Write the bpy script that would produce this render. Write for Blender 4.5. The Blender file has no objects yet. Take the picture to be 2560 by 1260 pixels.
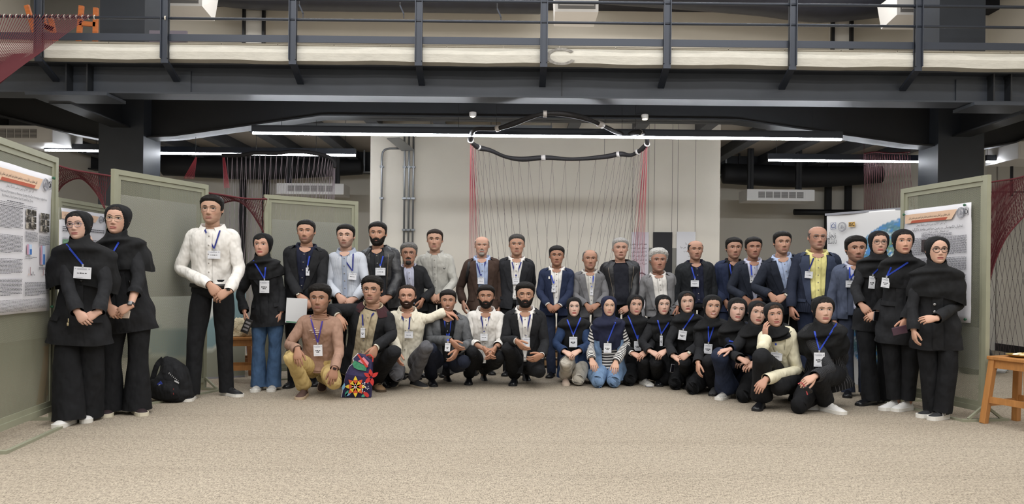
import bpy, bmesh, math, random
import numpy as np
from mathutils import Vector, Matrix
from mathutils.bvhtree import BVHTree
random.seed(7); RNG = np.random.RandomState(11)
SC = bpy.context.scene; COL = SC.collection
PI = math.pi
# ------------------------------------------------------------------ camera
F, PX, PY, CAMH = 1850.0, 1280.0, 698.0, 1.15      # focal length in pixels of a 2560-wide frame, principal point, camera height (m)
ROLL = math.radians(0.63)
cam_d = bpy.data.cameras.new('camera'); cam = bpy.data.objects.new('camera', cam_d); COL.objects.link(cam)
cam_d.sensor_width = 36.0; cam_d.sensor_fit = 'HORIZONTAL'; cam_d.lens = 36.0*F/2560.0
cam_d.shift_y = (PY-630.0)/2560.0; cam_d.clip_end = 100
cam.matrix_world = Matrix.Translation((0, 0, CAMH)) @ Matrix.Rotation(PI/2, 4, 'X') @ Matrix.Rotation(ROLL, 4, 'Z')
SC.camera = cam
# ------------------------------------------------------------------ world, light, exposure
SC.view_settings.view_transform = 'Standard'; SC.view_settings.look = 'None'; SC.view_settings.gamma = 1.0
SC.view_settings.use_curve_mapping = False; SC.view_settings.exposure = 0.0
wd = bpy.data.worlds.new('hall_ambient'); SC.world = wd; wd.use_nodes = True
wd.node_tree.nodes['Background'].inputs[0].default_value = (1.0, 0.985, 0.97, 1); wd.node_tree.nodes['Background'].inputs[1].default_value = 0.46
try:
    SC.cycles.use_denoising = True; SC.cycles.max_bounces = 6; SC.cycles.diffuse_bounces = 3; SC.cycles.glossy_bounces = 2
    SC.cycles.transparent_max_bounces = 10; SC.cycles.sample_clamp_indirect = 4.0
except Exception: pass
def area(name, loc, sx, sy, power, col=(1, 0.985, 0.965), aim=None):
    l = bpy.data.lights.new(name, 'AREA'); l.shape = 'RECTANGLE'; l.size = sx; l.size_y = sy; l.energy = power; l.color = col
    o = bpy.data.objects.new(name, l); COL.objects.link(o); o.location = loc
    if aim is not None:
        o.rotation_euler = (Vector(aim)-Vector(loc)).to_track_quat('-Z', 'Y').to_euler()
    return o
# the hall's own rows of ceiling lights, high above the open floor in front of the balcony
for yy, pw in ((-1.5, 340), (1.5, 430), (4.5, 420), (7.3, 180)):
    area('hall_ceiling_light', (0, yy, 6.3), 13.0, 0.5, pw)
# upper storey and the space under the balcony have their own tubes
area('upper_floor_light', (0, 11.0, 6.2), 12.0, 0.3, 260)
# ------------------------------------------------------------------ pixel <-> place (2560 x 1260 frame)
CR, SR = math.cos(ROLL), math.sin(ROLL)
def U(px, py, d):
    u, v = px-PX, -(py-PY)
    return np.array([(u*CR-v*SR)*d/F, d, CAMH+(u*SR+v*CR)*d/F])
def G(px, py):
    u, v = px-PX, -(py-PY)
    return U(px, py, -CAMH*F/(u*SR+v*CR))
def UZ(px, py, z):                                   # point on the pixel's ray at height z
    u, v = px-PX, -(py-PY)
    return U(px, py, (z-CAMH)*F/(u*SR+v*CR))
# ------------------------------------------------------------------ materials
def lin(h):
    if isinstance(h, str):
        h = h.lstrip('#'); r = [int(h[i:i+2], 16)/255 for i in (0, 2, 4)]
    else: r = h
    return tuple(((x/12.92) if x <= 0.04045 else ((x+0.055)/1.055)**2.4) for x in r)
MATS = {}
def newmat(key):
    m = bpy.data.materials.new(key); m.use_nodes = True
    nt = m.node_tree; b = nt.nodes['Principled BSDF']; MATS[key] = m
    return m, nt, b
def _coord(nt, scale=(1, 1, 1), src='Object'):
    tc = nt.nodes.new('ShaderNodeTexCoord'); mp = nt.nodes.new('ShaderNodeMapping'); mp.inputs['Scale'].default_value = scale
    nt.links.new(tc.outputs[src], mp.inputs[0]); return mp.outputs[0]
def _noise(nt, vec, scale, detail=3, rough=0.55):
    n = nt.nodes.new('ShaderNodeTexNoise'); n.inputs['Scale'].default_value = scale; n.inputs['Detail'].default_value = detail
    n.inputs['Roughness'].default_value = rough; nt.links.new(vec, n.inputs['Vector']); return n.outputs['Fac']
def _ramp(nt, fac, stops):
    r = nt.nodes.new('ShaderNodeValToRGB'); el = r.color_ramp.elements
    el[0].position, el[0].color = stops[0][0], (*stops[0][1], 1); el[1].position, el[1].color = stops[-1][0], (*stops[-1][1], 1)
    for p, c in stops[1:-1]:
        e = el.new(p); e.color = (*c, 1)
    nt.links.new(fac, r.inputs[0]); return r.outputs[0]
def _bump(nt, b, h, strength, dist=0.01, prev=None):
    n = nt.nodes.new('ShaderNodeBump'); n.inputs['Strength'].default_value = strength; n.inputs['Distance'].default_value = dist
    nt.links.new(h, n.inputs['Height'])
    if prev is not None: nt.links.new(prev, n.inputs['Normal'])
    nt.links.new(n.outputs[0], b.inputs['Normal']); return n.outputs[0]
def pm(key, col, rough=0.6, metal=0.0, var=0.0, vscale=6.0, bump=0.0, bscale=40.0, stretch=(1, 1, 1), spec=0.5, emit=None, est=1.0, bdist=0.01):
    if key in MATS: return MATS[key]
    m, nt, b = newmat(key); c = lin(col)
    b.inputs['Base Color'].default_value = (*c, 1); b.inputs['Roughness'].default_value = rough; b.inputs['Metallic'].default_value = metal
    b.inputs['Specular IOR Level'].default_value = spec
    if var or bump: v = _coord(nt, stretch)
    if var:
        f = _noise(nt, v, vscale, 4)
        o = _ramp(nt, f, [(0.3, tuple(x*(1-var) for x in c)), (0.7, tuple(min(1, x*(1+var)) for x in c))]); nt.links.new(o, b.inputs['Base Color'])
    if bump: _bump(nt, b, _noise(nt, v, bscale, 3), bump, bdist)
    if emit:
        b.inputs['Emission Color'].default_value = (*lin(emit), 1); b.inputs['Emission Strength'].default_value = est
    return m
def vcol_mat(key, rough=0.5, spec=0.4, bump=0.0, bscale=300, sss=0.0, coat=0.0):
    if key in MATS: return MATS[key]
    m, nt, b = newmat(key); a = nt.nodes.new('ShaderNodeVertexColor'); a.layer_name = 'Col'
    nt.links.new(a.outputs[0], b.inputs['Base Color']); b.inputs['Roughness'].default_value = rough; b.inputs['Specular IOR Level'].default_value = spec
    if bump: _bump(nt, b, _noise(nt, _coord(nt), bscale, 2), bump, 0.003)
    if sss:
        b.inputs['Subsurface Weight'].default_value = sss; b.inputs['Subsurface Scale'].default_value = 0.012; b.inputs['Subsurface Radius'].default_value = (1, .35, .2)
    if coat: b.inputs['Coat Weight'].default_value = coat
    return m
def fabric(key, col, var=0.12, rough=0.85, folds=0.5, weave=0.12, fs=7.0, spec=0.25, sheen=0.0):
    """cloth: slight tone variation, soft fold relief and a fine weave"""
    if key in MATS: return MATS[key]
    m, nt, b = newmat(key); c = lin(col)
    b.inputs['Roughness'].default_value = rough; b.inputs['Specular IOR Level'].default_value = spec
    v = _coord(nt)
    o = _ramp(nt, _noise(nt, v, 9, 4), [(0.3, tuple(x*(1-var) for x in c)), (0.7, tuple(min(1, x*(1+var)+0.002) for x in c))]); nt.links.new(o, b.inputs['Base Color'])
    n1 = _bump(nt, b, _noise(nt, _coord(nt, (1.0, 1.0, 0.6)), fs*1.6, 2, 0.45), min(1, folds*1.25), 0.045)
    _bump(nt, b, _noise(nt, v, 420, 1), weave, 0.002, n1)
    if sheen: b.inputs['Sheen Weight'].default_value = sheen
    return m
def stripes(key, c1, c2, axis, freq, duty=0.5, folds=0.4):
    if key in MATS: return MATS[key]
    m, nt, b = newmat(key); uv = nt.nodes.new('ShaderNodeUVMap'); sx = nt.nodes.new('ShaderNodeSeparateXYZ'); nt.links.new(uv.outputs[0], sx.inputs[0])
    mu = nt.nodes.new('ShaderNodeMath'); mu.operation = 'MULTIPLY'; mu.inputs[1].default_value = freq; nt.links.new(sx.outputs[axis], mu.inputs[0])
    fr = nt.nodes.new('ShaderNodeMath'); fr.operation = 'FRACT'; nt.links.new(mu.outputs[0], fr.inputs[0])
    gt = nt.nodes.new('ShaderNodeMath'); gt.operation = 'LESS_THAN'; gt.inputs[1].default_value = duty; nt.links.new(fr.outputs[0], gt.inputs[0])
    o = _ramp(nt, gt.outputs[0], [(0.0, lin(c1)), (1.0, lin(c2))]); nt.links.new(o, b.inputs['Base Color']); b.inputs['Roughness'].default_value = 0.8
    b.inputs['Specular IOR Level'].default_value = 0.25
    _bump(nt, b, _noise(nt, _coord(nt), 7, 3), folds, 0.03); return m
def hair_mat(key, col, rough=0.6):
    if key in MATS: return MATS[key]
    m, nt, b = newmat(key); c = lin(col); v = _coord(nt, (1, 1, .35)); f = _noise(nt, v, 160, 3)
    o = _ramp(nt, f, [(0.35, tuple(x*0.6 for x in c)), (0.7, tuple(min(1, x*1.5+0.004) for x in c))]); nt.links.new(o, b.inputs['Base Color'])
    b.inputs['Roughness'].default_value = rough; b.inputs['Specular IOR Level'].default_value = 0.18; _bump(nt, b, f, 0.6, 0.006); return m
# ------------------------------------------------------------------ mesh helpers
class Mb:
    """collects pieces of ONE part; build() links them as one mesh object"""
    def __init__(s): s.V = []; s.Q = []; s.T = []; s.UV = []; s.C = []; s.n = 0; s.MI = []
    def add(s, V, Fc, uv=None, col=None, mi=0):
        V = np.asarray(V, float); s.V.append(V)
        for f in Fc: s.Q.append([int(i)+s.n for i in f]); s.MI.append(mi)
        s.UV.append(np.zeros((len(V), 2)) if uv is None else np.asarray(uv)); s.C.append(np.ones((len(V), 3)) if col is None else (np.tile(col, (len(V), 1)) if np.ndim(col) == 1 else np.asarray(col)))
        s.n += len(V); return s
    def box(s, x0, x1, y0, y1, z0, z1, mi=0):
        V = [(x, y, z) for x in (x0, x1) for y in (y0, y1) for z in (z0, z1)]
        return s.add(V, [(0, 1, 3, 2), (4, 6, 7, 5), (0, 4, 5, 1), (2, 3, 7, 6), (0, 2, 6, 4), (1, 5, 7, 3)], mi=mi)
    def obox(s, p, q, w, h, up=(0, 0, 1), mi=0):         # a bar from p to q, w wide, h high
        p = np.array(p, float); q = np.array(q, float); t = q-p; t = t/np.linalg.norm(t); u = np.array(up, float); u = u-t*np.dot(u, t)
        if np.linalg.norm(u) < 1e-6: u = np.array([1., 0, 0]); u = u-t*np.dot(u, t)
        u /= np.linalg.norm(u); r = np.cross(t, u)
        V = [c+r*a*w/2+u*b*h/2 for c in (p, q) for a in (-1, 1) for b in (-1, 1)]
        return s.add(V, [(0, 1, 3, 2), (4, 6, 7, 5), (0, 4, 5, 1), (2, 3, 7, 6), (0, 2, 6, 4), (1, 5, 7, 3)], mi=mi)
    def build(s, name, mat, parent=None, smooth=False, origin=None, uv=False, col=False):
        V = np.concatenate(s.V)
        if origin is not None: V = V-np.asarray(origin)
        me = bpy.data.meshes.new(name); me.from_pydata(V.tolist(), [], s.Q)
        for m in (mat if isinstance(mat, (list, tuple)) else [mat]): me.materials.append(m)
        if isinstance(mat, (list, tuple)): me.polygons.foreach_set('material_index', s.MI)
        if smooth: me.polygons.foreach_set('use_smooth', [True]*len(me.polygons))
        if uv or col: li = np.zeros(len(me.loops), int); me.loops.foreach_get('vertex_index', li)
        if uv:
            l = me.uv_layers.new(name='UVMap'); l.data.foreach_set('uv', np.concatenate(s.UV)[li].ravel())
        if col:
            a = me.color_attributes.new('Col', 'FLOAT_COLOR', 'POINT'); C = np.concatenate(s.C); a.data.foreach_set('color', np.hstack([C, np.ones((len(C), 1))]).ravel())
        me.update(); o = bpy.data.objects.new(name, me); COL.objects.link(o)
        if origin is not None and parent is None: o.location = origin
        if parent is not None: o.parent = parent
        return o
def tag(o, label=None, cat=None, group=None, kind=None):
    if label: o['label'] = label
    if cat: o['category'] = cat
    if group: o['group'] = group
    if kind: o['kind'] = kind
    return o
def empty(name, loc=(0, 0, 0), rz=0.0):
    o = bpy.data.objects.new(name, None); COL.objects.link(o); o.location = loc; o.rotation_euler = (0, 0, rz); o.empty_display_size = 0.1; return o
def crom(P, m):
    P = np.asarray(P, float); k = len(P)
    E = np.vstack([2*P[0]-P[1], P, 2*P[-1]-P[-2]]); out = []
    for i in range(k-1):
        p0, p1, p2, p3 = E[i:i+4]
        for j in range(m):
            t = j/m; out.append(0.5*((2*p1)+(p2-p0)*t+(2*p0-5*p1+4*p2-p3)*t*t+(3*p1-p0-3*p2+p3)*t**3))
    out.append(P[-1]); return np.array(out)
def nrm(v): v = np.asarray(v, float); return v/(np.linalg.norm(v)+1e-12)
def gridf(nr, nc, wrap=True):
    f = []
    for i in range(nr-1):
        for j in range(nc if wrap else nc-1):
            k = (j+1) % nc; f.append((i*nc+j, i*nc+k, (i+1)*nc+k, (i+1)*nc+j))
    return f
def tube(ctrl, m=4, n=12, ref=(0, -1, 0), cap=(1, 1), pw=2.0, fold=None, smooth=True):
    """a tube through control points (x,y,z,r1,r2); fold(u,v)->relative radius"""
    C = crom(ctrl, m) if smooth else np.asarray(ctrl, float); P = C[:, :3]; R = np.maximum(C[:, 3:5], 1e-4)
    T = np.gradient(P, axis=0); T /= np.linalg.norm(T, axis=1)[:, None]+1e-12
    e2 = np.array(ref, float); e2 -= T[0]*np.dot(e2, T[0])
    if np.linalg.norm(e2) < 1e-3: e2 = np.array([1., 0.1, 0]); e2 -= T[0]*np.dot(e2, T[0])
    e2 = nrm(e2); arc = np.concatenate([[0], np.cumsum(np.linalg.norm(np.diff(P, axis=0), axis=1))])
    A = np.arange(n)*2*PI/n; ca, sa = np.cos(A), np.sin(A)
    if pw != 2: ca = np.sign(ca)*np.abs(ca)**(2/pw); sa = np.sign(sa)*np.abs(sa)**(2/pw)
    V = []; UV = []; rings = []
    def ring(c, e1, e2, r1, r2, v):
        k = np.ones(n) if fold is None else fold(A/(2*PI), v/arc[-1])
        rings.append(len(V)); V.append(c+np.outer(ca*r1*k, e1)+np.outer(sa*r2*k, e2)); UV.append(np.stack([A/(2*PI), np.full(n, v)], 1))
    for i in range(len(P)):
        e2 = nrm(e2-T[i]*np.dot(e2, T[i])); e1 = np.cross(e2, T[i])
        if i == 0 and cap[0]:
            h = min(R[0])*cap[0]
            for a in (80, 50, 25): ring(P[0]-T[0]*h*math.sin(math.radians(a)), e1, e2, R[0][0]*math.cos(math.radians(a)), R[0][1]*math.cos(math.radians(a)), 0)
        ring(P[i], e1, e2, R[i][0], R[i][1], arc[i])
        if i == len(P)-1 and cap[1]:
            h = min(R[i])*cap[1]
            for a in (25, 50, 80): ring(P[i]+T[i]*h*math.sin(math.radians(a)), e1, e2, R[i][0]*math.cos(math.radians(a)), R[i][1]*math.cos(math.radians(a)), arc[i])
    nr = len(V); fc = gridf(nr, n); 
    if cap[0]: fc.append(tuple(range(n))[::-1])
    if cap[1]: fc.append(tuple((nr-1)*n+j for j in range(n)))
    return np.concatenate(V), fc, np.concatenate(UV)
def pipe(mb, pts, r, n=6, mi=0, smooth=False, m=4):
    c = np.array([(*p, r, r) for p in pts]); V, f, uv = tube(c, m=m, n=n, ref=(0.31, -0.7, 0.64), cap=(0, 0), smooth=smooth)
    f = f+[tuple(range(n))[::-1], tuple(len(V)-n+j for j in range(n))]
    mb.add(V, f, mi=mi)
FONT = bpy.data.fonts.get('Bfont') 
def text_mesh(mb, body, size, origin, ex=(1, 0, 0), ey=(0, 0, 1), align='LEFT', col=None, width=None, bold=0.0):
    """flat lettering: glyph faces placed at origin on the plane (ex, ey)"""
    cu = bpy.data.curves.new('t', 'FONT'); cu.body = body; cu.size = size; cu.align_x = align; cu.resolution_u = 2; cu.offset = bold*size
    o = bpy.data.objects.new('t', cu); me = o.to_mesh(); n = len(me.vertices)
    if n:
        co = np.zeros(n*3); me.vertices.foreach_get('co', co); co = co.reshape(-1, 3)
        if width:
            w = co[:, 0].max()-co[:, 0].min(); co[:, 0] *= width/max(w, 1e-6)
        V = np.asarray(origin)+np.outer(co[:, 0], ex)+np.outer(co[:, 1], ey); mb.add(V, [tuple(p.vertices) for p in me.polygons], col=col)
    o.to_mesh_clear(); bpy.data.objects.remove(o); bpy.data.curves.remove(cu)
# Persian letters -> joined presentation forms, in visual order
_FA = {'ا': (0xFE8D, 0xFE8E), 'آ': (0xFE81, 0xFE82), 'ب': 0xFE8F, 'پ': 0xFB56, 'ت': 0xFE95, 'ث': 0xFE99, 'ج': 0xFE9D, 'چ': 0xFB7A, 'ح': 0xFEA1, 'خ': 0xFEA5, 'د': (0xFEA9, 0xFEAA), 'ذ': (0xFEAB, 0xFEAC),
 'ر': (0xFEAD, 0xFEAE), 'ز': (0xFEAF, 0xFEB0), 'ژ': (0xFB8A, 0xFB8B), 'س': 0xFEB1, 'ش': 0xFEB5, 'ص': 0xFEB9, 'ض': 0xFEBD, 'ط': 0xFEC1, 'ع': 0xFEC9, 'غ': 0xFECD, 'ف': 0xFED1, 'ق': 0xFED5, 'ک': 0xFB8E, 'گ': 0xFB92,
 'ل': 0xFEDD, 'م': 0xFEE1, 'ن': 0xFEE5, 'و': (0xFEED, 0xFEEE), 'ه': 0xFEE9, 'ی': 0xFBFC}
def fa(s):
    out = []; L = list(s)
    for i, ch in enumerate(L):
        f = _FA.get(ch)
        if f is None: out.append(ch); continue
        pv = _FA.get(L[i-1]) if i else None; nx = _FA.get(L[i+1]) if i+1 < len(L) else None
        jp = isinstance(pv, int); 
        if isinstance(f, tuple): out.append(chr(f[1] if jp else f[0])); continue
        jn = nx is not None
        out.append('\u0647' if (ch == 'ه' and not jp and not jn) else chr(f+(3 if jp and jn else 1 if jp else 2 if jn else 0)))
    words = ''.join(out).split(' '); 
    return ' '.join((w if any(c.isdigit() for c in w) else w[::-1]) for w in words[::-1])
# ================================================================== THE SETTING
def struct(o): o['kind'] = 'structure'; return o
# carpet
def carpet():
    m, nt, b = newmat('carpet'); v = _coord(nt)
    big = _noise(nt, v, 0.9, 3); fine = _noise(nt, _coord(nt, (1, 0.42, 1)), 125, 2, 0.75); mid = _noise(nt, v, 30, 2)
    mx = nt.nodes.new('ShaderNodeMath'); mx.operation = 'MULTIPLY_ADD'; mx.inputs[1].default_value = 0.75; nt.links.new(fine, mx.inputs[0])
    m2 = nt.nodes.new('ShaderNodeMath'); m2.operation = 'MULTIPLY'; m2.inputs[1].default_value = 0.25; nt.links.new(mid, m2.inputs[0]); nt.links.new(m2.outputs[0], mx.inputs[2])
    c1 = _ramp(nt, mx.outputs[0], [(0.30, lin('#655e52')), (0.43, lin('#958c7f')), (0.56, lin('#b5aa99')), (0.75, lin('#cbc0ae'))])
    # seams of the carpet rolls and the darker/lighter traffic bands run across the room
    wv = nt.nodes.new('ShaderNodeTexWave'); wv.bands_direction = 'Y'; wv.inputs['Scale'].default_value = 0.36; wv.inputs['Distortion'].default_value = 1.2; wv.inputs['Detail'].default_value = 2; nt.links.new(v, wv.inputs['Vector'])
    r2 = _ramp(nt, wv.outputs['Fac'], [(0.0, (0.95, 0.95, 0.95)), (0.06, (1, 1, 1)), (1, (1, 1, 1))])
    r3 = _ramp(nt, big, [(0.3, (0.93, 0.92, 0.91)), (0.7, (1.03, 1.03, 1.03))])
    def mul(a, c):
        n = nt.nodes.new('ShaderNodeMix'); n.data_type = 'RGBA'; n.blend_type = 'MULTIPLY'; n.inputs[0].default_value = 1; nt.links.new(a, n.inputs[6]); nt.links.new(c, n.inputs[7]); return n.outputs[2]
    nt.links.new(mul(mul(c1, r2), r3), b.inputs['Base Color']); b.inputs['Roughness'].default_value = 1; b.inputs['Specular IOR Level'].default_value = 0.05
    _bump(nt, b, fine, 0.9, 0.012); return m
XW, YB, YBU = 8.45, 15.2, 13.2          # side walls, back wall of the recesses, back wall of the upper storey
YC = 11.8                               # face of the projecting middle wall
ZD, ZF, ZU = 3.66, 3.80, 6.7            # underside of the balcony deck, balcony floor, upper ceiling
struct(Mb().box(-XW, XW, -4, YB, -0.1, 0).build('floor', carpet()))
wallm = pm('plaster_wall', '#e0dacd', 0.9, var=0.03, vscale=1.5, bump=0.05, bscale=60)
greywall = pm('grey_plaster', '#8b8983', 0.9, var=0.04, vscale=2)
steel = pm('charcoal_steel', '#333840', 0.5, var=0.10, vscale=3, bump=0.04, bscale=25)
steel2 = pm('dark_steel', '#1f2227', 0.55, var=0.12, vscale=3)
black = pm('matt_black', '#121316', 0.6)
cx0, cx1 = U(925, 500, YC)[0], U(1800, 500, YC)[0]
struct(Mb().box(cx0, cx1, YC, YB, 0, ZD).build('wall_back_middle', wallm))
struct(Mb().box(-XW, cx0, YB, YB+0.2, 0, ZD).build('wall_back_left', wallm))
struct(Mb().box(cx1, 7.4, YB, YB+0.2, 0, ZD).build('wall_back_right', wallm))
struct(Mb().box(7.2, XW, 13.05, YB, 0, ZD).build('wall_back_corner', wallm))
struct(Mb().box(-XW, XW, YBU, YBU+0.2, ZF, ZU).build('wall_back_upper', wallm))
struct(Mb().box(-XW-0.2, -XW, -4, YB, 0, ZU).build('wall_left', wallm))
struct(Mb().box(XW, XW+0.2, -4, YB, 0, ZU).build('wall_right', wallm))
bm_ = pm('black_baseboard', '#1c1a1b', 0.5)
for nm, a in (('baseboard_left', (-XW, cx0, YB-0.02, YB, 0, 0.2)), ('baseboard_right', (cx1, 7.2, YB-0.02, YB, 0, 0.2)), ('baseboard_corner', (7.2, XW, 13.03, 13.05, 0, 0.13)), ('baseboard_middle', (cx0, cx1, YC-0.02, YC, 0, 0.12)), ('baseboard_side', (XW-0.02, XW, 3, 13.03, 0, 0.13))):
    struct(Mb().box(*a).build(nm, bm_))
struct(Mb().box(8.26, 8.43, 12.9, 13.05, 0, ZD).build('trim_1', pm('white_pilaster', '#d9d6cc', 0.8)))
struct(Mb().box(-5.85, -5.55, YB-0.1, YB, 0, ZD).build('trim_2', pm('white_pilaster', '#d9d6cc', 0.8)))
# upper ceiling
upc = pm('upper_ceiling', '#23242b', 0.8)
struct(Mb().box(-XW, XW, 8.4, YBU, ZU, ZU+0.1).build('ceiling_upper', upc))
struct(Mb().box(-XW, XW, -4, 8.4, ZU+0.6, ZU+0.7).build('ceiling_hall', pm('hall_ceiling', '#6a6a6c', 0.9)))
# balcony deck, slab nose
deck = struct(Mb().box(-XW, XW, 8.62, YB, ZD, ZF-0.02).build('ceiling_deck', pm('deck_concrete', '#b0a79b', 0.9, var=0.12, vscale=1.2, bump=0.1, bscale=12)))
slabm = pm('rough_white_plaster', '#cfccc2', 0.95, var=0.07, vscale=5, bump=0.35, bscale=14, stretch=(1, 1, 3))
def slab():
    mb = Mb(); n = 80; X = np.linspace(-XW, XW, n); V = []; 
    for i, x in enumerate(X):
        w = 0.012*math.sin(x*3.1)+0.008*math.sin(x*7.7+1)
        V += [(x, 8.40, 3.605+w*0.5), (x, 8.385, 3.69), (x, 8.39, 3.735+w), (x, 8.412, 3.745+w), (x, 8.418, 3.78), (x, 8.7, 3.78), (x, 8.7, 3.605)]
    mb.add(V, gridf(n, 7)); return mb.build('slab_edge', slabm, smooth=False)
slab_o = struct(slab())
# dirt ring on the slab nose
mb = Mb(); cxx = U(1403, 141, 8.38); A = np.linspace(0.2*PI, 1.85*PI, 26)
V = []
for a in A:
    for r in (0.095, 0.13): V.append((cxx[0]+math.cos(a)*r*1.35, 8.382-0.001, cxx[2]+math.sin(a)*r*0.75))
mb.add(V, gridf(26, 2, False)); mb.build('dark_smudge', pm('soot', '#8e8b86', 1.0, var=0.3, vscale=30), slab_o)
# slab tiles seen at the floor edge
def tiles():
    mb = Mb()
    x = -XW
    while x < XW-0.05:
        w = 0.62; mb.box(x+0.006, min(x+w, XW)-0.006, 8.405, 8.66, 3.782, 3.80); x += w
    return mb
x = -XW; k = 0
tile_me = None
while x < XW-0.3:
    mb = Mb().box(0.004, 0.636, 0, 0.25, 0, 0.018)
    if tile_me is None:
        o = mb.build('floor_tile', pm('floor_tile_stone', '#a8a294', 0.6, var=0.1, vscale=4), slab_o); tile_me = o
    else:
        o = tile_me.copy(); COL.objects.link(o)
    o.parent = slab_o; o.location = (x, 8.405, 3.781); x += 0.64
# main front beam: web, flanges, stiffeners
def Ibeam(name, y, z0, z1, fw, ft=0.02, web=0.02, x0=-XW, x1=XW, mat=steel):
    mb = Mb().box(x0, x1, y-web/2, y+web/2, z0+ft, z1-ft); mb.box(x0, x1, y-fw/2, y+fw/2, z0, z0+ft); mb.box(x0, x1, y-fw/2, y+fw/2, z1-ft, z1)
    return struct(mb.build(name, mat))
b1 = Ibeam('beam', 8.70, 3.25, 3.61, 0.30)
for px in (170, 222, 2480, 2523):
    x = U(px, 200, 8.6)[0]; Mb().box(x-0.008, x+0.008, 8.56, 8.69, 3.27, 3.59).build('stiffener_plate', steel2, b1)
for px0, px1 in ((225, 470), (2400, 2560)):
    xa, xb = U(px0, 200, 8.6)[0], U(px1, 200, 8.6)[0]; Mb().box(xa, xb, 8.672, 8.688, 3.29, 3.55).build('web_plate', steel, b1)
x = U(1406, 210, 8.6)[0]; Mb().box(x-0.006, x+0.006, 8.685, 8.692, 3.27, 3.59).build('weld_seam', steel2, b1)
# knee plates where the beam meets the column brackets
for sx, pxs in ((1, (90, 290)), (-1, (2410, 2560))):
    xa, xb = U(pxs[0], 250, 8.7)[0], U(pxs[1], 250, 8.7)[0]
    Mb().box(xa, xb, 8.5, 8.92, 3.21, 3.245).build('haunch_plate', steel, b1)
# columns (box section, through both storeys)
YCo = 10.3
colx = [(U(246, 400, YCo)[0], U(358, 400, YCo)[0]), (U(2345, 400, YCo)[0], U(2460, 400, YCo)[0])]
for (xa, xb) in colx:
    struct(Mb().box(xa, xb, YCo, YCo+0.5, 0, ZU).build('column', steel))
    # bracket arms from the column towards the hall beam
    xm = (xa+xb)/2
    struct(Mb().box(xm-.13, xm+.13, 8.9, YCo, 3.20, 3.22).box(xm-.012, xm+.012, 8.75, YCo, 3.22, 3.62).build('beam', steel2))
# second beam with haunches at the columns
def hbeam():
    mb = Mb(); y0, y1 = YCo+0.08, YCo+0.38; xl, xr = colx[0][0], colx[1][1]
    prof = [(-XW, 3.44), (-7.3, 3.38), (xl-.5, 3.14), (xl, 3.05), (xl+1.0, 3.10), (U(800, 300, YCo)[0], 3.415), (U(1850, 300, YCo)[0], 3.415), (xr-1.0, 3.10), (xr, 3.05), (xr+.5, 3.14), (7.6, 3.38), (XW, 3.44)]
    for (xa, za), (xb, zb) in zip(prof[:-1], prof[1:]):
        V = [(xa, y0+0.14, za), (xb, y0+0.14, zb), (xb, y0+0.14, ZD), (xa, y0+0.14, ZD), (xa, y0+0.16, za), (xb, y0+0.16, zb), (xb, y0+0.16, ZD), (xa, y0+0.16, ZD)]
        mb.add(V, [(0, 1, 2, 3), (5, 4, 7, 6), (0, 4, 5, 1)])
        V = [(xa, y0, za), (xb, y0, zb), (xb, y1, zb), (xa, y1, za), (xa, y0, za+0.02), (xb, y0, zb+0.02), (xb, y1, zb+0.02), (xa, y1, za+0.02)]
        mb.add(V, [(3, 2, 1, 0), (4, 5, 6, 7), (0, 1, 5, 4), (2, 3, 7, 6)])
    return mb
struct(hbeam().build('beam', steel2))
# joists under the deck, running to the back wall
jm = pm('joist_paint', '#4a4c50', 0.6, var=0.1)
jo = None
for i in range(17):
    x = -8.1+i*1.0
    if jo is None:
        jo = Mb().box(-0.01, 0.01, 0, YB-YCo-0.3, 0.02, 0.22).box(-0.09, 0.09, 0, YB-YCo-0.3, 0, 0.02).build('joist', jm, deck); o = jo
    else: o = jo.copy(); COL.objects.link(o)
    o.parent = deck; o.location = (x, YCo+0.28, ZD-0.22)
# dark edge beam in front of the back walls of the recesses
for xa, xb in ((-XW, cx0-0.02), (cx1+0.02, XW)):
    struct(Mb().box(xa, xb, 14.8, 14.86, 3.26, ZD).box(xa, xb, 14.7, 14.96, 3.24, 3.27).build('beam', steel2))
# hanging black ventilation duct under each recess
def duct(name, xa, xb, y, z, r, label):
    mb = Mb(); V, f, uv = tube([(xa, y, z, r, r*0.7), ((xa+xb)/2, y, z-0.05, r*1.05, r*0.75), (xb, y, z+0.02, r*0.8, r*0.55)], m=8, n=16, cap=(0.3, 0.3)); mb.add(V, f)
    root = empty(name, ((xa+xb)/2, y, z)); mb.build('duct_body', black, root, True, origin=root.location)
    for x in np.linspace(xa+0.3, xb-0.3, 4): Mb().box(x-0.015, x+0.015, y-0.02, y+0.02, z, ZD-.005).build('hanger', black, root, origin=root.location)
    return tag(root, label, 'duct')
duct('ventilation_duct', U(400, 430, 14.3)[0], U(900, 430, 14.3)[0], 14.45, 3.30, 0.2, 'black insulated duct hanging behind the tilted branch net')
duct('ventilation_duct', U(1815, 440, 14.3)[0], U(2230, 450, 14.3)[0], 14.45, 3.26, 0.2, 'black insulated duct under the ceiling above the earth banner')
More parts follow.
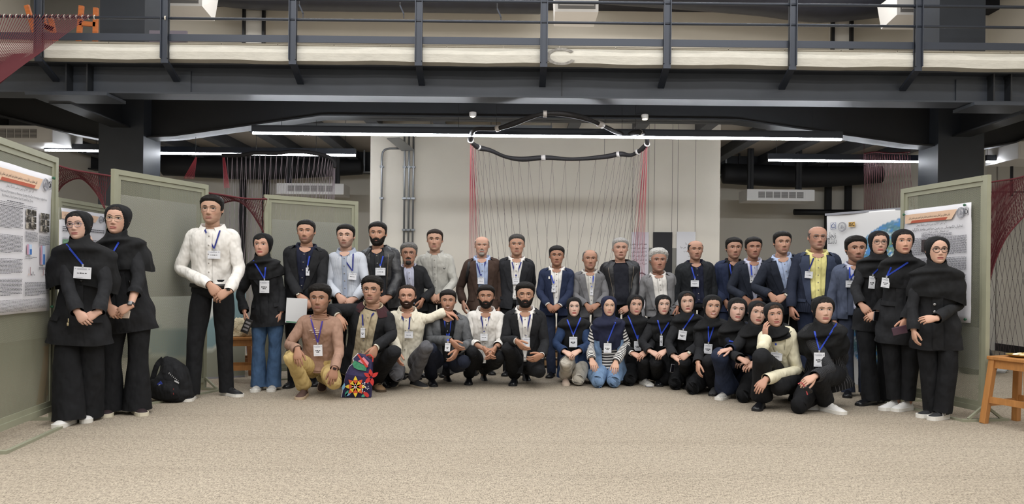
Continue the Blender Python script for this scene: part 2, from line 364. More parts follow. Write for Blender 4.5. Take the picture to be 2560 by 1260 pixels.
# ------------------------------------------------------------------ balcony railing
YR = 8.36
rail = empty('balcony_railing', (0, YR, 3.6))
railm = pm('railing_paint', '#3a3f49', 0.38, metal=0.3)
OR = (0, YR, 3.6)
for px in (97, 412, 732, 1047, 1360, 1668, 1982, 2296):
    x = U(px, 90, YR)[0]
    mb = Mb().box(x-0.042, x+0.042, YR-0.006, YR+0.006, 3.55, 4.95).box(x-0.042, x-0.032, YR-0.03, YR+0.03, 3.6, 4.95).box(x+0.032, x+0.042, YR-0.03, YR+0.03, 3.6, 4.95)
    mb.obox((x, YR, 3.58), (x, YR+0.34, 3.42), 0.075, 0.03); mb.build('post', railm, rail, origin=OR)
def railbar(z, r): 
    mb = Mb(); pipe(mb, [(-XW, YR, z), (XW, YR, z)], r, 8); mb.build('rail', railm, rail, True, origin=OR)
railbar(4.055, 0.016); railbar(4.285, 0.018); railbar(4.52, 0.016); railbar(4.93, 0.03)
Mb().box(-XW, XW, YR+0.02, YR+0.035, 3.805, 3.885).build('kick_plate', railm, rail, origin=OR)
tag(rail, 'charcoal steel balcony railing with posts and round bars above the hall', 'railing')
# white yarn loops tied along the rail at the upper left
mb = Mb()
for px in list(range(10, 245, 15))+[411, 413]:
    c = U(px, 36, YR); A = np.linspace(0, 2*PI, 9); pipe(mb, [(c[0]+0.012*math.sin(a*0.5), YR+0.024*math.cos(a), 4.055+0.024*math.sin(a)) for a in A], 0.005, 4)
tag(mb.build('yarn_ties', pm('white_yarn', '#d8d2c8', 0.9)), 'white yarn loops tied around the balcony rail', 'yarn', kind='stuff')
# ------------------------------------------------------------------ linear lights
ledm = pm('led_diffuser', '#ffffff', 0.4, emit='#f4f8ff', est=62.0)
housm = pm('led_housing', '#1d2430', 0.45)
def led(pa, pb, d, z, label, w=0.046):
    xa, xb = U(*pa, d)[0], U(*pb, d)[0]; o = empty('linear_light', ((xa+xb)/2, d, z)); L = (xb-xa)/2
    Mb().box(-L, L, -w/2, w/2, 0.034, 0.12).build('housing', housm, o)
    Mb().box(-L+0.01, L-0.01, -w/2+0.006, w/2-0.006, 0.008, 0.034).build('diffuser', ledm, o)
    for t in np.linspace(-L*0.9, L*0.9, max(2, int(L*2/1.5))): s = Mb(); pipe(s, [(t, 0, 0.12), (t, 0, ZD-z-0.005)], 0.003, 4); s.build('suspension_wire', steel2, o)
    return tag(o, label, 'light', 'linear ceiling lights')
led((630, 332), (2105, 357), 9.3, U(1367, 345, 9.3)[2], 'long white linear light passing through the branch ring')
led((360, 381), (890, 393), 11.1, U(620, 389, 11.1)[2], 'linear light behind the small branch net, left of the middle wall')
led((112, 378), (247, 382), 11.1, U(180, 380, 11.1)[2], 'short linear light between the white fan coil and the left column')
led((1920, 403), (2345, 408), 11.1, U(2100, 406, 11.1)[2], 'linear light hanging above the fan coil, right of the middle wall')
led((2465, 408), (2535, 409), 11.1, U(2500, 408, 11.1)[2], 'short linear light end visible beyond the right column')
# ------------------------------------------------------------------ fan coil units
acw = pm('unit_white', '#e3e1de', 0.45); acg = pm('grille_dark', '#6f6d6b', 0.6); slatm = pm('grille_slat', '#b9b5b2', 0.5)
def fancoil(x0, x1, y0, dep, z0, z1, label, grille=(0.16, 0.84), n=6, panels=True, slatted=False):
    o = empty('fan_coil_unit', ((x0+x1)/2, y0+dep/2, z0)); w = (x1-x0)/2; h = z1-z0
    mb = Mb().box(-w, w, -dep/2, dep/2, 0, h); ob = mb.build('casing', acw, o)
    bv = ob.modifiers.new('bevel', 'BEVEL'); bv.width = 0.008; bv.segments = 2
    g0, g1 = -w+2*w*grille[0], -w+2*w*grille[1]; gw = (g1-g0)/n
    for i in range(n):
        a = g0+i*gw; g = Mb().box(a+gw*0.07, a+gw*0.93, -dep/2-0.004, -dep/2+0.002, h*0.25, h*0.78).build('grille', acg, o)
        s = Mb()
        for k in range(7):
            zz = h*0.27+k*h*0.075; s.box(a+gw*0.08, a+gw*0.92, -dep/2-0.010, -dep/2-0.003, zz, zz+h*0.03)
        tag(s.build('slats', slatm, g), kind='stuff')
    if panels:
        for a, b in ((0.03, 0.14), (0.86, 0.97)):
            Mb().box(-w+2*w*a, -w+2*w*b, -dep/2-0.003, -dep/2+0.001, h*0.2, h*0.82).build('access_panel', acw, o)
    for a in (-w*0.85, -w*0.76, w*0.6, w*0.69): Mb().box(a, a+0.05, 0, 0.05, h, ZD-z0-0.005).build('hanger_strut', black, o)
    return tag(o, label, 'fan coil')
a = U(1853, 478, 14.0); b_ = U(2018, 508, 14.0); fancoil(a[0], b_[0], 13.65, 0.5, b_[2], a[2], 'white fan coil unit hanging right of the middle wall')
a = U(706, 463, 14.0); b_ = U(870, 492, 14.0); fancoil(a[0], b_[0], 13.65, 0.5, b_[2], a[2], 'white fan coil unit above the perforated board left of the middle wall')
a = U(-60, 312, 10.6); b_ = U(131, 356, 10.6); fancoil(a[0], b_[0], 10.6, 0.75, b_[2], a[2], 'large white fan coil unit over the left poster board', (0.1, 0.80), 7)
a = U(2546, 352, 10.6); b_ = U(2700, 398, 10.6); fancoil(a[0], b_[0], 10.6, 0.75, b_[2], a[2], 'white fan coil unit cut by the right picture edge')
# upper-storey units
def upper_ac(pa, pb, d, label):
    a = U(*pa, d); b = U(*pb, d); o = empty('ceiling_air_conditioner', ((a[0]+b[0])/2, d, b[2])); w = (b[0]-a[0])/2; h = max(0.25, a[2]-b[2])
    V = [(-w, 0, 0), (w, 0, 0), (w*0.96, 0.5, -0.05), (-w*0.96, 0.5, -0.05), (-w, 0, h), (w, 0, h), (w, 0.6, h), (-w, 0.6, h)]
    Mb().add(V, [(3, 2, 1, 0), (4, 5, 6, 7), (0, 1, 5, 4), (1, 2, 6, 5), (2, 3, 7, 6), (3, 0, 4, 7)]).build('casing', acw, o)
    Mb().box(-w*0.86, w*0.86, -0.012, 0.0, h*0.12, h*0.42).build('air_slot', acg, o)
    Mb().box(-w*0.8, w*0.8, -0.02, -0.01, h*0.25, h*0.29).build('louvre', slatm, o)
    Mb().box(-w*0.6, -w*0.55, 0.2, 0.25, h, ZU-b[2]).build('hanger_strut', black, o); Mb().box(w*0.55, w*0.6, 0.2, 0.25, h, ZU-b[2]).build('hanger_strut', black, o)
    return tag(o, label, 'air conditioner')
upper_ac((1388, -30), (1496, 30), 11.0, 'white air conditioner above the balcony, middle one')
upper_ac((388, -40), (505, 15), 11.0, 'white air conditioner above the balcony near the left column')
upper_ac((2243, -20), (2358, 38), 11.0, 'white air conditioner above the balcony near the right column')
# black ducts of the upper storey
def updux(pts, r, label):
    mb = Mb(); V, f, uv = tube([(*U(px, py, 12.4), r*k, r*k) for px, py, k in pts], m=6, n=14, cap=(0.4, 0.4)); mb.add(V, f)
    o = mb.build('ceiling_duct', upc_b, smooth=True); return tag(o, label, 'duct')
upc_b = pm('duct_wrap', '#20222c', 0.5, var=0.2, bump=0.3, bscale=8)
updux([(500, -42, 1), (640, -32, 1.1), (900, -22, 1), (1350, -16, 1)], 0.33, 'long dark wrapped duct under the upper ceiling, left of the middle unit')
updux([(1500, -42, 1), (1700, -28, 1), (1900, -12, 1), (2060, 0, 1.1), (2250, -12, 1)], 0.33, 'dark wrapped duct sloping down to the upper right unit')
struct(Mb().box(-XW, XW, 12.9, YBU, 5.95, ZU).build('beam', upc))
# slim posts and door frame details of the upper wall
for px0, px1, mt, lb in ((606, 612, black, 'thin black pole left of the pale panel on the upper left wall'), (2079, 2086, black, 'thin black pole left of the pale panel on the upper right wall'), (2126, 2133, black, 'thin black pole right of the pale panel on the upper right wall'), (655, 662, black, 'thin black pole right of the pale panel on the upper left wall')):
    xa, xb = U(px0, 80, 12.9)[0], U(px1, 80, 12.9)[0]; tag(Mb().box(xa, xb, 12.88, 12.95, ZF, 5.9).build('wall_pole', mt), lb, 'pole')
whitepil = pm('white_panel', '#e0ddd5', 0.7)
for px0, px1, l in ((614, 654, 'pale wall panel between two black poles on the upper left wall'), (2087, 2125, 'pale wall panel between two black poles on the upper right wall'), (2512, 2530, 'narrow white pilaster on the upper wall at the far right')):
    xa, xb = U(px0, 80, 12.95)[0], U(px1, 80, 12.95)[0]; tag(Mb().box(xa, xb, 12.95, YBU+0.01, ZF, 5.8).build('wall_panel', whitepil), l, 'panel')
# floor spots (small chrome fittings) and hooks hanging from the upper ceiling
for px, py, lb in ((748, 20, 'small steel clamp on a rod over the balcony, nearest the left air conditioner'), (1000, 22, 'small steel clamp on a rod over the balcony, middle of three'), (1243, 30, 'small steel clamp on a rod over the balcony, nearest the middle air conditioner')):
    p = U(px, py, 11.5); o = empty('ceiling_hook', p); mb = Mb().obox((0, 0, 0.05), (0.06, 0, -0.08), 0.03, 0.02); pipe(mb, [(0.06, 0, -0.08), (0.06, 0, -0.15)], 0.008, 5); mb.build('clamp', railm, o)
    mb = Mb(); pipe(mb, [(0, 0, 0.05), (0, 0, ZU-p[2])], 0.008, 5); mb.build('rod', black, o)
    tag(o, lb, 'hook')
# wooden easels on the balcony
wo = pm('easel_wood', '#b8662f', 0.5, var=0.15, vscale=12, stretch=(1, 1, 4))
def easel(pts, d, label):
    c = U(*pts[0][0], d); root = empty('wooden_easel', (c[0], d, ZF)); mb = None
    for (p, q) in pts:
        A, B = U(*p, d), U(*q, d); mb = Mb().obox(A, B, 0.055, 0.035, (0, 1, 0)); mb.build('bar', wo, root, origin=root.location)
    return tag(root, label, 'easel')
easel([((67, 14), (108, 152)), ((98, 14), (112, 62)), ((126, 40), (148, 152)), ((98, 62), (135, 74)), ((112, 62), (126, 74))], 9.0, 'collapsed orange wooden easel leaning on the balcony')
easel([((204, 15), (193, 148)), ((240, 20), (237, 149)), ((200, 58), (240, 62))], 9.2, 'orange wooden easel standing beside the left balcony column')
Mb_b = Mb().box(U(373, 78, 9.3)[0], U(466, 78, 9.3)[0], 9.3, 9.34, ZF, U(400, 76, 9.3)[2]); tag(Mb_b.build('low_board', pm('mauve_board', '#6d6670', 0.7)), 'low dull mauve board lying on the balcony floor', 'board')
# grey strip of wall, upper left
struct(Mb().box(-7.2, U(36, 40, 12.9)[0], 12.9, YBU+0.01, ZF, ZU).build('wall_pier', greywall))
# ------------------------------------------------------------------ cable tray, conduits, small glints
galv = pm('galvanised', '#8f9295', 0.35, metal=0.8)
tr = empty('cable_tray', (*U(1050, 320, 10.95)[:2], U(1050, 320, 10.95)[2])); o0 = tr.location
xa, xb = U(720, 316, 10.95)[0], U(1380, 328, 10.95)[0]; zt = U(1050, 322, 10.95)[2]
for yy in (10.95, 11.2): Mb().box(xa, xb, yy-0.004, yy+0.004, zt, zt+0.07).build('side_rail', galv, tr, origin=o0)
for x in np.arange(xa+0.05, xb, 0.3): Mb().box(x, x+0.03, 10.95, 11.2, zt, zt+0.008).build('rung', galv, tr, origin=o0)
for x in np.arange(xa+0.3, xb, 0.9): 
    mb = Mb(); pipe(mb, [(x, 11.08, zt), (x, 11.08, ZD-0.005)], 0.006, 5); mb.build('hanger_rod', galv, tr, origin=o0)
tag(tr, 'galvanised cable tray hanging under the ceiling above the long light', 'cable tray')
def conduit(pts, d, r, label):
    P = [U(px, py, d) for px, py in pts]; P = [(p[0], d, p[2]) for p in P]; P.append((P[-1][0], d, 0.13)); mb = Mb(); pipe(mb, P, r, 7, smooth=False)
    o = empty('conduit', (P[-1][0], d, 0)); mb.build('tube_run', galv, o, True, origin=o.location)
    for zc in (1.9, 2.4, 2.9):
        if zc < P[-2][2]: Mb().box(P[-2][0]-0.03, P[-2][0]+0.03, d-0.02, YC-.002, zc, zc+0.03).build('pipe_clip', galv, o, origin=o.location)
    return tag(o, label, 'conduit')
dc = YC-0.04
conduit([(1012, 371), (975, 371), (962, 374), (957, 380), (955, 392)], dc, 0.016, 'bent galvanised conduit, leftmost on the middle wall')
conduit([(1011, 330), (1012, 380)], dc, 0.016, 'straight galvanised conduit, second from the left on the middle wall')
conduit([(1023, 340), (1023, 385)], dc, 0.016, 'straight galvanised conduit, third from the left on the middle wall')
conduit([(1034, 340), (1034, 385)], dc, 0.016, 'straight galvanised conduit, rightmost of the group on the middle wall')
mb = Mb().obox(U(983, 345, 11.3), U(1020, 376, 11.75), 0.22, 0.012); tag(mb.build('ladder_tray', pm('grey_tray', '#9d9f9f', 0.5, metal=0.5)), 'short perforated tray dropping to the conduits on the middle wall', 'cable tray')
for px, py, lb in ((1182, 292, 'small glowing stand-in for a glint above the left end of the branch ring'), (1612, 298, 'small glowing stand-in for a glint above the right end of the branch ring')):
    p = U(px, py, 10.4); o = empty('glint', p); V, f, uv = tube([(0, 0, 0.0, .05, .05), (0, 0, .06, .05, .05)], m=2, n=12, cap=(0, 0.2)); Mb().add(V, f).build('glint_body', acw, o, True)  # small glowing bodies added in place of glints reflected on the beam
    V, f, uv = tube([(0, 0, -0.004, .04, .04), (0, 0, .004, .04, .04)], m=1, n=12, cap=(0.2, 0)); Mb().add(V, f).build('lens', pm('glint_glow', '#fff2d8', 0.3, emit='#ffe9c4', est=3), o, True)
    tag(o, lb, 'glint')
# thin pipes along the recess walls
for xa, xb, py, d, l in ((U(365, 420, 14.5)[0], U(925, 430, 14.5)[0], 424, 14.5, 'thin steel pipe run under the dark beam, left recess'), (U(1800, 434, 14.5)[0], U(2200, 440, 14.5)[0], 437, 14.5, 'thin steel pipe run under the dark beam, right recess')):
    z = U((xa/d*F+PX), py, d)[2]; mb = Mb(); pipe(mb, [(xa, d, z), (xb, d, z)], 0.015, 6); mb.box(xa+0.1, xa+0.13, d-0.01, d+0.01, z, ZD-.01); mb.box(xb-0.13, xb-0.1, d-0.01, d+0.01, z, ZD-.01); tag(mb.build('steel_pipe', galv), l, 'pipe')
# black window-like frames on the recess walls
for px, l in ((607, 'black post on the left recess wall, nearest the tall man'), (664, 'thin black post beside the second perforated board'), (2070, 'black post on the right recess wall, above the banner'), (2120, 'second black post on the right recess wall, above the banner')):
    x = U(px, 500, 15.0)[0]; tag(Mb().box(x-0.055, x+0.055, 14.95, 15.05, 0, 3.24).build('black_post', black), l, 'post')
z = U(2000, 530, 14.8)[2]; mb = Mb(); pipe(mb, [(U(1985, 530, 14.8)[0], 14.8, z), (U(2165, 530, 14.8)[0], 14.8, z)], 0.06, 10); mb.box(U(2010, 530, 14.8)[0]-.02, U(2010, 530, 14.8)[0]+.02, 14.8, YB-.002, z-.02, z+.02); tag(mb.build('insulated_pipe', black, smooth=True), 'black insulated pipe below the right fan coil', 'pipe')
# ================================================================== PEOPLE
_Z = np.array([0, .04, .10, .18, .28, .38, .48, .58, .68, .78, .86, .92, .965, .99, 1.0])
_W = np.array([.10, .152, .200, .243, .280, .306, .324, .336, .338, .322, .285, .232, .16, .085, .001])
_Fr = np.array([.25, .322, .345, .342, .338, .335, .333, .345, .340, .312, .262, .20, .12, .06, .001])
_Bk = np.array([-.02, -.06, -.12, -.20, -.30, -.38, -.43, -.455, -.455, -.425, -.37, -.30, -.20, -.10, -.001])
def sst(a, b, x): t = np.clip((x-a)/(b-a), 0, 1); return t*t*(3-2*t)
def gs(x, s): return np.exp(-(x/s)**2)
class Face:
    """head surface in units of the head's height: x to the viewer's right, y forward, z up from the chin"""
    def __init__(s, fem=False, nose=1.0, wide=1.0, smile=0.0, jaw=1.0):
        s.W = _W*wide*(1.05 if fem else 1.07); s.W = s.W.copy(); s.W[:4] *= jaw*(1.03 if fem else 1.06); s.nose = nose*(0.62 if fem else 0.95); s.smile = smile; s.fem = fem
    def lipz(s, x): return 0.205+s.smile*0.9*np.abs(x)**1.6*2.2-0.004
    def disp(s, x, z):
        a = np.abs(x); n = s.nose
        pr = np.interp(z, [.27, .295, .325, .36, .40, .47, .54, .585], [0, .022, .105, .138, .120, .074, .028, 0])*n
        d = pr*gs(x, np.interp(z, [.29, .34, .42, .56], [.052, .050, .034, .026]))
        d += .036*n*gs(a-.054, .024)*gs(z-.328, .024)
        q = .68 if s.fem else 1.0; d += -.074*q*gs(a-.130, .070)*gs(z-.510, .048) + .036*gs(a-.138, .048)*gs(z-.498, .034)
        d += .020*q*gs(z-.590, .032)*gs(a-.11, .12)-(.0 if s.fem else .016)*gs(a-.20, .05)*gs(z-.27, .09)*(1-s.smile)+(.018 if s.fem else 0)*gs(a-.17, .09)*gs(z-.30, .12)
        lz = s.lipz(x); lw = .115+s.smile*.02
        d += (.020*gs(z-lz-.024, .017)+.024*gs(z-lz+.026, .020)-.016*gs(z-lz, .009))*sst(lw*1.15, lw*.5, a)
        d += .022*gs(z-.07, .055)*gs(x, .075)+.012*gs(a-.20, .08)*gs(z-.39, .08)-.012*gs(z-.14, .02)*gs(x, .1)
        d += s.smile*.02*gs(a-.165, .05)*gs(z-.30, .05)
        return d
    def y(s, x, z, n=2.3):
        w = np.interp(z, _Z, s.W); f = np.interp(z, _Z, _Fr); return f*np.power(np.maximum(1-np.power(np.minimum(np.abs(x)/w, .998), n), 0), 1/n)+s.disp(x, z)
    def grid(s):
        z = np.concatenate([np.linspace(0, .12, 7)[:-1], np.linspace(.12, .62, 44)[:-1], np.linspace(.62, .86, 10)[:-1], 1-(1-.86)*np.cos(np.linspace(0, PI/2, 9))**1.0*1.0])
        z = np.clip(z, 0, 1); t = np.linspace(-1, 1, 57)[:-1]; a = PI*(0.55*t+0.45*t**3)    # denser in front
        n = 2.3; Zg, Ag = np.meshgrid(z, a, indexing='ij'); w = np.interp(Zg, _Z, s.W); sa, ca = np.sin(Ag), np.cos(Ag)
        X = w*np.sign(sa)*np.abs(sa)**(2/n); f = np.interp(Zg, _Z, _Fr); b = -np.interp(Zg, _Z, _Bk)
        Y = np.where(ca >= 0, f, b)*np.sign(ca)*np.abs(ca)**(2/n); fr = sst(-.02, .12, Y); Y = Y+s.disp(X, Zg)*fr
        return np.stack([X, Y, Zg], -1)
def gnormals(Gd):
    du = np.roll(Gd, -1, 1)-np.roll(Gd, 1, 1); dv = np.gradient(Gd, axis=0); N = np.cross(du, dv); c = np.array([0, -.05, .5])
    N *= np.sign((N*(Gd-c)).sum(-1))[..., None]; return N/(np.linalg.norm(N, axis=-1)[..., None]+1e-9)
def wob(P, f, seed=0):
    r = np.random.RandomState(seed); o = 0
    for k in range(5):
        v = r.randn(3)*f*(1+.5*k); o = o+np.sin(P@v+r.rand()*6.28)/(1+.4*k)
    return o/2.2
def hairfield(G0, st):
    """thickness of hair over the skin (units of head height); below zero = bare skin"""
    X, Y, Z = G0[..., 0], G0[..., 1], G0[..., 2]; rec = st.get('rec', 0); hl = st.get('hl', 0)
    zb = np.interp(-Y, [-.36, -.30, -.22, -.13, -.095, -.02, .08, .14, .42], [.845+hl, .795+hl+rec*.4, .70+hl+rec*1.3, .62+rec*.5, .44, .42, .38, .26, st.get('nape', .14)])
    m = Z-zb+.012*wob(G0, 22, 3)
    if st.get('fringe'): m = m+st['fringe']*sst(.2, .3, Y)*gs(X-st.get('fx', 0.05), .12)
    if st.get('bald'):                      # a ring of hair round a bare crown
        m = np.minimum(m, (st['bald']-Z)+.25*sst(.05, -.3, Y))
    t = st.get('side', .02)+(st.get('top', .05)-st.get('side', .02))*sst(.62, .92, Z)
    t = t*sst(0, .06, m)*(.45+.55*sst(0, .17, m))
    t = t+st.get('curl', .006)*wob(G0, st.get('cf', 60), 5)*sst(0, .05, m)
    if st.get('quiff'): t = t+st['quiff']*sst(.1, .26, Y)*sst(.74, .9, Z)*(1-.3*np.abs(X)/.3)
    if st.get('part') is not None: t = t-.02*gs(X-st['part'], .015)*sst(.75, .9, Z)
    return np.where(m > 0, t, -.012), m
def ik(A, B, l1, l2, pole):
    d = B-A; L = np.linalg.norm(d)
    if L > (l1+l2)*.995: return A+d*l1/(l1+l2)
    if L < abs(l1-l2)*1.05+.02: L = abs(l1-l2)*1.05+.02
    t = nrm(d); x = (l1*l1-l2*l2+L*L)/(2*L); h = math.sqrt(max(l1*l1-x*x, 1e-5)); p = np.asarray(pole, float); p = p-t*np.dot(p, t); return A+t*x+nrm(p)*h
def hand_mesh(Wr, dv, nv, sg, k, curl=.4, thumb=.5, spread=.0, cols=None):
    dv = nrm(dv); nv = nrm(nv-dv*np.dot(nv, dv)); ac = np.cross(dv, nv)*sg; out = []
    def at(a, b, c): return Wr+(dv*a+ac*b+nv*c)*k
    P = [(*at(-.02, 0, 0), .027*k, .019*k), (*at(.012, .001, 0), .030*k, .018*k), (*at(.045, .002, .002), .040*k, .0165*k), (*at(.075, .001, .004), .043*k, .0145*k), (*at(.092, 0, .007), .040*k, .011*k)]
    V, f, uv = tube(np.array(P), m=3, n=14, ref=nv, cap=(.3, .8), pw=2.5); out.append((V, f))
    fl = [(.085, .031, .070, .0092), (.091, .0105, .079, .0095), (.087, -.0105, .073, .0090), (.078, -.030, .058, .0080)]
    for i, (a, b, L, r) in enumerate(fl):
        c = curl*(1+.10*(i-1)); p = np.array(at(a-.02, b*.95, .004)); ang = 0; pts = [(*p, r*1.05*k, r*1.0*k)]; p = np.array(at(a, b, .006)); sp = spread*(1.5-i)*.16
        pts.append((*p, r*1.05*k, r*1.05*k))
        for sl, da, rr in ((.46, .95, 1.0), (.31, 1.25, .93), (.23, .8, .80)):
            ang += c*da; v = dv*math.cos(ang)+nv*math.sin(ang)+ac*sp; q = p+nrm(v)*L*sl*k
            pts.append((*(p+(q-p)*.55), r*rr*k, r*rr*k)); pts.append((*q, r*rr*.97*k, r*rr*.97*k)); p = q
        V, f, uv = tube(np.array(pts), m=2, n=8, ref=nv, cap=(0, .9)); out.append((V, f))
    p = np.array(at(.012, .020, .004)); pts = [(*p, .013*k, .012*k)]; a0 = .75-.45*thumb
    for sl, rr, da in ((.042, 1.15, 0), (.034, 1.0, -.22), (.028, .85, -.2)):
        a0 += da; v = dv*math.cos(a0)+ac*math.sin(a0)+nv*(.25+.5*thumb); q = p+nrm(v)*sl*k; pts.append((*q, .0105*rr*k, .0105*rr*k)); p = q
    V, f, uv = tube(np.array(pts), m=3, n=8, ref=nv, cap=(0, .9)); out.append((V, f))
    return out
SKIN = vcol_mat('skin', 0.55, 0.35, bump=0.08, bscale=260, sss=0.0)
EYEM = vcol_mat('eye_gloss', 0.12, 0.5)
LAN = pm('lanyard_blue', '#2d48b8', 0.55, spec=.3); LAN2 = pm('lanyard_navy', '#28307a', 0.55, spec=.3); LAN3 = pm('lanyard_violet', '#4a3d96', 0.55, spec=.3)
BADGE = pm('badge_card', '#dfe1e6', 0.35, spec=.5); BPR = pm('badge_print', '#26262c', 0.7); BPL = pm('badge_pale_print', '#a9acb6', 0.7); CLIP = pm('badge_clip', '#c9ccd2', 0.3, metal=.6)
_hw = lambda s: np.interp(s, _S, _HW)
_S = np.array([-.6, -.30, -.10, 0, .12, .28, .45, .60, .74, .84, .90, .945, .975, 1.0, 1.06])
_HWm = np.array([.186, .186, .182, .176, .168, .162, .168, .180, .188, .191, .183, .152, .112, .076, .064])
_HDm = np.array([.125, .125, .128, .126, .120, .116, .120, .124, .122, .110, .098, .086, .076, .068, .062])
_HWf = np.array([.188, .188, .184, .176, .158, .146, .150, .160, .166, .168, .160, .130, .094, .066, .056])
_HDf = np.array([.125, .125, .125, .122, .110, .105, .116, .126, .116, .102, .090, .078, .068, .060, .055])
class Person: pass
PEOPLE = []
def person(S):
    p = Person(); fem = S.get('fem', False); d = S['d']; yaw = math.radians(S.get('yaw', 0)); k = S.get('k', 1.0 if not fem else .93)
    fw = np.array([math.sin(yaw), -math.cos(yaw), 0]); R = np.array([math.cos(yaw), math.sin(yaw), 0]); UP = np.array([0, 0, 1.])
    W = lambda x, y, f=0: U(x, y, d-f)
    hx, ht, hc = S['head']; hf = S.get('hf', .06)
    # ---- head frame
    hy = math.radians(S.get('hyaw', S.get('yaw', 0)*.6)); hp = math.radians(S.get('hp', 0)); hr = math.radians(S.get('tilt', 0))
    f0 = np.array([math.sin(hy), -math.cos(hy), 0]); r0 = np.array([math.cos(hy), math.sin(hy), 0])
    hF = f0*math.cos(hp)-UP*math.sin(hp); hU = UP*math.cos(hp)+f0*math.sin(hp); hX = r0*math.cos(hr)-hU*math.sin(hr); hU = hU*math.cos(hr)+r0*math.sin(hr)
    top, chin = W(hx, ht, hf), W(hx, hc, hf); scarf = S.get('scarf'); H = (top[2]-chin[2])/(1.06 if scarf else 1+S.get('hair', {}).get('top', .03)*.8); H *= S.get('hk', 1.0)
    mid = (top+chin)/2; O = mid-hU*H*.5*(1.0)          # chin level under the head's axis
    if not scarf: O = O-hU*H*S.get('hair', {}).get('top', .03)*.3
    O = O-hF*H*.02
    toW = lambda P: O+(P[..., 0:1]*hX+P[..., 1:2]*hF+(P[..., 2:3]+.030*np.sin(PI*np.clip(P[..., 2:3], 0, 1)))*hU)*H
    # ---- spine
    NB = O+np.array([0, 0, -.034*k])-fw*.035*k+R*S.get('nb', 0)
    if 'pel' in S: pel = W(*S['pel'])
    else:
        fa_, fb = S['feet']; ga, gb = G(*fa_), G(*fb); pel = (ga+gb)/2; pel = np.array([pel[0]+S.get('px', 0), d+.02, S.get('ph', .90*k)])
    base = np.array([pel[0], pel[1], 0.0]); root = empty('person', base); p.root = root
    UPs = nrm(NB-pel); T = np.linalg.norm(NB-pel); R2 = nrm(R-UPs*np.dot(R, UPs)); FWs = np.cross(R2, UPs); FWs = FWs*np.sign(np.dot(FWs, fw))
    sw = S.get('sw', 1.0)*k*(1.0 if fem else 1.035); sd = S.get('sd', 1.0)*k*(.5+.5*S.get('sw', 1.0)); HW, HD = (_HWf, _HDf) if fem else (_HWm, _HDm); belly = S.get('belly', 0)
    bow = S.get('bow', .02)
    shy = S.get('shd', 0.0)       # shoulder tilt (viewer-right lower positive)
    def TP(s, ph, off=0.0, lat=0.0, flare=0.0, dep=0.0):
        s = np.asarray(s, float); ph = np.asarray(ph, float); s, ph = np.broadcast_arrays(s, ph)
        hw = np.interp(s, _S, HW)*sw+off+lat; hd = np.interp(s, _S, HD)*sd+off+dep
        lowmask = np.clip(-s, 0, None); hw = hw+flare*lowmask; hd = hd+flare*.8*lowmask
        hd = hd+belly*gs(s-.22, .22)*(np.cos(ph) > 0)*np.cos(ph)
        sx, cy = np.sin(ph), np.cos(ph); n = 2.35; sx = np.sign(sx)*np.abs(sx)**(2/n); cy = np.sign(cy)*np.abs(cy)**(2/n)
        b = bow*4*np.clip(s, 0, 1)*np.clip(1-s, 0, 1)
        c = pel+(s*T)[..., None]*UPs-(b)[..., None]*FWs
        return c+(sx*hw)[..., None]*R2+(cy*hd)[..., None]*FWs-(np.clip(s, 0, 1)*sx*shy)[..., None]*UP
    parts = {}; garments = []
    def emit(name, mb, mat, parent=root, smooth=True, **kw):
        o = mb.build(name, mat, parent, smooth, origin=base, **kw); return o
    skin = np.array(lin(S.get('skin', '#c59a80'))); skin = skin*.86+skin.mean()*.14*np.array([1.02, 1.0, .98])
    rs = np.random.RandomState(int(hx)+int(ht)*7)
    # ---- arms
    L1, L2 = .285*k, .25*k; arms = {}
    for sd_, sg in (('a', -1), ('b', 1)):
        A = S.get(sd_, {}); J = TP(.872, sg*PI/2, -.042*k); J0 = TP(.885, sg*PI/2, -.10*k)
        md = A.get('m', 'hang'); out = R*sg
        if md == 'clasp': dv, nv, cu, th = -out*.62+fw*.25-UP*.72, -fw*.9-UP*.3-out*.1, .55, .7
        elif md == 'over': dv, nv, cu, th = -out*.8+fw*.2-UP*.45, -fw*.9-UP*.4, .45, .6
        elif md == 'knee': dv, nv, cu, th = fw*.55-UP*.8-out*.15, -fw*.75-UP*.6, .35, .4
        elif md == 'lap': dv, nv, cu, th = -out*.8+fw*.45-UP*.35, -UP*.7-fw*.5, .5, .6
        elif md == 'back': dv, nv, cu, th = -fw*.4-UP*.7-out*.4, fw, .4, .5
        else: dv, nv, cu, th = -UP+fw*.12-out*.05, -out*.9-fw*.35, .38, .35
        if 'dir' in A: q = A['dir']; dv = R*q[0]+fw*q[1]+UP*q[2]
        if 'pn' in A: q = A['pn']; nv = R*q[0]+fw*q[1]+UP*q[2]
        cu = A.get('curl', cu); th = A.get('thumb', th); dv = nrm(dv)
        if 'h' in A: Wr = W(*A['h'])-dv*.075*k
        elif md == 'clasp': Wr = pel+fw*.19*k+UP*(.04*k)+out*.05*k-dv*.02
        elif md == 'back': Wr = pel-fw*.17*k+UP*.02+out*.08*k
        else: Wr = J+out*.06*k-UP*(L1+L2)*.985+fw*.03
        D = np.linalg.norm(Wr-J); l1, l2 = L1, L2
        if D > (l1+l2)*.99: q = D/(l1+l2)/.985; l1 *= q; l2 *= q
        E = W(*A['e']) if 'e' in A else ik(J, Wr, l1, l2, A.get('pole') is not None and (R*A['pole'][0]+fw*A['pole'][1]+UP*A['pole'][2]) or (out*.75-fw*.45-UP*.5))
        arms[sd_] = dict(J=J, J0=J0, E=E, W=Wr, dv=dv, nv=nv, cu=cu, th=th, sg=sg, A=A)
    # ---- legs
    legs = {}
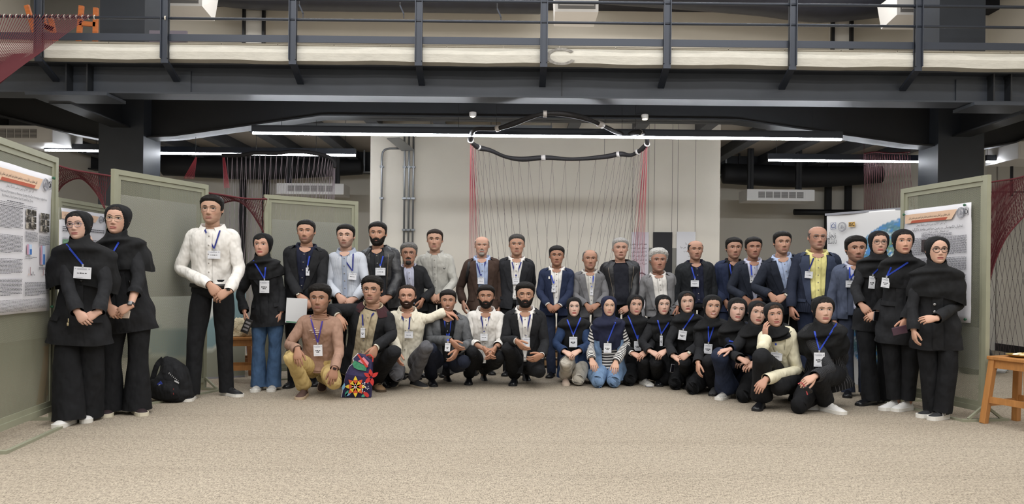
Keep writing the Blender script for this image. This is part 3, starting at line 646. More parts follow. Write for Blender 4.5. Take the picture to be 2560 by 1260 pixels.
    for sd_, sg in (('a', -1), ('b', 1)):
        HJ = pel+R2*sg*.088*k*S.get('sw', 1)-UPs*.03; Lg = S.get('l'+sd_)
        if Lg is None:
            g = G(*S['feet'][0 if sg < 0 else 1]); ta = yaw+math.radians(S.get('toe', 12)*sg); td = np.array([math.sin(ta), -math.cos(ta), 0])
            if 'toes' in S: ta = yaw+math.radians(S['toes'][0 if sg < 0 else 1]); td = np.array([math.sin(ta), -math.cos(ta), 0])
            an = np.array([g[0], g[1], .085*k])-td*.06*k; K = (HJ+an)/2+fw*.025*k+R*sg*.01; legs[sd_] = dict(H=HJ, K=K, A=an, td=td, tu=UP, stand=True, sg=sg)
        else:
            K = W(*Lg['k'])
            if 'foot' not in Lg: K = G(*Lg['k'][:2]); K = np.array([K[0], K[1]+.055, .068*k])
            if 'foot' in Lg:
                g = G(*Lg['foot']); ta = yaw+math.radians(Lg.get('toe', 10*sg)); td = np.array([math.sin(ta), -math.cos(ta), 0]); an = np.array([g[0], g[1], .09*k])-td*.06*k; tu = UP
                if Lg.get('heel'): td = nrm(td-UP*Lg['heel']); tu = nrm(UP+np.array([math.sin(ta), -math.cos(ta), 0])*Lg['heel']); an = an+UP*.09*Lg['heel']-np.array([td[0], td[1], 0])*.02
            else:                                     # shin folded back along the floor
                q = Lg.get('back', (0.02, -.40)); an = np.array([K[0], K[1], 0])+R*q[0]-fw*(-q[1])+UP*(.10*k); td = nrm(-UP*.9-fw*-.25); tu = nrm(-fw*1.0+UP*.2)
                if Lg.get('flat'): td = nrm(-fw-UP*.15); tu = nrm(-UP+.15*fw); an[2] = .06
            legs[sd_] = dict(H=HJ, K=K, A=an, td=td, tu=tu, stand=False, sg=sg)
    # ---- body: one figure from head to feet
    face = Face(fem, S.get('nose', 1.0), S.get('wide', 1.0), S.get('smile', 0.0), S.get('jaw', 1.0)); G0 = face.grid(); N0 = gnormals(G0); nr, nc = G0.shape[:2]
    X, Y, Z = G0[..., 0], G0[..., 1], G0[..., 2]; C = np.tile(skin, (nr, nc, 1)).astype(float); fr = sst(.05, .2, Y)
    lz = face.lipz(X); lm = (gs(Z-lz-.018, .020)+gs(Z-lz+.022, .024)); lm = np.clip(lm*1.1, 0, 1)*sst(.125, .085, np.abs(X))*fr
    lip = np.array(lin(S.get('lips', '#a8605a' if fem else '#9a6258'))); C = C*(1-.85*lm[..., None])+lip*.85*lm[..., None]
    C = C*(1-.5*(gs(Z-lz, .006)*sst(.12, .09, np.abs(X))*fr)[..., None])
    bl = (gs(np.abs(X)-.17, .08)*gs(Z-.36, .09)+.6*gs(X, .05)*gs(Z-.34, .04))*fr*.22; C = C*(1-bl[..., None])+np.array([.62, .25, .19])*bl[..., None]
    C *= (1-.35*gs(np.abs(X)-.03, .012)*gs(Z-.302, .010)*fr)[..., None]  # nostril shade painted into the skin colour
    bd = S.get('beard'); bcol = np.array(lin(S.get('bcol', S.get('hair', {}).get('col', '#17120f'))))
    # beard area: jaw, chin and moustache, clear of the lips
    cheek = .235+.9*np.clip(np.abs(X)-.13, 0, 1); bm = sst(.0, .05, cheek-Z+.02)*sst(-.06, .06, Y)
    bm = bm*(1-gs(X, .085)*gs(Z-.205, .035)*.98*sst(.2, .3, Y)); mu = gs(Z-.262, .026)*sst(.15, .10, np.abs(X))*fr; area_ = np.clip(np.maximum(bm*(Z < .5), mu), 0, 1)
    if S.get('chinonly'): area_ = np.clip(np.maximum(gs(X, .10)*sst(.20, .13, Z)*fr*(1-gs(Z-.19, .03)*gs(X, .07)), mu), 0, 1)
    if S.get('mous'): area_ = mu
    st_ = S.get('stub', 0.0)
    if st_: a3 = (area_*st_)[..., None]; C = C*(1-a3)+(skin*.25+bcol*.75)*a3
    body = Mb(); Vh = toW(G0).reshape(-1, 3); body.add(Vh, gridf(nr, nc)+[tuple(range(nc))[::-1], tuple((nr-1)*nc+j for j in range(nc))], col=C.reshape(-1, 3))
    for sg in (-1, 1):                                   # ears
        wE = np.interp(.47, _Z, face.W); A2 = np.linspace(0, 2*PI, 17)[:-1]; rings = []
        for q, (sc, o) in enumerate(((1, .0), (1.03, .035), (.86, .055), (.6, .030), (.25, .022))):
            rings.append(np.stack([sg*(wE-.022+o+.018*np.cos(A2+2.6)), -.035+.058*sc*np.cos(A2)-.01*q*.3, .475+.098*sc*np.sin(A2)*(1+.12*np.sin(A2))], 1))
        V = np.concatenate(rings); body.add(toW(V), gridf(5, 16)+[tuple(64+j for j in range(16))], col=skin*np.array([1.02, .93, .9]))
    V, f, uv = tube(np.array([(*(O-hF*H*.08+hU*H*.30), .235*H, .25*H), (*(O-hF*H*.10), .232*H*(.9 if fem else 1.05), .26*H*(.9 if fem else 1)), (*(NB+UPs*.03), .062*k, .060*k), (*NB, .068*k, .064*k), (*(NB-UPs*.05), .085*k, .072*k)]), m=4, n=20, ref=fw, cap=(.2, .2)); body.add(V, f, col=skin)
    sr = np.linspace(.06, .985, 22); ph = np.arange(28)*2*PI/28; V = TP(sr[:, None], ph[None], -.022*k); body.add(V.reshape(-1, 3), gridf(22, 28)+[tuple(range(28)), tuple(21*28+j for j in range(28))], col=skin)
    for sd_ in 'ab':
        a = arms[sd_]; J, E, Wr = a['J'], a['E'], a['W']
        V, f, uv = tube(np.array([(*a['J0'], .06*k, .055*k), (*J, .052*k, .05*k), (*(J+(E-J)*.5), .043*k, .043*k), (*E, .037*k, .037*k), (*(E+(Wr-E)*.35), .037*k, .036*k), (*(E+(Wr-E)*.8), .028*k, .024*k), (*(Wr), .0265*k, .020*k)]), m=3, n=12, ref=a['nv'], cap=(.5, .3)); body.add(V, f, col=skin)
        hk = k*S.get('hand', 1.0)*(.93 if fem else 1.03)
        for V, f in hand_mesh(Wr, a['dv'], a['nv'], -a['sg'], hk, a['cu'], a['th'], a['A'].get('spread', .10)): body.add(V, f, col=skin*np.array([1.02, .96, .93]))
        g = dict(legs[sd_])
        if not g['stand']: g['K'] = g['K']-nrm(nrm(g['K']-g['H'])-nrm(g['A']-g['K']))*.040*k
        V, f, uv = tube(np.array([(*g['H'], .06*k, .06*k), (*(g['H']*.5+g['K']*.5), .05*k, .05*k), (*g['K'], .034*k, .034*k), (*(g['K']*.5+g['A']*.5), .034*k, .034*k), (*g['A'], .032*k, .034*k), (*(g['A']+g['td']*.05-g['tu']*.05), .032*k, .03*k)]), m=2, n=10, ref=fw, cap=(.5, .5)); body.add(V, f, col=skin*.9)
    emit('body', body, SKIN, col=True)
    # ---- eyes, brows
    for sg in (-1, 1):
        nx, nz = 21, 9; ew = .068*S.get('eye', 1.0)*(1.22 if fem else 1.04); tx = np.linspace(-1, 1, nx); sh = np.maximum(1-tx**2, 0)**.75
        up = (.025 if fem else .019)*S.get('open', 1.2); lo = .014*S.get('open', 1.2)*(1-.3*S.get('smile', 0)); Vv = []; Cc = []
        ex = .142; zc = .503; yc = float(face.y(np.array(ex), np.array(zc)))
        tilt = .006*tx*sg
        for j in range(nz):
            t = j/(nz-1); dz = -lo*sh+(up+lo)*sh*t+tilt
            x = sg*ex+tx*ew; yy = yc+.008-.9*((tx*ew)**2+dz**2)-.006*sg*tx*1.0
            Vv.append(np.stack([x, yy, zc+dz], 1)); r = np.hypot(tx*ew-S.get('gaze', 0)*.01, dz-.003)
            cc = np.tile(np.array([.47, .44, .42]), (nx, 1)); cc[r < .0285] = (.045, .022, .012); cc[r < .012] = (.004, .004, .004); cc[(sh < .28)] = skin*.6
            if j >= nz-1: cc[:] = (.012, .008, .008)
            if j == 0: cc[:] = skin*.55
            Cc.append(cc)
        lash = Vv[-1].copy(); lash[:, 2] += (.011 if fem else .006)*(sh+.1); lash[:, 1] += .004; Vv.append(lash); Cc.append(np.tile((.014, .010, .009), (nx, 1)))
        mb = Mb().add(toW(np.array(Vv)).reshape(-1, 3), gridf(nz+1, nx, False), col=np.array(Cc).reshape(-1, 3)); emit('eye', mb, EYEM, col=True)
        bx = np.linspace(.048, .232, 12); bt = S.get('brow', .036 if not fem else .025); arch = (.592+S.get('browz', 0))+.020*np.sin((bx-.04)/.19*PI*.8)-.012*sst(.15, .23, bx); th = bt*(.75+.5*np.sin((bx-.04)/.18*PI))*.8; th[-1] *= .3; rowsV = []
        for q in (-.5, -.2, .2, .5):
            z = arch+th*q; y = face.y(sg*bx, z)+.010*(1-abs(q)*1.6); rowsV.append(np.stack([sg*bx, y, z], 1))
        mb = Mb().add(toW(np.array(rowsV)).reshape(-1, 3), gridf(4, 12, False)); emit('eyebrow', mb, hair_mat('hair_'+S.get('bcol', '#16110e'), S.get('bcol', '#16110e')))
    if S.get('teeth'):
        tx = np.linspace(-.075, .075, 9); rows = []
        for q in (-.010, .006): z = face.lipz(tx)+q*(1-(tx/.09)**2)+.001; rows.append(np.stack([tx, face.y(tx, z)+.010, z], 1))
        emit('teeth', Mb().add(toW(np.array(rows)).reshape(-1, 3), gridf(2, 9, False)), pm('teeth', '#e8e2d8', .3))
    # ---- hair, beard
    def shell(name, t, mat, keep, extra=None):
        V = G0+N0*t[..., None]
        if extra is not None: V = V+extra
        fc = gridf(nr, nc)+[tuple((nr-1)*nc+j for j in range(nc))]; kf = keep.reshape(-1); fc = [q for q in fc if any(kf[i] for i in q)]
        used = sorted({i for q in fc for i in q}); mp = {u: i for i, u in enumerate(used)}
        if not fc: return None
        return emit(name, Mb().add(toW(V.reshape(-1, 3)[used]), [tuple(mp[i] for i in q) for q in fc]), mat)
    hs = S.get('hair')
    if hs:
        t, m = hairfield(G0, hs); shell('hair', t, hair_mat('hair_'+hs['col'], hs['col'], hs.get('rough', .6)), m > 0)
    if bd:
        t = np.where(area_ > .18, bd*.8*sst(.12, .7, area_)+.004*wob(G0, 90, 2)*(area_ > .4)+.002, -.01); shell('beard', t, hair_mat('hair_'+S.get('bcol', '#17120f'), S.get('bcol', '#17120f'), .6), area_ > .22)
    # ---- trousers
    def fold(seed, amp, joints=(.5,), n=2):
        r = np.random.RandomState(seed); f1, f2, p1, p2 = r.uniform(16, 26), r.uniform(9, 15), r.rand()*6, r.rand()*6
        def fn(u, v):
            w = sum(math.exp(-((v-j)/.13)**2) for j in joints)+.25
            q1 = 1-2*np.abs(np.sin(f1*v*.8+1.3*np.sin(2*PI*u+p1)+p2))**.7; q2 = np.sin(f2*v+n*2*PI*u+p1); return 1+amp*w*(q1*.8+q2*.5)
        return fn
    tr = S.get('tr', {}); tm = tr.get('m'); tb = tr.get('b', 1.0)*k; hem = tr.get('hem', .058)*k; kn = tr.get('kn', .070)*tb; th_ = tr.get('th', .092)*tb
    mb = Mb(); srp = np.linspace(-.10, .20, 9); php = np.arange(32)*2*PI/32; sc_ = np.interp(srp, [-.10, -.05, .0, .2], [.55, .86, .97, 1.0])
    ctr = TP(srp, 0*srp, 0); Vp = TP(srp[:, None], php[None], -.004*k); cc_ = (Vp.max(1, keepdims=True)+Vp.min(1, keepdims=True))/2; Vp = cc_+(Vp-cc_)*sc_[:, None, None]
    mb.add(Vp.reshape(-1, 3), gridf(9, 32)+[tuple(range(32))], np.zeros((288, 2)))
    for sd_ in 'ab':
        g = legs[sd_]; Hh, K, A_ = g['H'], g['K'], g['A']; 
        if g['stand']:
            end = np.array([A_[0], A_[1], tr.get('hz', .035)])+g['td']*.03
            P = [(*(Hh+UPs*.05), th_*.72, th_*.9), (*Hh, th_*.86, th_*1.02), (*(Hh*.6+K*.4), th_*.93, th_*.98), (*K, kn, kn*1.03), (*(K*.5+end*.5), kn*.92 if hem < .075*k else (kn+hem)*.5, kn*.95 if hem < .075*k else (kn+hem)*.52), (*end, hem, hem*1.12)]
            V, f, uv = tube(np.array(P), m=7, n=20, ref=fw, cap=(.3, 0), fold=fold(int(hx)+g['sg'], tr.get('fold', .022), (.5, .95)))
        else:
            end = A_+(A_-K)/np.linalg.norm(A_-K)*(-.02); dK = nrm(K-Hh); eK = nrm(end-K); ou = nrm(dK-eK)
            P = [(*(Hh-dK*.03), th_*.86, th_*.95), (*(Hh*.7+K*.3), th_*1.05, th_*1.05), (*(Hh*.25+K*.75), th_*.9, th_*.9), (*(K-dK*.045*k), kn*1.06, kn*1.06), (*(K+ou*.012), kn*1.0, kn*1.0), (*(K+eK*.06*k), kn*1.0, kn*1.0), (*(K*.5+end*.5), kn*.98, kn*1.02), (*end, max(hem, .05*k), max(hem, .05*k)*1.05)]
            V, f, uv = tube(np.array(P), m=6, n=20, ref=fw, cap=(.4, .2), fold=fold(int(hx)+g['sg'], tr.get('fold', .022)*1.5, (.45, .55, .8)))
        mb.add(V, f, uv)
    emit('trousers', mb, tm, uv=True)
    # ---- shoes
    sh = S.get('shoe', {}); sm, so = sh.get('m', pm('black_leather', '#15161a', .35)), sh.get('sole', pm('black_rubber', '#101012', .7)); sth = sh.get('st', .018)
    for sd_ in 'ab':
        g = legs[sd_]; td, tu = g['td'], g['tu']; td = nrm(td); tu = nrm(tu-td*np.dot(tu, td)); sx = np.cross(td, tu); L = (.272 if not fem else .262)*k*1.04
        bs = g['A']-tu*.088*k-td*.065*k if g['stand'] or abs(tu[2]) > .9 else g['A']-tu*.06*k-td*.05*k
        if g['stand'] or tu[2] > .97: bs = np.array([bs[0], bs[1], 0.001])+td*.022*k
        o = empty('shoe', (0, 0, 0)) if False else None
        tt = np.array([0, .04, .12, .25, .40, .55, .70, .82, .92, .98, 1.0]); wd_ = np.array([.016, .027, .034, .035, .035, .041, .046, .046, .040, .027, .010])*k; hh = np.array([.055, .075, .092, .094, .082, .067, .056, .049, .041, .032, .024])*k*(1 if not sh.get('chunky') else 1.08)
        aa = np.linspace(0, PI, 13); V = []
        for t, w_, h_ in zip(tt, wd_, hh):
            for a in aa: V.append(bs+td*t*L+sx*w_*np.cos(a)*(1-.12*np.sin(a))+tu*(sth*.6+(h_-sth*.6)*np.sin(a)**.75))
        upo = emit('shoe', Mb().add(V, gridf(11, 13, False)), sm)
        V = []; tk = 1.09 if sth > .025 else 1.04
        for t, w_ in zip(tt, wd_):
            for a, b_ in ((-1, 0), (1, 0), (1, 1), (-1, 1)): V.append(bs+td*((t-.5)*1.03+.5)*L+sx*w_*a*tk+tu*(0 if not b_ else sth*(1.15 if t < .3 else 1)))
        emit('sole', Mb().add(V, gridf(11, 4)+[(0, 1, 2, 3), (43, 42, 41, 40)]), so, upo, smooth=False)
        if sh.get('lace'):
            mb = Mb()
            for q in range(4):
                t = .42+.085*q; i = np.interp(t, tt, hh); w_ = np.interp(t, tt, wd_); pipe(mb, [bs+td*(t+.02*(-1)**q)*L+sx*w_*np.cos(a)*.62+tu*(i*np.sin(a)**.6+.004) for a in (.9, 1.3, 1.84, 2.24)], .003, 4)
            emit('laces', mb, sh['lace'], upo)
        if sh.get('stripe'):
            for s_ in (-1, 1):
                for q in range(3):
                    t = .34+.075*q; h_ = np.interp(t, tt, hh); w_ = np.interp(t, tt, wd_); P = [bs+td*(t-.03*a)*L+sx*s_*(w_*np.cos(a)*(1-.12*np.sin(a))+.003)+tu*(sth*.6+(h_-sth*.6)*np.sin(a)**.75) for a in (.2, .5, .8)]; mb = Mb(); 
                    for u_, v_ in zip(P[:-1], P[1:]): mb.obox(u_, v_, .004, .008, td)
                    emit('side_stripe', mb, sh['stripe'], upo)
    # ---- tops
    def sleeves(mb, mat_fold, r, end=1.0, wr=None, seed=0):
        for sd_ in 'ab':
            a = arms[sd_]; J, E, Wr = a['J'], a['E'], a['W']; wr_ = wr or .043
            Pn = [(*(a['J0']+UP*.005), r*.95, r*.95), (*J, r*1.0, r*1.02), (*(J+(E-J)*.28), r*.97, r*.98), (*(J+(E-J)*.7), r*.86, r*.86)]
            dE = nrm(E-J); eE = nrm(Wr-E); ou = (dE-eE)*.5; e2 = end-.0
            if end > .55: Pn += [(*(E-dE*.03*k+ou*.008), r*.80, r*.80), (*(E+eE*.035*k+ou*.006), r*.78, r*.78), (*(E+(Wr-E)*.35), r*.73, r*.73), (*(E+(Wr-E)*(.35+.65*(e2-.55)/.45)*.8), r*.5+wr_*k*.5, r*.5+wr_*k*.5), (*(E+(Wr-E)*(.35+.65*(e2-.55)/.45)), wr_*k, wr_*k*.92)]
            V, f, uv = tube(np.array(Pn), m=5, n=18, ref=a['nv'], cap=(.6, 0), fold=fold(int(hx)*3+a['sg']+seed, mat_fold, (.52, .85, .3))); mb.add(V, f, uv)
    def closed(name, mat, s0, s1, off, slv=None, flare=0.0, fam=.010, lat=0., end=1., wr=None, n=44, hemw=0.0):
        mb = Mb(); nrw = 34; sr = np.linspace(s0, s1, nrw); ph = np.arange(n)*2*PI/n; Sg, Pg = np.meshgrid(sr, ph, indexing='ij')
        q = off+fam*k*(np.sin(Sg*17+2.5*np.sin(Pg*2+hx))*.5+np.sin(Pg*5+Sg*6+hx)*.5)*sst(1.0, .8, Sg)*(.35+sst(.5, .05, Sg))
        q = q if s0 < .04 else off+(q-off)*sst(s0, s0+.12, Sg)
        V = TP(Sg, Pg, q, lat, flare); mb.add(V.reshape(-1, 3), gridf(nrw, n), np.stack([Pg/(2*PI), Sg*T], -1).reshape(-1, 2))
        if slv: sleeves(mb, fam*3.2, slv*k, end, wr)
        o = emit(name, mb, mat, uv=True); garments.append(mb); return o
    def opened(name, mat, s0, s1, off, slv, vs=.34, gb=.03, gt=.62, flare=.0, fam=.009, lapel=None, end=1., wr=None, cut=.35, lapw=.075):
        mb = Mb(); nrw, n = 40, 46; sr = np.linspace(s0, s1, nrw)
        def gap(s):
            hw = np.interp(s, _S, HW)*sw; x0 = .18*k*math.sin(gb); x1 = .125*k*gt; x = np.where(s > vs, x0+(x1-x0)*np.clip((s-vs)/(.955-vs), 0, 1), x0+.10*k*cut*np.clip(vs-.15-s, 0, 1)**1.3*2); return np.arcsin(np.clip(x/hw, 0, .93))**1.0
        g = gap(sr); tt = np.linspace(0, 1, n); Sg = np.repeat(sr[:, None], n, 1); Pg = g[:, None]+(2*PI-2*g[:, None])*tt[None]
        q = off+fam*k*(np.sin(Sg*15+2.5*np.sin(Pg*2+hx))*.5+np.sin(Pg*5+Sg*6+hx)*.5)*sst(1.0, .8, Sg)*(.35+sst(.5, .05, Sg)); ed = np.minimum(tt, 1-tt)[None]; q = q+.004*k*gs(ed, .05)-.012*k*gs(ed, .008)
        V = TP(Sg, Pg, q, 0, flare); mb.add(V.reshape(-1, 3), gridf(nrw, n, False), np.stack([Pg/(2*PI), Sg*T], -1).reshape(-1, 2))
        if slv > .03: sleeves(mb, fam*3.2, slv*k, end, wr)
        o = emit(name, mb, mat, uv=True); garments.append(mb)
        if lapel is not None:
            for sg in (-1, 1):
                sl = np.linspace(vs+.01, .955, 18); gl = gap(sl); wdt = lapw*k*np.interp(sl, [vs, vs+.1, .72, .80, .805, .86, .955], [.05, .5, 1.05, 1.3, .85, .95, .8]); rows = []
                for j, tq in enumerate((0, .5, 1)):
                    hw = np.interp(sl, _S, HW)*sw; rows.append(TP(sl, sg*(gl+tq*wdt/hw), off+.012*k+(.006*k if tq == .5 else 0)+(.002*k if tq == 1 else 0)))
                lb = Mb().add(np.array(rows).reshape(-1, 3), gridf(3, 18, False)); emit('lapel', lb, lapel, o); garments.append(lb)
            # collar folded round the neck
            ph = np.linspace(.85, 2*PI-.85, 26); cr = np.array([TP(np.full(26, .995), ph, .022*k)+UP*.018*k, TP(np.full(26, .985), ph, .030*k)+UP*.022*k, TP(np.full(26, .955), ph, .026*k)])
            emit('collar', Mb().add(cr.reshape(-1, 3), gridf(3, 26, False)), lapel, o)
        return o
    def shirt_collar(par, mat, g0=.30, h=.040, pt=.055, off=0.0):
        ph = np.linspace(g0, 2*PI-g0, 34); fr_ = np.clip(np.cos(ph), 0, 1); af = np.minimum(ph, 2*PI-ph)-g0; lowp = pt*k*np.clip(1-af/.75, 0, 1)**1.3; ph4 = ph+np.where(ph < PI, 1, -1)*.30*np.exp(-(af/.35)**2)
        r1 = TP(np.full(34, 1.0), ph, .006*k+off)-UP*(.035*k*fr_)[:, None]; r2 = TP(np.full(34, 1.0), ph, .008*k+off)+UP*((h*k)-(.038*k*fr_))[:, None]
        r3 = TP(np.full(34, 1.0), ph, .014*k+off)+UP*((h*k+.002)-(.038*k*fr_))[:, None]; r4 = TP(np.full(34, .985), ph4, .015*k+off)-UP*((.030*k*fr_)+lowp+.004)[:, None]+FWs*(lowp*.26+.008*fr_)[:, None]
        o = emit('collar', Mb().add(np.array([r1, r2, r3, r4]).reshape(-1, 3), gridf(4, 34, False)), mat, par); return o
    def buttons(par, mat, s0, s1, n, off, x=0.0, r=.006):
        for s in np.linspace(s0, s1, n):
            c = TP(s, x, off); V, f, uv = tube(np.array([(*c, r, r), (*(c+FWs*.005), r, r)]), m=1, n=8, ref=(0, 0, 1), cap=(0, .3)); emit('button', Mb().add(V, f), mat, par)
    def placket(par, mat, s0, s1, off, w=.017):
        s = np.linspace(s0, s1, 20); hw = np.interp(s, _S, HW)*sw; rows = [TP(s, a*w*k/hw, off+b) for a, b in ((-1, .001), (-.9, .004), (.9, .004), (1, .001))]; emit('placket', Mb().add(np.array(rows).reshape(-1, 3), gridf(4, 20, False)), mat, par)
    for lay in S['tops']:
        ty = lay[0]; kw = dict(lay[1]); mat = kw.pop('m'); nm = kw.pop('n', ty)
        if ty == 'shirt':
            tuck = kw.get('s0', .08); o = closed(nm, mat, tuck, .985, kw.get('off', .004), kw.get('slv', None), 0, kw.get('fam', .010), 0, kw.get('end', 1.), kw.get('wr'))
            if kw.get('col', True): shirt_collar(o, kw.get('cm', mat), kw.get('g0', .30), kw.get('h', .040), kw.get('pt', .042))
            placket(o, mat, tuck+.03, .93, kw.get('off', .004)+.008)
            if kw.get('btn', True): buttons(o, kw.get('bm', pm('shirt_button', '#8f8b86', .4)), tuck+.08, .88, 6, kw.get('off', .004)+.012)
            if kw.get('skinv'):      # open collar: a V of skin
                s = np.linspace(.915, 1.0, 10); rows = [TP(s, a*np.interp(s, [.915, 1.0], [.01, .50]), kw.get('off', .004)+.013) for a in np.linspace(-1, 1, 9)]; emit('open_neck', Mb().add(np.array(rows).reshape(-1, 3), gridf(9, 10, False), col=skin), SKIN, o, col=True)
        elif ty == 'tee':
            o = closed(nm, mat, kw.get('s0', .0), kw.get('s1', .992), kw.get('off', .004), kw.get('slv', None), 0, kw.get('fam', .010), 0, kw.get('end', 1.), kw.get('wr')); ph = np.arange(30)*2*PI/30
            ctr = [(*TP(kw.get('s1', .992)-.008*np.clip(np.cos(q), 0, 1), q, .006), .006*k, .006*k) for q in np.append(ph, ph[0])]; V, f, uv = tube(np.array(ctr), m=1, n=6, cap=(0, 0), smooth=False); emit('neck_rib', Mb().add(V, f), mat, o)
            if kw.get('cuffs'):
                for sd_ in 'ab':
                    a = arms[sd_]; e_ = nrm(a['W']-a['E']); V, f, uv = tube(np.array([(*(a['W']-e_*.06*k), .040*k, .037*k), (*(a['W']-e_*.03*k), .042*k, .038*k), (*(a['W']-e_*.0*k), .036*k, .032*k)]), m=2, n=14, ref=a['nv'], cap=(0, 0)); emit('cuff', Mb().add(V, f), kw['cuffs'], o)
            if kw.get('rib') is not None:
                s0 = kw.get('s0', 0); sr = np.linspace(s0-.05, s0+.03, 5); ph = np.arange(36)*2*PI/36; V = TP(sr[:, None], ph[None], kw.get('off', .004)+.006); emit('hem_band', Mb().add(V.reshape(-1, 3), gridf(5, 36)), kw['rib'], o)
        elif ty == 'coat':
            o = closed(nm, mat, kw.get('s0', -.42), .975, kw.get('off', .014), kw.get('slv', .066), kw.get('flare', .06), kw.get('fam', .010), kw.get('lat', 0), kw.get('end', 1.), kw.get('wr', .05))
            placket(o, mat, kw.get('s0', -.42)+.02, .8, kw.get('off', .014)+.010, .03)
            if kw.get('bm'): buttons(o, kw['bm'], kw.get('b0', .1), kw.get('b1', .5), kw.get('bn', 3), kw.get('off', .014)+.022, kw.get('bx', .12), .011)
            if kw.get('lap'):
                for sg in (-1, 1):
                    sl = np.linspace(.42, .9, 14); hw = np.interp(sl, _S, HW)*sw; wdt = .07*k*np.interp(sl, [.42, .75, .8, .9], [.1, 1, .8, .9]); g = np.interp(sl, [.42, .9], [.0, .4]); rows = [TP(sl, sg*(g+tq*wdt/hw), kw.get('off', .014)+.014) for tq in (0, .5, 1)]; lb = Mb().add(np.array(rows).reshape(-1, 3), gridf(3, 14, False)); emit('lapel', lb, kw['lap'], o); garments.append(lb)
            if kw.get('pock'):
                for sg in (-1, 1): rows = [TP(np.full(6, s), sg*np.linspace(.55, 1.05, 6), kw.get('off', .014)+.012, 0, kw.get('flare', .06)) for s in (kw['pock'], kw['pock']-.07)]; emit('pocket_flap', Mb().add(np.array(rows).reshape(-1, 3), gridf(2, 6, False)), mat, o)
            if kw.get('belt'):
                ph = np.arange(36)*2*PI/36; V = TP(np.array([.19, .24, .27])[:, None], ph[None], kw.get('off', .014)+.012); emit('belt_sash', Mb().add(V.reshape(-1, 3), gridf(3, 36)), kw['belt'], o)
        elif ty == 'jacket':
            o = opened(nm, mat, kw.get('s0', -.14), kw.get('s1', .975), kw.get('off', .018), kw.get('slv', .068), kw.get('vs', .30), kw.get('gb', .02), kw.get('gt', .55), kw.get('flare', .05), kw.get('fam', .009), kw.get('lap'), kw.get('end', 1.), kw.get('wr', .045), kw.get('cut', .35), kw.get('lapw', .075))
            if kw.get('stand'):           # standing or turned collar of a casual jacket
                ph = np.linspace(kw.get('sg', .5), 2*PI-kw.get('sg', .5), 30); f_ = np.clip(np.cos(ph), 0, 1); rows = [TP(np.full(30, .965), ph, .020*k)-UP*(.02*f_)[:, None], TP(np.full(30, 1.0), ph, .018*k)+UP*(.030*k-.02*f_)[:, None], TP(np.full(30, 1.0), ph, .030*k)+UP*(.028*k-.02*f_)[:, None], TP(np.full(30, .955), ph, .034*k)-UP*(.035*f_)[:, None]]
                emit('collar', Mb().add(np.array(rows).reshape(-1, 3), gridf(4, 30, False)), kw['stand'], o)
            if kw.get('pocket'):
                for sg in (-1, 1): rows = [TP(np.full(6, s), sg*np.linspace(.5, 1.0, 6), kw.get('off', .018)+.012, 0, .05) for s in (.12, .06)]; emit('pocket_flap', Mb().add(np.array(rows).reshape(-1, 3), gridf(2, 6, False)), mat, o)
            if kw.get('zip'):
                for sg in (-1, 1): 
                    s = np.linspace(.05, .9, 16); mb = Mb(); pipe(mb, list(TP(s, sg*np.interp(s, [kw.get('vs', .3), .94], [kw.get('gb', .02)+.02, kw.get('gt', .55)+.02]), kw.get('off', .018)+.006)), .003, 5); emit('zip', mb, pm('zip_metal', '#8e8478', .35, metal=.7), o)
            if kw.get('bm'): buttons(o, kw['bm'], kw.get('b0', .12), kw.get('vs', .3)-.01, kw.get('bn', 2), kw.get('off', .018)+.012, kw.get('bx', kw.get('gb', .02)+.03), .010)
        elif ty == 'vest':
            o = opened(nm, mat, kw.get('s0', -.05), kw.get('s1', .93), kw.get('off', .012), 0.02, kw.get('vs', .5), kw.get('gb', .01), kw.get('gt', .45), 0, .006, None, .3)
            if kw.get('bm'): buttons(o, kw['bm'], 0.05, .46, 4, kw.get('off', .012)+.012, .10, .008)
        if kw.get('cuff'):
            for sd_ in 'ab':
                a = arms[sd_]; e_ = nrm(a['W']-a['E']); V, f, uv = tube(np.array([(*(a['W']-e_*.03*k), .037*k, .034*k), (*(a['W']+e_*.014*k), .036*k, .032*k)]), m=2, n=14, ref=a['nv'], cap=(0, 0)); emit('shirt_cuff', Mb().add(V, f), kw['cuff'], o)
    if S.get('belt'):
        sr = np.array([.075, .085, .125, .135]); ph = np.arange(40)*2*PI/40; b0 = S.get('bs', 0); V = TP((sr+b0)[:, None], ph[None], np.array([.006, .012, .012, .006])[:, None]); bo = emit('belt', Mb().add(V.reshape(-1, 3), gridf(4, 40)), pm('belt_leather', '#17130f', .4))
        c = TP(.105+b0, 0, .016); emit('buckle', Mb().obox(c-R*.02, c+R*.02, .012, .03, UP), pm('buckle_metal', '#b9b2a2', .3, metal=.9), bo, False)
    # ---- headscarf
    if scarf:
        sc = scarf; smat = sc['m']; th = sc.get('th', .050); ow, oz, oh = sc.get('ow', .28)+.026, sc.get('oz', .43), sc.get('oh', .455)
        ox = sc.get('ox', 0.0); m = ((X-ox)/ow)**2+((Z-oz)/oh)**2-1; m = np.where(Y > -.02, m, 2.0); t = th*sst(0, .30, m)*(1+.12*wob(G0, 9, 7)); t = t+.020*gs(m-.12, .12)+.03*sst(.0, -.35, Y)*sst(.2, .8, Z); t = np.where(m > 0, t, -.014)
        mb = Mb(); Vg = (G0+N0*t[..., None]); fc = gridf(nr, nc)+[tuple((nr-1)*nc+j for j in range(nc))]; kf = (m > 0).reshape(-1); fc = [q for q in fc if any(kf[i] for i in q)]; used = sorted({i for q in fc for i in q}); mp = {u: i for i, u in enumerate(used)}
        mb.add(toW(Vg.reshape(-1, 3)[used]), [tuple(mp[i] for i in q) for q in fc])
        n = 56; ph = np.arange(n)*2*PI/n; cf = np.cos(ph); sf = np.sin(ph); fpos = np.clip(cf, 0, 1); rows = []
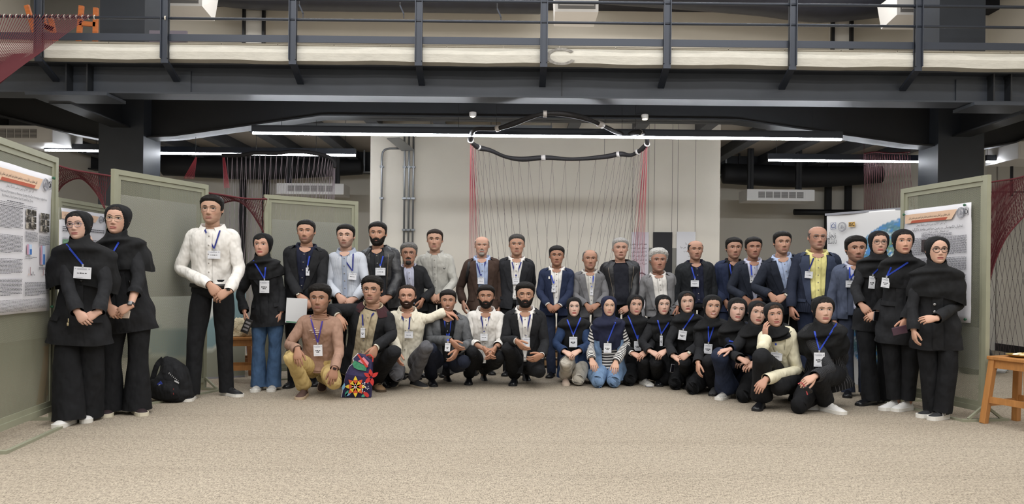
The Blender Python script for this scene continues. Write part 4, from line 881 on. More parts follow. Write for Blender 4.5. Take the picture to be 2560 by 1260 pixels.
        hemf, hems, hemb = sc.get('hf', .52), sc.get('hs', .66), sc.get('hb', .6); lat = sc.get('lat', .02)*k
        def hring(z0, zf, hw, fr_, bk): 
            zz = z0+(zf-z0)*fpos**1.2; return toW(np.stack([sf*hw, np.where(cf > 0, cf*fr_, cf*bk), zz], 1))
        rows.append(hring(.20, .00, .300, .300, .36)); rows.append(hring(.12, -.025, .330, .320, .37)); rows.append(hring(.02, -.085, .335, .335, .37)); rows.append(hring(-.09, -.17, .345, .330, .37))
        hem_s = np.where(cf > 0, hems+(hemf-hems)*cf**2, hems+(hemb-hems)*cf**2)
        r5 = sc.get('asym', 0.0); hem_s = hem_s+r5*sf
        tr_ = np.linspace(0, 1, 22)
        for q in tr_:
            s = 1.005-(1.005-hem_s)*q; fo = sc.get('fold', .008)*k*(np.sin(ph*7+hx+3*q)+.7*np.sin(ph*11+hx*2-2*q))*sst(.15, .9, q)+.010*k*np.sin(ph*3+q*9+hx)*sst(0, .25, q)*sst(1, .4, q)+.006*np.sin(22*q+ph*2)*sst(.5, .1, q)
            la = lat*np.clip((.97-s)/.45, 0, 1); rows.append(TP(s, ph, (.030-.004*q)*k+.046*k*sst(.36, 0, q)+fo+.010*k*sst(.1, .5, q), la, 0, sc.get('dep', .0)*sst(.9, .6, s)))
        rows = np.array(rows); sm_ = rows.copy(); sm_[3:6] = (rows[2:5]+2*rows[3:6]+rows[4:7])/4; rows = sm_
        nn = len(rows); mb.add(rows.reshape(-1, 3), gridf(nn, n)); emit('headscarf', mb, smat); garments.append(mb)
    # ---- glasses
    gl = S.get('gl')
    if gl:
        gm = pm('glasses_'+gl['c'], gl['c'], .3, metal=gl.get('metal', .2)); mb = Mb(); A2 = np.linspace(0, 2*PI, 21); r = gl.get('r', .008)*H; yf = float(face.y(np.array(.14), np.array(.5)))+.045; gw, gh, gz = gl.get('w', .105), gl.get('h', .072), gl.get('z', .485)
        for sg in (-1, 1):
            P = [toW(np.array([sg*.135+gw*np.sign(math.cos(a))*abs(math.cos(a))**.8, yf-.10*(sg*(sg*.135+gw*math.cos(a)))**2*3, gz+gh*np.sign(math.sin(a))*abs(math.sin(a))**.8])) for a in A2]; pipe(mb, P, r, 5)
            pipe(mb, [toW(np.array([sg*(.135+gw), yf-.15, gz+.03])), toW(np.array([sg*.345, .12, gz+.03])), toW(np.array([sg*.350, -.03, gz+.02]))], r, 5)
            pipe(mb, [toW(np.array([sg*(.135+gw), yf-.02, gz+.03])), toW(np.array([sg*(.135+gw), yf-.15, gz+.03]))], r, 5)
        pipe(mb, [toW(np.array([x_, yf+.012, gz+.02+.01*(1-(x_/.03)**2)])) for x_ in (-.032, 0, .032)], r, 5); emit('glasses', mb, gm)
    # ---- wristwatch
    for sd_, mt in S.get('watch', {}).items():
        a = arms[sd_]; e_ = nrm(a['W']-a['E']); V, f, uv = tube(np.array([(*(a['W']-e_*.024), .031*k, .027*k), (*(a['W']-e_*.004), .031*k, .027*k)]), m=1, n=14, ref=a['nv'], cap=(0, 0)); wo_ = emit('wristwatch', Mb().add(V, f), mt[0]); c = a['W']-e_*.014-nrm(a['nv'])*.028*k; emit('watch_face', Mb().obox(c-e_*.017, c+e_*.017, .032, .012, a['nv']), mt[1], wo_, False)
    # ---- lanyard and badge
    if S.get('badge'):
        bx, by, bw, bh = S['badge'][:4]; Vs, Fs, o_ = [], [], 0
        for g in garments: V = np.concatenate(g.V); Vs.append(V); Fs += [[i+o_ for i in q] for q in g.Q]; o_ += len(V)
        bvh = BVHTree.FromPolygons([tuple(v) for v in np.concatenate(Vs)], Fs); C0 = Vector((0, 0, CAMH))
        def cast(px, py, lift):
            w = Vector(U(px, py, d)); dr = (w-C0).normalized(); h = bvh.ray_cast(C0, dr)
            if h[0] is None or abs(h[0].y-d) > .6: return None
            return np.array(h[0]-dr*lift)
        bt = by-bh/2-4; pc = cast(bx, by, .018); pt = cast(bx, bt, .014)
        if pc is None: pc = W(bx, by, .2)
        if pt is None: pt = W(bx, bt, .2)
        pc = pc-UP*0; dd = min(pc[1], pt[1]); s_ = d and F/pc[1]; bc = U(bx, by, dd); hw_, hh_ = bw/2/s_, bh/2/s_; bn = nrm(np.array([0, -1, 0])*.7+fw*.3); br = nrm(np.cross(UP, -bn)); br = br*np.sign(br[0]); bu = UP
        rt_ = math.radians(S['badge'][4]) if len(S['badge']) > 4 else 0; br, bu = br*math.cos(rt_)-bu*math.sin(rt_), bu*math.cos(rt_)+br*math.sin(rt_)
        lm_ = {'n': LAN2, 'v': LAN3}.get(S.get('lan', 'b'), LAN)
        mb = Mb(); tips = S.get('straps')
        if tips is None:
            na = W(0, 0)  # neck sides
            q1, q2 = TP(.985, -.95, .03), TP(.985, .95, .03); tips = []
            for q in (q1, q2):
                v = q-np.array([0, 0, CAMH]); u_, w_ = v[0]/v[1]*F, v[2]/v[1]*F; tips.append((PX+u_*CR+w_*SR, PY-(-u_*SR+w_*CR)))
        topB = bc+bu*(hh_+.018)
        vB = topB-np.array([0, 0, CAMH]); uB, wB = vB[0]/vB[1]*F, vB[2]/vB[1]*F; bpx, bpy = PX+uB*CR+wB*SR, PY-(-uB*SR+wB*CR)
        for (tx, ty) in tips:
            if tx is None: continue
            P = []; last = None
            for t in np.linspace(0, 1, 12):
                q = cast(tx+(bpx-tx)*t, ty+(bpy-ty)*t, .007)
                if q is None: continue
                P.append(q)
            if len(P) < 2: continue
            P[-1] = topB; P = np.array(P); P[1:-1] = (P[:-2]+P[1:-1]*2+P[2:])/4
            tt = np.gradient(P, axis=0); sdv = np.cross(tt, np.array([0, -1., 0])); sdv /= np.linalg.norm(sdv, axis=1)[:, None]+1e-9; wv = .0075*S.get('lw', 1.0)*np.linspace(1, .8, len(P))[:, None]
            V = np.stack([P-sdv*wv, P+sdv*wv, P+sdv*wv-np.array([0, .002, 0]), P-sdv*wv-np.array([0, .002, 0])], 1).reshape(-1, 3); mb.add(V, gridf(len(P), 4))
        if not mb.V: mb.obox(topB, topB+bu*.1, .015, .003, bn)
        lo = emit('lanyard', mb, lm_, smooth=False)
        emit('clip', Mb().obox(topB+bu*.004, topB-bu*.022, .012, .006, bn), CLIP, lo, False)
        bo = emit('badge', Mb().obox(bc-bu*hh_, bc+bu*hh_, hw_*2, .003, bn), BADGE, lo, False)
        pr = Mb(); rr = np.random.RandomState(int(bx)); fx = bn*.0022
        def bar(x0, x1, y, h): c = bc+fx+bu*y*hh_; pr.obox(c+br*x0*hw_, c+br*x1*hw_, h*hh_*2, .0006, bn)
        for ln, n_, ext in ((-.05, 3, .62), (-.30, 2, .35)) if bh > bw else ((-.08, 4, .6),):
            x0 = -ext
            for q in range(n_): w_ = ext*2/n_*rr.uniform(.6, .9); bar(x0, x0+w_, ln+rr.uniform(-.02, .02), .05+.05*rr.rand()); x0 += ext*2/n_
        if pr.V: emit('printed_name', pr, BPR, lo, False)
        pr = Mb()
        for ln in (.72, .58): bar(-.6, .5, ln, .035)
        bar(.68, .86, .68, .10); bar(-.86, -.72, .68, .08); bar(-.7, .1, -.78, .02); emit('printed_header', pr, BPL, lo, False)
    tag(root, S['label'], 'person', S.get('group'))
    p.arms = arms; p.legs = legs; p.TP = TP; p.fw = fw; p.R = R; p.pel = pel; p.NB = NB; p.k = k; p.O = O; p.H = H; p.toW = toW; p.d = d; p.base = base; p.garments = garments; p.emit = emit; PEOPLE.append(p)
    return p
# ------------------------------------------------------------------ wardrobe
BLK = fabric('black_cloth', '#1b1c1f', folds=.7); BLKS = fabric('black_scarf', '#17181a', folds=.5, weave=.2); BLKJ = fabric('black_wool', '#1e1f22', folds=.6, weave=.25); BLT = fabric('black_trouser', '#16171a', folds=.6); CHAR = fabric('charcoal_suit', '#26272b', folds=.5)
WHT = fabric('white_shirt', '#dcd9d4', folds=.8, var=.05); WHT2 = fabric('bright_white_shirt', '#e6e4e0', folds=.7, var=.05); CREAM = fabric('cream_shirt', '#ded8c6', folds=.8, var=.05); GRYS = fabric('grey_shirt', '#aaa9a3', folds=.7, var=.08); BEIGE = fabric('beige_shirt', '#b8ab90', folds=.8, var=.07); YEL = fabric('yellow_shirt', '#dcd48e', folds=.7, var=.05)
STRP = stripes('striped_shirt', '#c9cdd4', '#9aa3b4', 0, 90, .35); NAVY = fabric('navy_suit', '#22283c', folds=.5); NAVY2 = fabric('dark_navy_suit', '#1e232f', folds=.5); NAVY3 = fabric('blue_navy_suit', '#232c45', folds=.5); GRY = fabric('grey_suit', '#6d6d70', folds=.5, var=.08); GRY2 = fabric('mid_grey_suit', '#79797b', folds=.5, var=.08)
BRN = fabric('brown_jacket', '#42332c', folds=.5, var=.15); LBL = fabric('light_blue_shirt', '#a9b8d6', folds=.6, var=.05); LAV = fabric('lavender_shirt', '#b9bcd0', folds=.6, var=.05); TWEED = fabric('grey_tweed', '#5a5c5f', var=.55, weave=.6, folds=.4); GBL = fabric('grey_blue_suit', '#4c5468', folds=.5, var=.14); DNAVY = fabric('dark_navy_shirt', '#1c2033', folds=.6)
LEATHER = pm('black_leather_jacket', '#1d1e22', .42, bump=.5, bscale=9, bdist=.03); DENIM = fabric('blue_denim', '#3f5878', var=.25, weave=.5, folds=.7); LDENIM = fabric('light_denim', '#7f9cc0', var=.28, weave=.5, folds=.7); DDEN = fabric('dark_denim', '#26395a', var=.22, weave=.5); OFFW = fabric('off_white_trouser', '#c4beb2', folds=.8, var=.05); KHAKI = fabric('khaki_trouser', '#c3ab74', folds=.9, var=.08); GTRS = fabric('grey_jeans', '#5c5c60', var=.22, weave=.4, folds=.8)
BROWNS = fabric('mauve_brown_sweatshirt', '#9c7d6c', folds=.9, var=.07); CJK = fabric('cream_jacket', '#dcd6bc', folds=.6, var=.04, weave=.2); PIN = stripes('pinstripe_black', '#1a1b1e', '#8d8d92', 0, 42, .07); BWS = stripes('black_white_stripes', '#dad8d4', '#26262b', 1, 33, .48); PINN = stripes('pinstripe_navy', '#1f2535', '#343c50', 0, 60, .15); NVT = fabric('navy_trouser', '#20283c', folds=.6); NVS = fabric('navy_scarf', '#20243a', folds=.5, weave=.2)
GBT = fabric('grey_blue_trouser', '#33394a', folds=.7, var=.2)
WSH = dict(m=pm('white_sneaker', '#d4d3d1', .55, bump=.3, bscale=60), sole=pm('white_rubber', '#dedcd6', .6), st=.030, chunky=1, lace=pm('white_lace', '#e9e8e4', .8))
CNV = dict(m=pm('burgundy_canvas', '#2a1c20', .7), sole=pm('cream_rubber', '#cfc8b4', .6), st=.030, lace=pm('white_lace', '#e9e8e4', .8)); BKW = dict(m=pm('black_sneaker', '#191a1d', .5), sole=pm('white_rubber', '#dedcd6', .6), st=.028, lace=pm('black_lace', '#0d0d0e', .8)); GWS = dict(m=pm('grey_white_sneaker', '#b4b2ad', .6, var=.3, vscale=40), sole=pm('white_rubber', '#dedcd6', .6), st=.026, lace=pm('grey_lace', '#77777a', .8)); ADI = dict(m=pm('black_mesh_sneaker', '#232427', .7), sole=pm('white_rubber', '#dedcd6', .6), st=.034, chunky=1, stripe=pm('white_stripe', '#e6e6e6', .5), lace=pm('black_lace', '#0d0d0e', .8))
BKS = dict(m=pm('black_leather', '#15161a', .3)); BRS = dict(m=pm('brown_suede', '#4a3630', .85), sole=pm('tan_rubber', '#b39f86', .7), st=.026); BOOT = dict(m=pm('tan_boot', '#80664a', .7, var=.2), sole=pm('brown_rubber', '#4e4030', .8), st=.026, lace=pm('black_lace', '#0d0d0e', .8), chunky=1); BGS = dict(m=pm('black_knit_sneaker', '#1e1f22', .8), sole=pm('beige_rubber', '#a99d8a', .7), st=.022); PKS = dict(m=pm('beige_sneaker', '#b9a596', .7), sole=pm('beige_rubber2', '#c2b3a4', .7), st=.022)
BTN = pm('black_button', '#0c0c0e', .25); SLV = pm('silver_button', '#b8b8ba', .3, metal=.8); WBLK = (pm('watch_strap_black', '#101012', .5), pm('watch_glass', '#08080a', .1)); WSTL = (pm('watch_steel', '#a8a294', .3, metal=.9), pm('watch_dial', '#d8d4c4', .3)); WGLD = (pm('watch_gold', '#b49a5e', .3, metal=.9), pm('watch_dial', '#d8d4c4', .3))
BK_, DB, G1, G2, G3 = '#14110f', '#241a14', '#5c5a58', '#8f8d8a', '#3a3836'
def SH(top=.05, side=.02, **k):
    q = 0 if k.get('bald') else 1
    return dict(dict(col=BK_, top=top+.028*q, side=side+.010*q), **k)
BSF = dict(m=BLKS); SL, WD = dict(m=BLT, hem=.060, kn=.066), dict(m=BLT, hem=.105, kn=.088, th=.095)
ST, FR = 'people standing in the back rows', 'people crouching in the front row'
def suit(jm, sm, **k):
    kk = dict(vs=.32, gt=.55); kk.update({a: b for a, b in k.items() if a not in ('shirt',)}); sh_ = dict(m=sm, skinv=1); sh_.update(k.get('shirt', {})); kk.pop('shirt', None); return [('shirt', sh_), ('jacket', dict(m=jm, lap=jm, bm=BTN, pocket=1, **kk))]
T = []
def A(**k): T.append(k)
# standing, from the viewer's left
A(label='woman in glasses and wide black shawl standing before the left poster, hands folded', fem=1, d=5.76, head=(196, 527, 602), feet=((168, 1062), (218, 1050)), yaw=14, tilt=-5, hyaw=4, k=.94, sw=1.02, group=ST, skin='#c79f8b', lips='#a55f5c',
  scarf=dict(m=BLKS, hf=.44, hs=.30, hb=.30, lat=.085, oh=.475, ow=.262), hair=dict(col=BK_, top=.02, side=.012, hl=-.02, part=0), gl=dict(c='#9c8f96', w=.112, h=.082, r=.010), tops=[('coat', dict(m=BLKJ, s0=-.42, slv=.066, lap=BLKJ, flare=.10, pock=-.02, bm=BTN, bn=2))], tr=dict(WD, hem=.125, kn=.105), shoe=WSH, a=dict(m='clasp', h=(208, 798, .30)), b=dict(m='over', h=(222, 792, .27)), badge=(206, 682, 42, 29, 3), straps=[(150, 592), (None, 0)], nb=.02)
A(label='woman in clear glasses holding a phone, white canvas shoe tips, beside the left poster', fem=1, d=6.15, head=(293, 511, 588), feet=((272, 1036), (345, 1034)), yaw=12, hyaw=8, tilt=3, k=.985, sw=1.0, group=ST, skin='#c79a82', toes=(8, 30),
  scarf=dict(m=BLKS, hf=.55, hs=.46, hb=.5, lat=.045, oh=.475, ow=.262), hair=dict(col=DB, top=.02, side=.012, hl=0, part=.02), gl=dict(c='#b9ab93', w=.110, h=.082, r=.008), tops=[('coat', dict(m=BLKJ, s0=-.36, slv=.066, end=.72, wr=.055, lap=BLKJ, flare=.04, bm=BTN, bn=2, bx=.35, b0=.22, b1=.36))], tr=dict(WD, hem=.118, kn=.078, th=.098), shoe=CNV, a=dict(m='clasp', h=(285, 782, .30)), b=dict(m='over', h=(303, 776, .30)), watch=dict(b=WBLK), badge=(272, 666, 37, 26, 2), straps=[(258, 618), (297, 606)])
A(label='tall man in white shirt and black trousers with rectangular glasses', d=7.09, head=(529, 487, 561), feet=((478, 997), (572, 988)), yaw=6, hyaw=4, k=1.07, sw=1.06, ph=1.0, px=-.02, group=ST, skin='#b98f76', toes=(4, 50),
  hair=SH(.055, .022, quiff=.02), gl=dict(c='#6b6560', w=.108, h=.066, r=.006), stub=.25, tops=[('shirt', dict(m=WHT, slv=.066, wr=.040, s0=.10, fam=.014))], tr=dict(m=BLT, hem=.064, kn=.072, th=.098), belt=1, shoe=BKW, a=dict(m='clasp', h=(536, 728, .30), e=(449, 672, .03)), b=dict(m='over', h=(552, 738, .30), e=(598, 676, .03)), watch=dict(b=WBLK), badge=(535, 637, 31, 20), straps=[(512, 574), (550, 576)], lan='n')
A(label='woman in black coat and flared blue jeans holding a dark phone', fem=1, d=7.52, head=(656, 583, 644), feet=((645, 976), (682, 975)), yaw=0, k=.915, sw=.94, group=ST, skin='#c3937b', lips='#a8534f', toes=(2, 10),
  scarf=dict(m=BLKS, hf=.62, hs=.68, hb=.6, lat=.01, oh=.475), hair=dict(col=BK_, top=.025, side=.012, hl=-.02, fringe=.12, fx=-.08), tops=[('coat', dict(m=BLKJ, s0=-.34, slv=.062, flare=.06, pock=.12, lap=BLKJ))], tr=dict(m=DENIM, hem=.088, kn=.068, th=.098, fold=.03), shoe=GWS, a=dict(h=(611, 796, .12), e=(600, 735, -.03)), b=dict(h=(702, 798, .05), e=(703, 735, -.03)), badge=(661, 717, 24, 31), straps=[(627, 641), (664, 668)])
A(label='bearded man in black suit and dark shirt holding a white folder', d=7.74, head=(765, 549, 610), feet=((731, 966), (785, 962)), yaw=6, k=1.0, sw=1.07, group=ST, skin='#b98a70', hair=SH(.03, .014), stub=.75, tops=suit(BLKJ, DNAVY, vs=.2), tr=SL, shoe=BKS, a=dict(m='clasp', h=(758, 752, .26)), b=dict(m='over', h=(770, 762, .28)), watch=dict(a=WSTL), badge=(769, 679, 9, 20), straps=[(774, 640), (None, 0)])
A(label='young man in pale striped shirt with thin glasses and short beard', d=7.85, head=(864, 560, 621), feet=((850, 964), (885, 963)), yaw=0, k=.98, sw=.98, group=ST, skin='#c79d88', hair=SH(.04, .02, quiff=.015), stub=.7, gl=dict(c='#b09a86', w=.10, h=.06, r=.004), tops=[('shirt', dict(m=STRP, slv=.060, wr=.038, s0=.08, fam=.013, skinv=1))], tr=SL, belt=1, a=dict(m='clasp', h=(855, 752, .26)), b=dict(m='over', h=(872, 755, .26)), badge=(881, 691, 20, 17, 3), straps=[(852, 636), (883, 634)], lan='n')
A(label='bearded man in black leather jacket behind the man with the flower bag', d=8.1, head=(944, 554, 615), feet=((925, 964), (965, 964)), yaw=0, k=1.0, sw=1.04, group=ST, skin='#b4856a', hair=SH(.045, .02), beard=.026, stub=.8, tops=[('shirt', dict(m=fabric('charcoal_shirt', '#2e2f33'), skinv=1)), ('jacket', dict(m=LEATHER, stand=LEATHER, slv=.072, vs=.15, gb=.30, gt=.5, zip=1, fam=.014))], tr=SL, a=dict(m='clasp', h=(945, 752, .24)), b=dict(m='over', h=(958, 750, .26)), badge=(951, 679, 25, 19), straps=[(931, 622), (958, 640)])
A(label='grey haired man in black coat and glasses with a short goatee', d=8.6, head=(1022, 606, 662), feet=((1010, 945), (1040, 945)), yaw=8, k=.92, sw=.98, group=ST, skin='#a97a60', hair=SH(.07, .035, col=G1, curl=.014, cf=40), bcol='#3b3835', stub=.6, chinonly=1, beard=.015, gl=dict(c='#2b2626', w=.10, h=.06, r=.007), tops=[('shirt', dict(m=LAV)), ('jacket', dict(m=BLKJ, stand=BLKJ, vs=.1, gb=.12, gt=.4, slv=.07))], tr=SL, a=dict(m='hang'), b=dict(h=(1052, 764, .22), dir=(-.3, .3, -.9), curl=.5))
A(label='man in light grey buttoned shirt with side parted brown hair', d=8.8, head=(1087, 573, 628), feet=((1070, 940), (1105, 940)), yaw=2, k=.99, sw=1.02, group=ST, skin='#b98d74', hair=SH(.035, .015, col=DB, rec=.04), stub=.2, tops=[('shirt', dict(m=GRYS, slv=.064, wr=.040, s0=.08, fam=.012))], tr=dict(m=fabric('dark_grey_trouser', '#37383b')), a=dict(m='clasp', h=(1086, 747, .25)), b=dict(m='over', h=(1096, 744, .25)))
A(label='balding man with white goatee in brown blazer, backpack strap on his shoulder', d=9.0, head=(1205, 591, 640), feet=((1188, 936), (1225, 934)), yaw=2, k=.965, sw=1.06, group=ST, skin='#bd8f78', hair=SH(.012, .022, col='#6b655f', bald=.74), bcol='#9a948c', stub=.6, chinonly=1, beard=.012, tops=suit(BRN, LBL, vs=.15, gb=.20, gt=.5), tr=dict(m=fabric('olive_brown_trouser', '#4a4132')), belt=1, shoe=BKS, a=dict(h=(1158, 770, .08), e=(1149, 722, -.05)), b=dict(m='hang'), badge=(1202, 702, 16, 16), straps=[(1192, 658), (1214, 655)], lan='n')
A(label='tall slim man in open black suit and white shirt with short grey hair', d=9.0, head=(1292, 585, 640), feet=((1268, 937), (1300, 935)), yaw=0, k=.975, sw=1.03, group=ST, skin='#b5866c', hair=SH(.035, .014, col=G3), bcol='#6f6b66', stub=.45, chinonly=1, tops=suit(CHAR, WHT2, vs=.22, gb=.06, gt=.5), tr=SL, a=dict(m='back'), b=dict(m='back'), badge=(1290, 703, 17, 16), straps=[(1280, 655), (1303, 655)], lan='n')
A(label='man in navy suit and white shirt with swept back dark hair', d=8.95, head=(1392, 614, 666), feet=((1378, 942), (1404, 940)), yaw=-4, k=.89, sw=1.10, group=ST, skin='#a5755b', hair=SH(.06, .025, col='#1d1b1b'), stub=.15, tops=suit(NAVY3, WHT2, vs=.10, gb=.10, gt=.5, cuff=WHT2), tr=dict(m=NVT), shoe=BKS, a=dict(m='clasp', h=(1378, 772, .25)), b=dict(m='over', h=(1388, 770, .25)), badge=(1384, 722, 10, 17), straps=[(1378, 688), (1391, 686)])
A(label='elderly balding man in grey suit with hands folded', d=9.0, head=(1475, 624, 674), feet=((1460, 938), (1492, 938)), yaw=0, k=.87, sw=1.10, belly=.03, group=ST, skin='#ab7d64', hair=SH(.016, .02, col=G1, rec=.12, hl=.05, bald=.9), bcol='#4b4744', stub=.15, tops=suit(GRY, fabric('pale_grey_shirt', '#c6c4bf'), vs=.18, gb=.06, gt=.45), tr=dict(m=GRY), a=dict(m='clasp', h=(1474, 772, .27)), b=dict(m='over', h=(1484, 768, .27)), badge=(1479, 730, 8, 17), straps=[(1476, 690), (1484, 690)])
A(label='grey haired man in black bomber jacket over a black sweater', d=9.0, head=(1551, 594, 649), feet=((1535, 938), (1570, 938)), yaw=-3, k=.97, sw=1.12, sd=1.1, belly=.03, group=ST, skin='#b98c76', hair=SH(.05, .022, col=G2), bcol='#5a5653', stub=.15, tops=[('tee', dict(m=fabric('black_navy_knit', '#1d1f28'), off=.006)), ('jacket', dict(m=pm('black_nylon', '#1b1c20', .5, bump=.4, bscale=12, bdist=.02), stand=pm('black_nylon', '#1b1c20', .5), vs=.0, gb=.38, gt=.62, slv=.072, zip=1))], tr=SL, a=dict(m='hang'), b=dict(m='over', h=(1562, 774, .24)))
A(label='man with curly silver hair in grey suit and open white shirt', d=8.9, head=(1646, 620, 681), feet=((1630, 940), (1668, 940)), yaw=0, k=.90, sw=1.06, belly=.05, group=ST, skin='#a87862', hair=SH(.09, .05, col='#a9a7a3', curl=.022, cf=38), bcol='#6d6863', stub=.1, smile=.25, tops=suit(GRY2, WHT, vs=.02, gb=.34, gt=.6), tr=dict(m=fabric('dark_grey_trouser', '#37383b')), belt=1, a=dict(m='hang'), b=dict(h=(1693, 782, .08)))
A(label='bald man in black zip jacket over a dark navy shirt', d=8.9, head=(1739, 601, 651), feet=((1722, 941), (1757, 941)), yaw=-2, k=.955, sw=1.08, group=ST, skin='#ad8068', hair=SH(.010, .018, col='#201d1b', bald=.76), stub=.4, tops=[('shirt', dict(m=DNAVY, skinv=1)), ('jacket', dict(m=fabric('black_cotton_jacket', '#1d2024', folds=.8), stand=fabric('black_cotton_jacket', '#1d2024'), vs=.08, gb=.30, gt=.5, slv=.072))], tr=SL, a=dict(m='hang'), b=dict(m='hang'), badge=(1737, 709, 20, 16), straps=[(1729, 668), (1747, 668)])
A(label='man in navy suit over a black shirt, badge on a blue lanyard, second row', d=8.95, head=(1835, 593, 648), feet=((1820, 948), (1855, 948)), yaw=-6, k=.96, sw=1.02, group=ST, skin='#a97d66', hair=SH(.05, .025, fringe=.02), stub=.2, tops=suit(NAVY3, fabric('black_shirt', '#191a1d'), vs=.15, gb=.12, gt=.5), tr=dict(m=NVT), a=dict(h=(1818, 766, .15), dir=(.3, .3, -.9)), b=dict(m='hang'), badge=(1830, 713, 15, 24), straps=[(1824, 660), (1843, 668)])
A(label='young man in dark suit and pale shirt between two navy suits', d=8.6, head=(1884, 592, 647), feet=((1870, 954), (1905, 954)), yaw=-8, k=.97, sw=1.0, group=ST, skin='#a3745c', hair=SH(.045, .024, curl=.01), stub=.3, tops=suit(NAVY2, LAV, vs=.2, gb=.06, gt=.5), tr=SL, a=dict(m='clasp', h=(1872, 757, .24)), b=dict(m='over', h=(1886, 757, .24)), badge=(1879, 700, 8, 14), straps=[(1877, 660), (1892, 666)])
A(label='man in navy suit and light blue shirt with wristwatch, next to the man in yellow', d=8.25, head=(1956, 578, 636), feet=((1940, 958), (1978, 958)), yaw=-8, k=1.0, sw=1.05, group=ST, skin='#b3876f', hair=SH(.05, .025), stub=.3, tops=suit(NAVY2, LBL, vs=.12, gb=.12, gt=.5), tr=SL, a=dict(m='clasp', h=(1938, 750, .25)), b=dict(m='over', h=(1948, 748, .27)), watch=dict(b=WSTL))
A(label='bald man with glasses in pinstriped navy suit and yellow shirt', d=8.0, head=(2044, 566, 625), feet=((2020, 973), (2060, 973)), yaw=-14, hyaw=-6, k=1.02, sw=1.10, belly=.05, group=ST, skin='#b08069', hair=SH(.004, .010, col='#5a5350', bald=.70), bcol='#6b655f', stub=.35, gl=dict(c='#3c3a3a', w=.105, h=.055, r=.006), tops=suit(PINN, YEL, vs=.0, gb=.26, gt=.55, lapw=.085), tr=dict(m=NVT), belt=1, a=dict(h=(1979, 786, .08), curl=.6), b=dict(m='hang'), badge=(2022, 687, 19, 17, 4), straps=[(2034, 645), (2028, 660)], lan='n')
A(label='man in grey blue three piece suit, head turned, before the earth banner', d=7.6, head=(2140, 589, 656), feet=((2120, 990), (2166, 990)), yaw=-16, hyaw=-8, k=.955, sw=1.02, group=ST, skin='#ae8068', hair=SH(.06, .03, curl=.012), stub=.6, tops=[('shirt', dict(m=LAV, skinv=1)), ('vest', dict(m=GBL, vs=.5, bm=BTN)), ('jacket', dict(m=GBL, lap=GBL, vs=.0, gb=.36, gt=.6, slv=.068))], tr=dict(m=GBT, hem=.07, kn=.075, fold=.03), shoe=BKS, a=dict(m='hang'), b=dict(m='hang'), badge=(2124, 710, 19, 17), straps=[(2124, 668), (2142, 676)])
A(label='woman in dark rimmed glasses holding a black phone, second from the earth banner', fem=1, d=7.1, head=(2197, 577, 639), feet=((2172, 1012), (2205, 1005)), yaw=-24, hyaw=-14, k=.95, sw=.94, group=ST, skin='#c49880', lips='#a5544f', toes=(-40, -30), smile=.15, scarf=dict(m=BLKS, hf=.66, hs=.66, hb=.6, lat=.02, oh=.475, ow=.265), hair=dict(col='#2e2019', top=.02, side=.012, hl=-.02), gl=dict(c='#2a2526', w=.11, h=.065, r=.007), tops=[('coat', dict(m=BLKJ, s0=-.30, slv=.064, flare=.03, bm=BTN))], tr=dict(WD, hem=.085, kn=.075), shoe=BKS, a=dict(m='clasp', h=(2166, 776, .25)), b=dict(m='over', h=(2176, 792, .28), curl=.5), badge=(2180, 706, 15, 31, 5), straps=[(2232, 637), (None, 0)])
A(label='woman in belted black coat and white sneakers holding a purple phone', fem=1, d=6.71, head=(2258, 573, 638), feet=((2232, 1024), (2262, 1026)), yaw=-26, hyaw=-12, k=.945, sw=.95, group=ST, skin='#c7957a', lips='#a05c50', toes=(-38, -36), scarf=dict(m=BLKS, hf=.5, hs=.62, hb=.5, lat=.02, oh=.475), hair=dict(col=BK_, top=.025, side=.014, hl=-.03, part=-.05), tops=[('coat', dict(m=BLKJ, s0=-.45, slv=.066, flare=.04, belt=BLKJ))], tr=dict(WD, hem=.072, kn=.08, hz=.10), shoe=WSH, a=dict(m='back'), b=dict(h=(2258, 818, .24), dir=(-.25, .45, -.85), pn=(-.7, -.6, -.2), curl=.3), badge=(2214, 707, 20, 24, 8), straps=[(2270, 656), (2228, 668)])
A(label='woman in round glasses and long black shawl with three stripe sneakers', fem=1, d=6.33, head=(2343, 591, 662), feet=((2326, 1042), (2352, 1048)), yaw=-24, hyaw=-10, k=.90, sw=1.04, group=ST, skin='#c99e86', toes=(-42, -38), scarf=dict(m=BLKS, hf=.50, hs=.40, hb=.35, lat=.05, asym=-.08, oh=.435, ow=.272), gl=dict(c='#33292a', w=.115, h=.085, r=.010), tops=[('coat', dict(m=BLKJ, s0=-.44, slv=.066, flare=.02, bm=SLV, bn=2, b0=.25, b1=.38, bx=-.1))], tr=dict(WD, hem=.08, kn=.085, hz=.06), shoe=ADI, a=dict(h=(2285, 846, .10), curl=.4), b=dict(m='over', h=(2318, 798, .28), dir=(-.95, .2, -.1), e=(2398, 760, 0)))
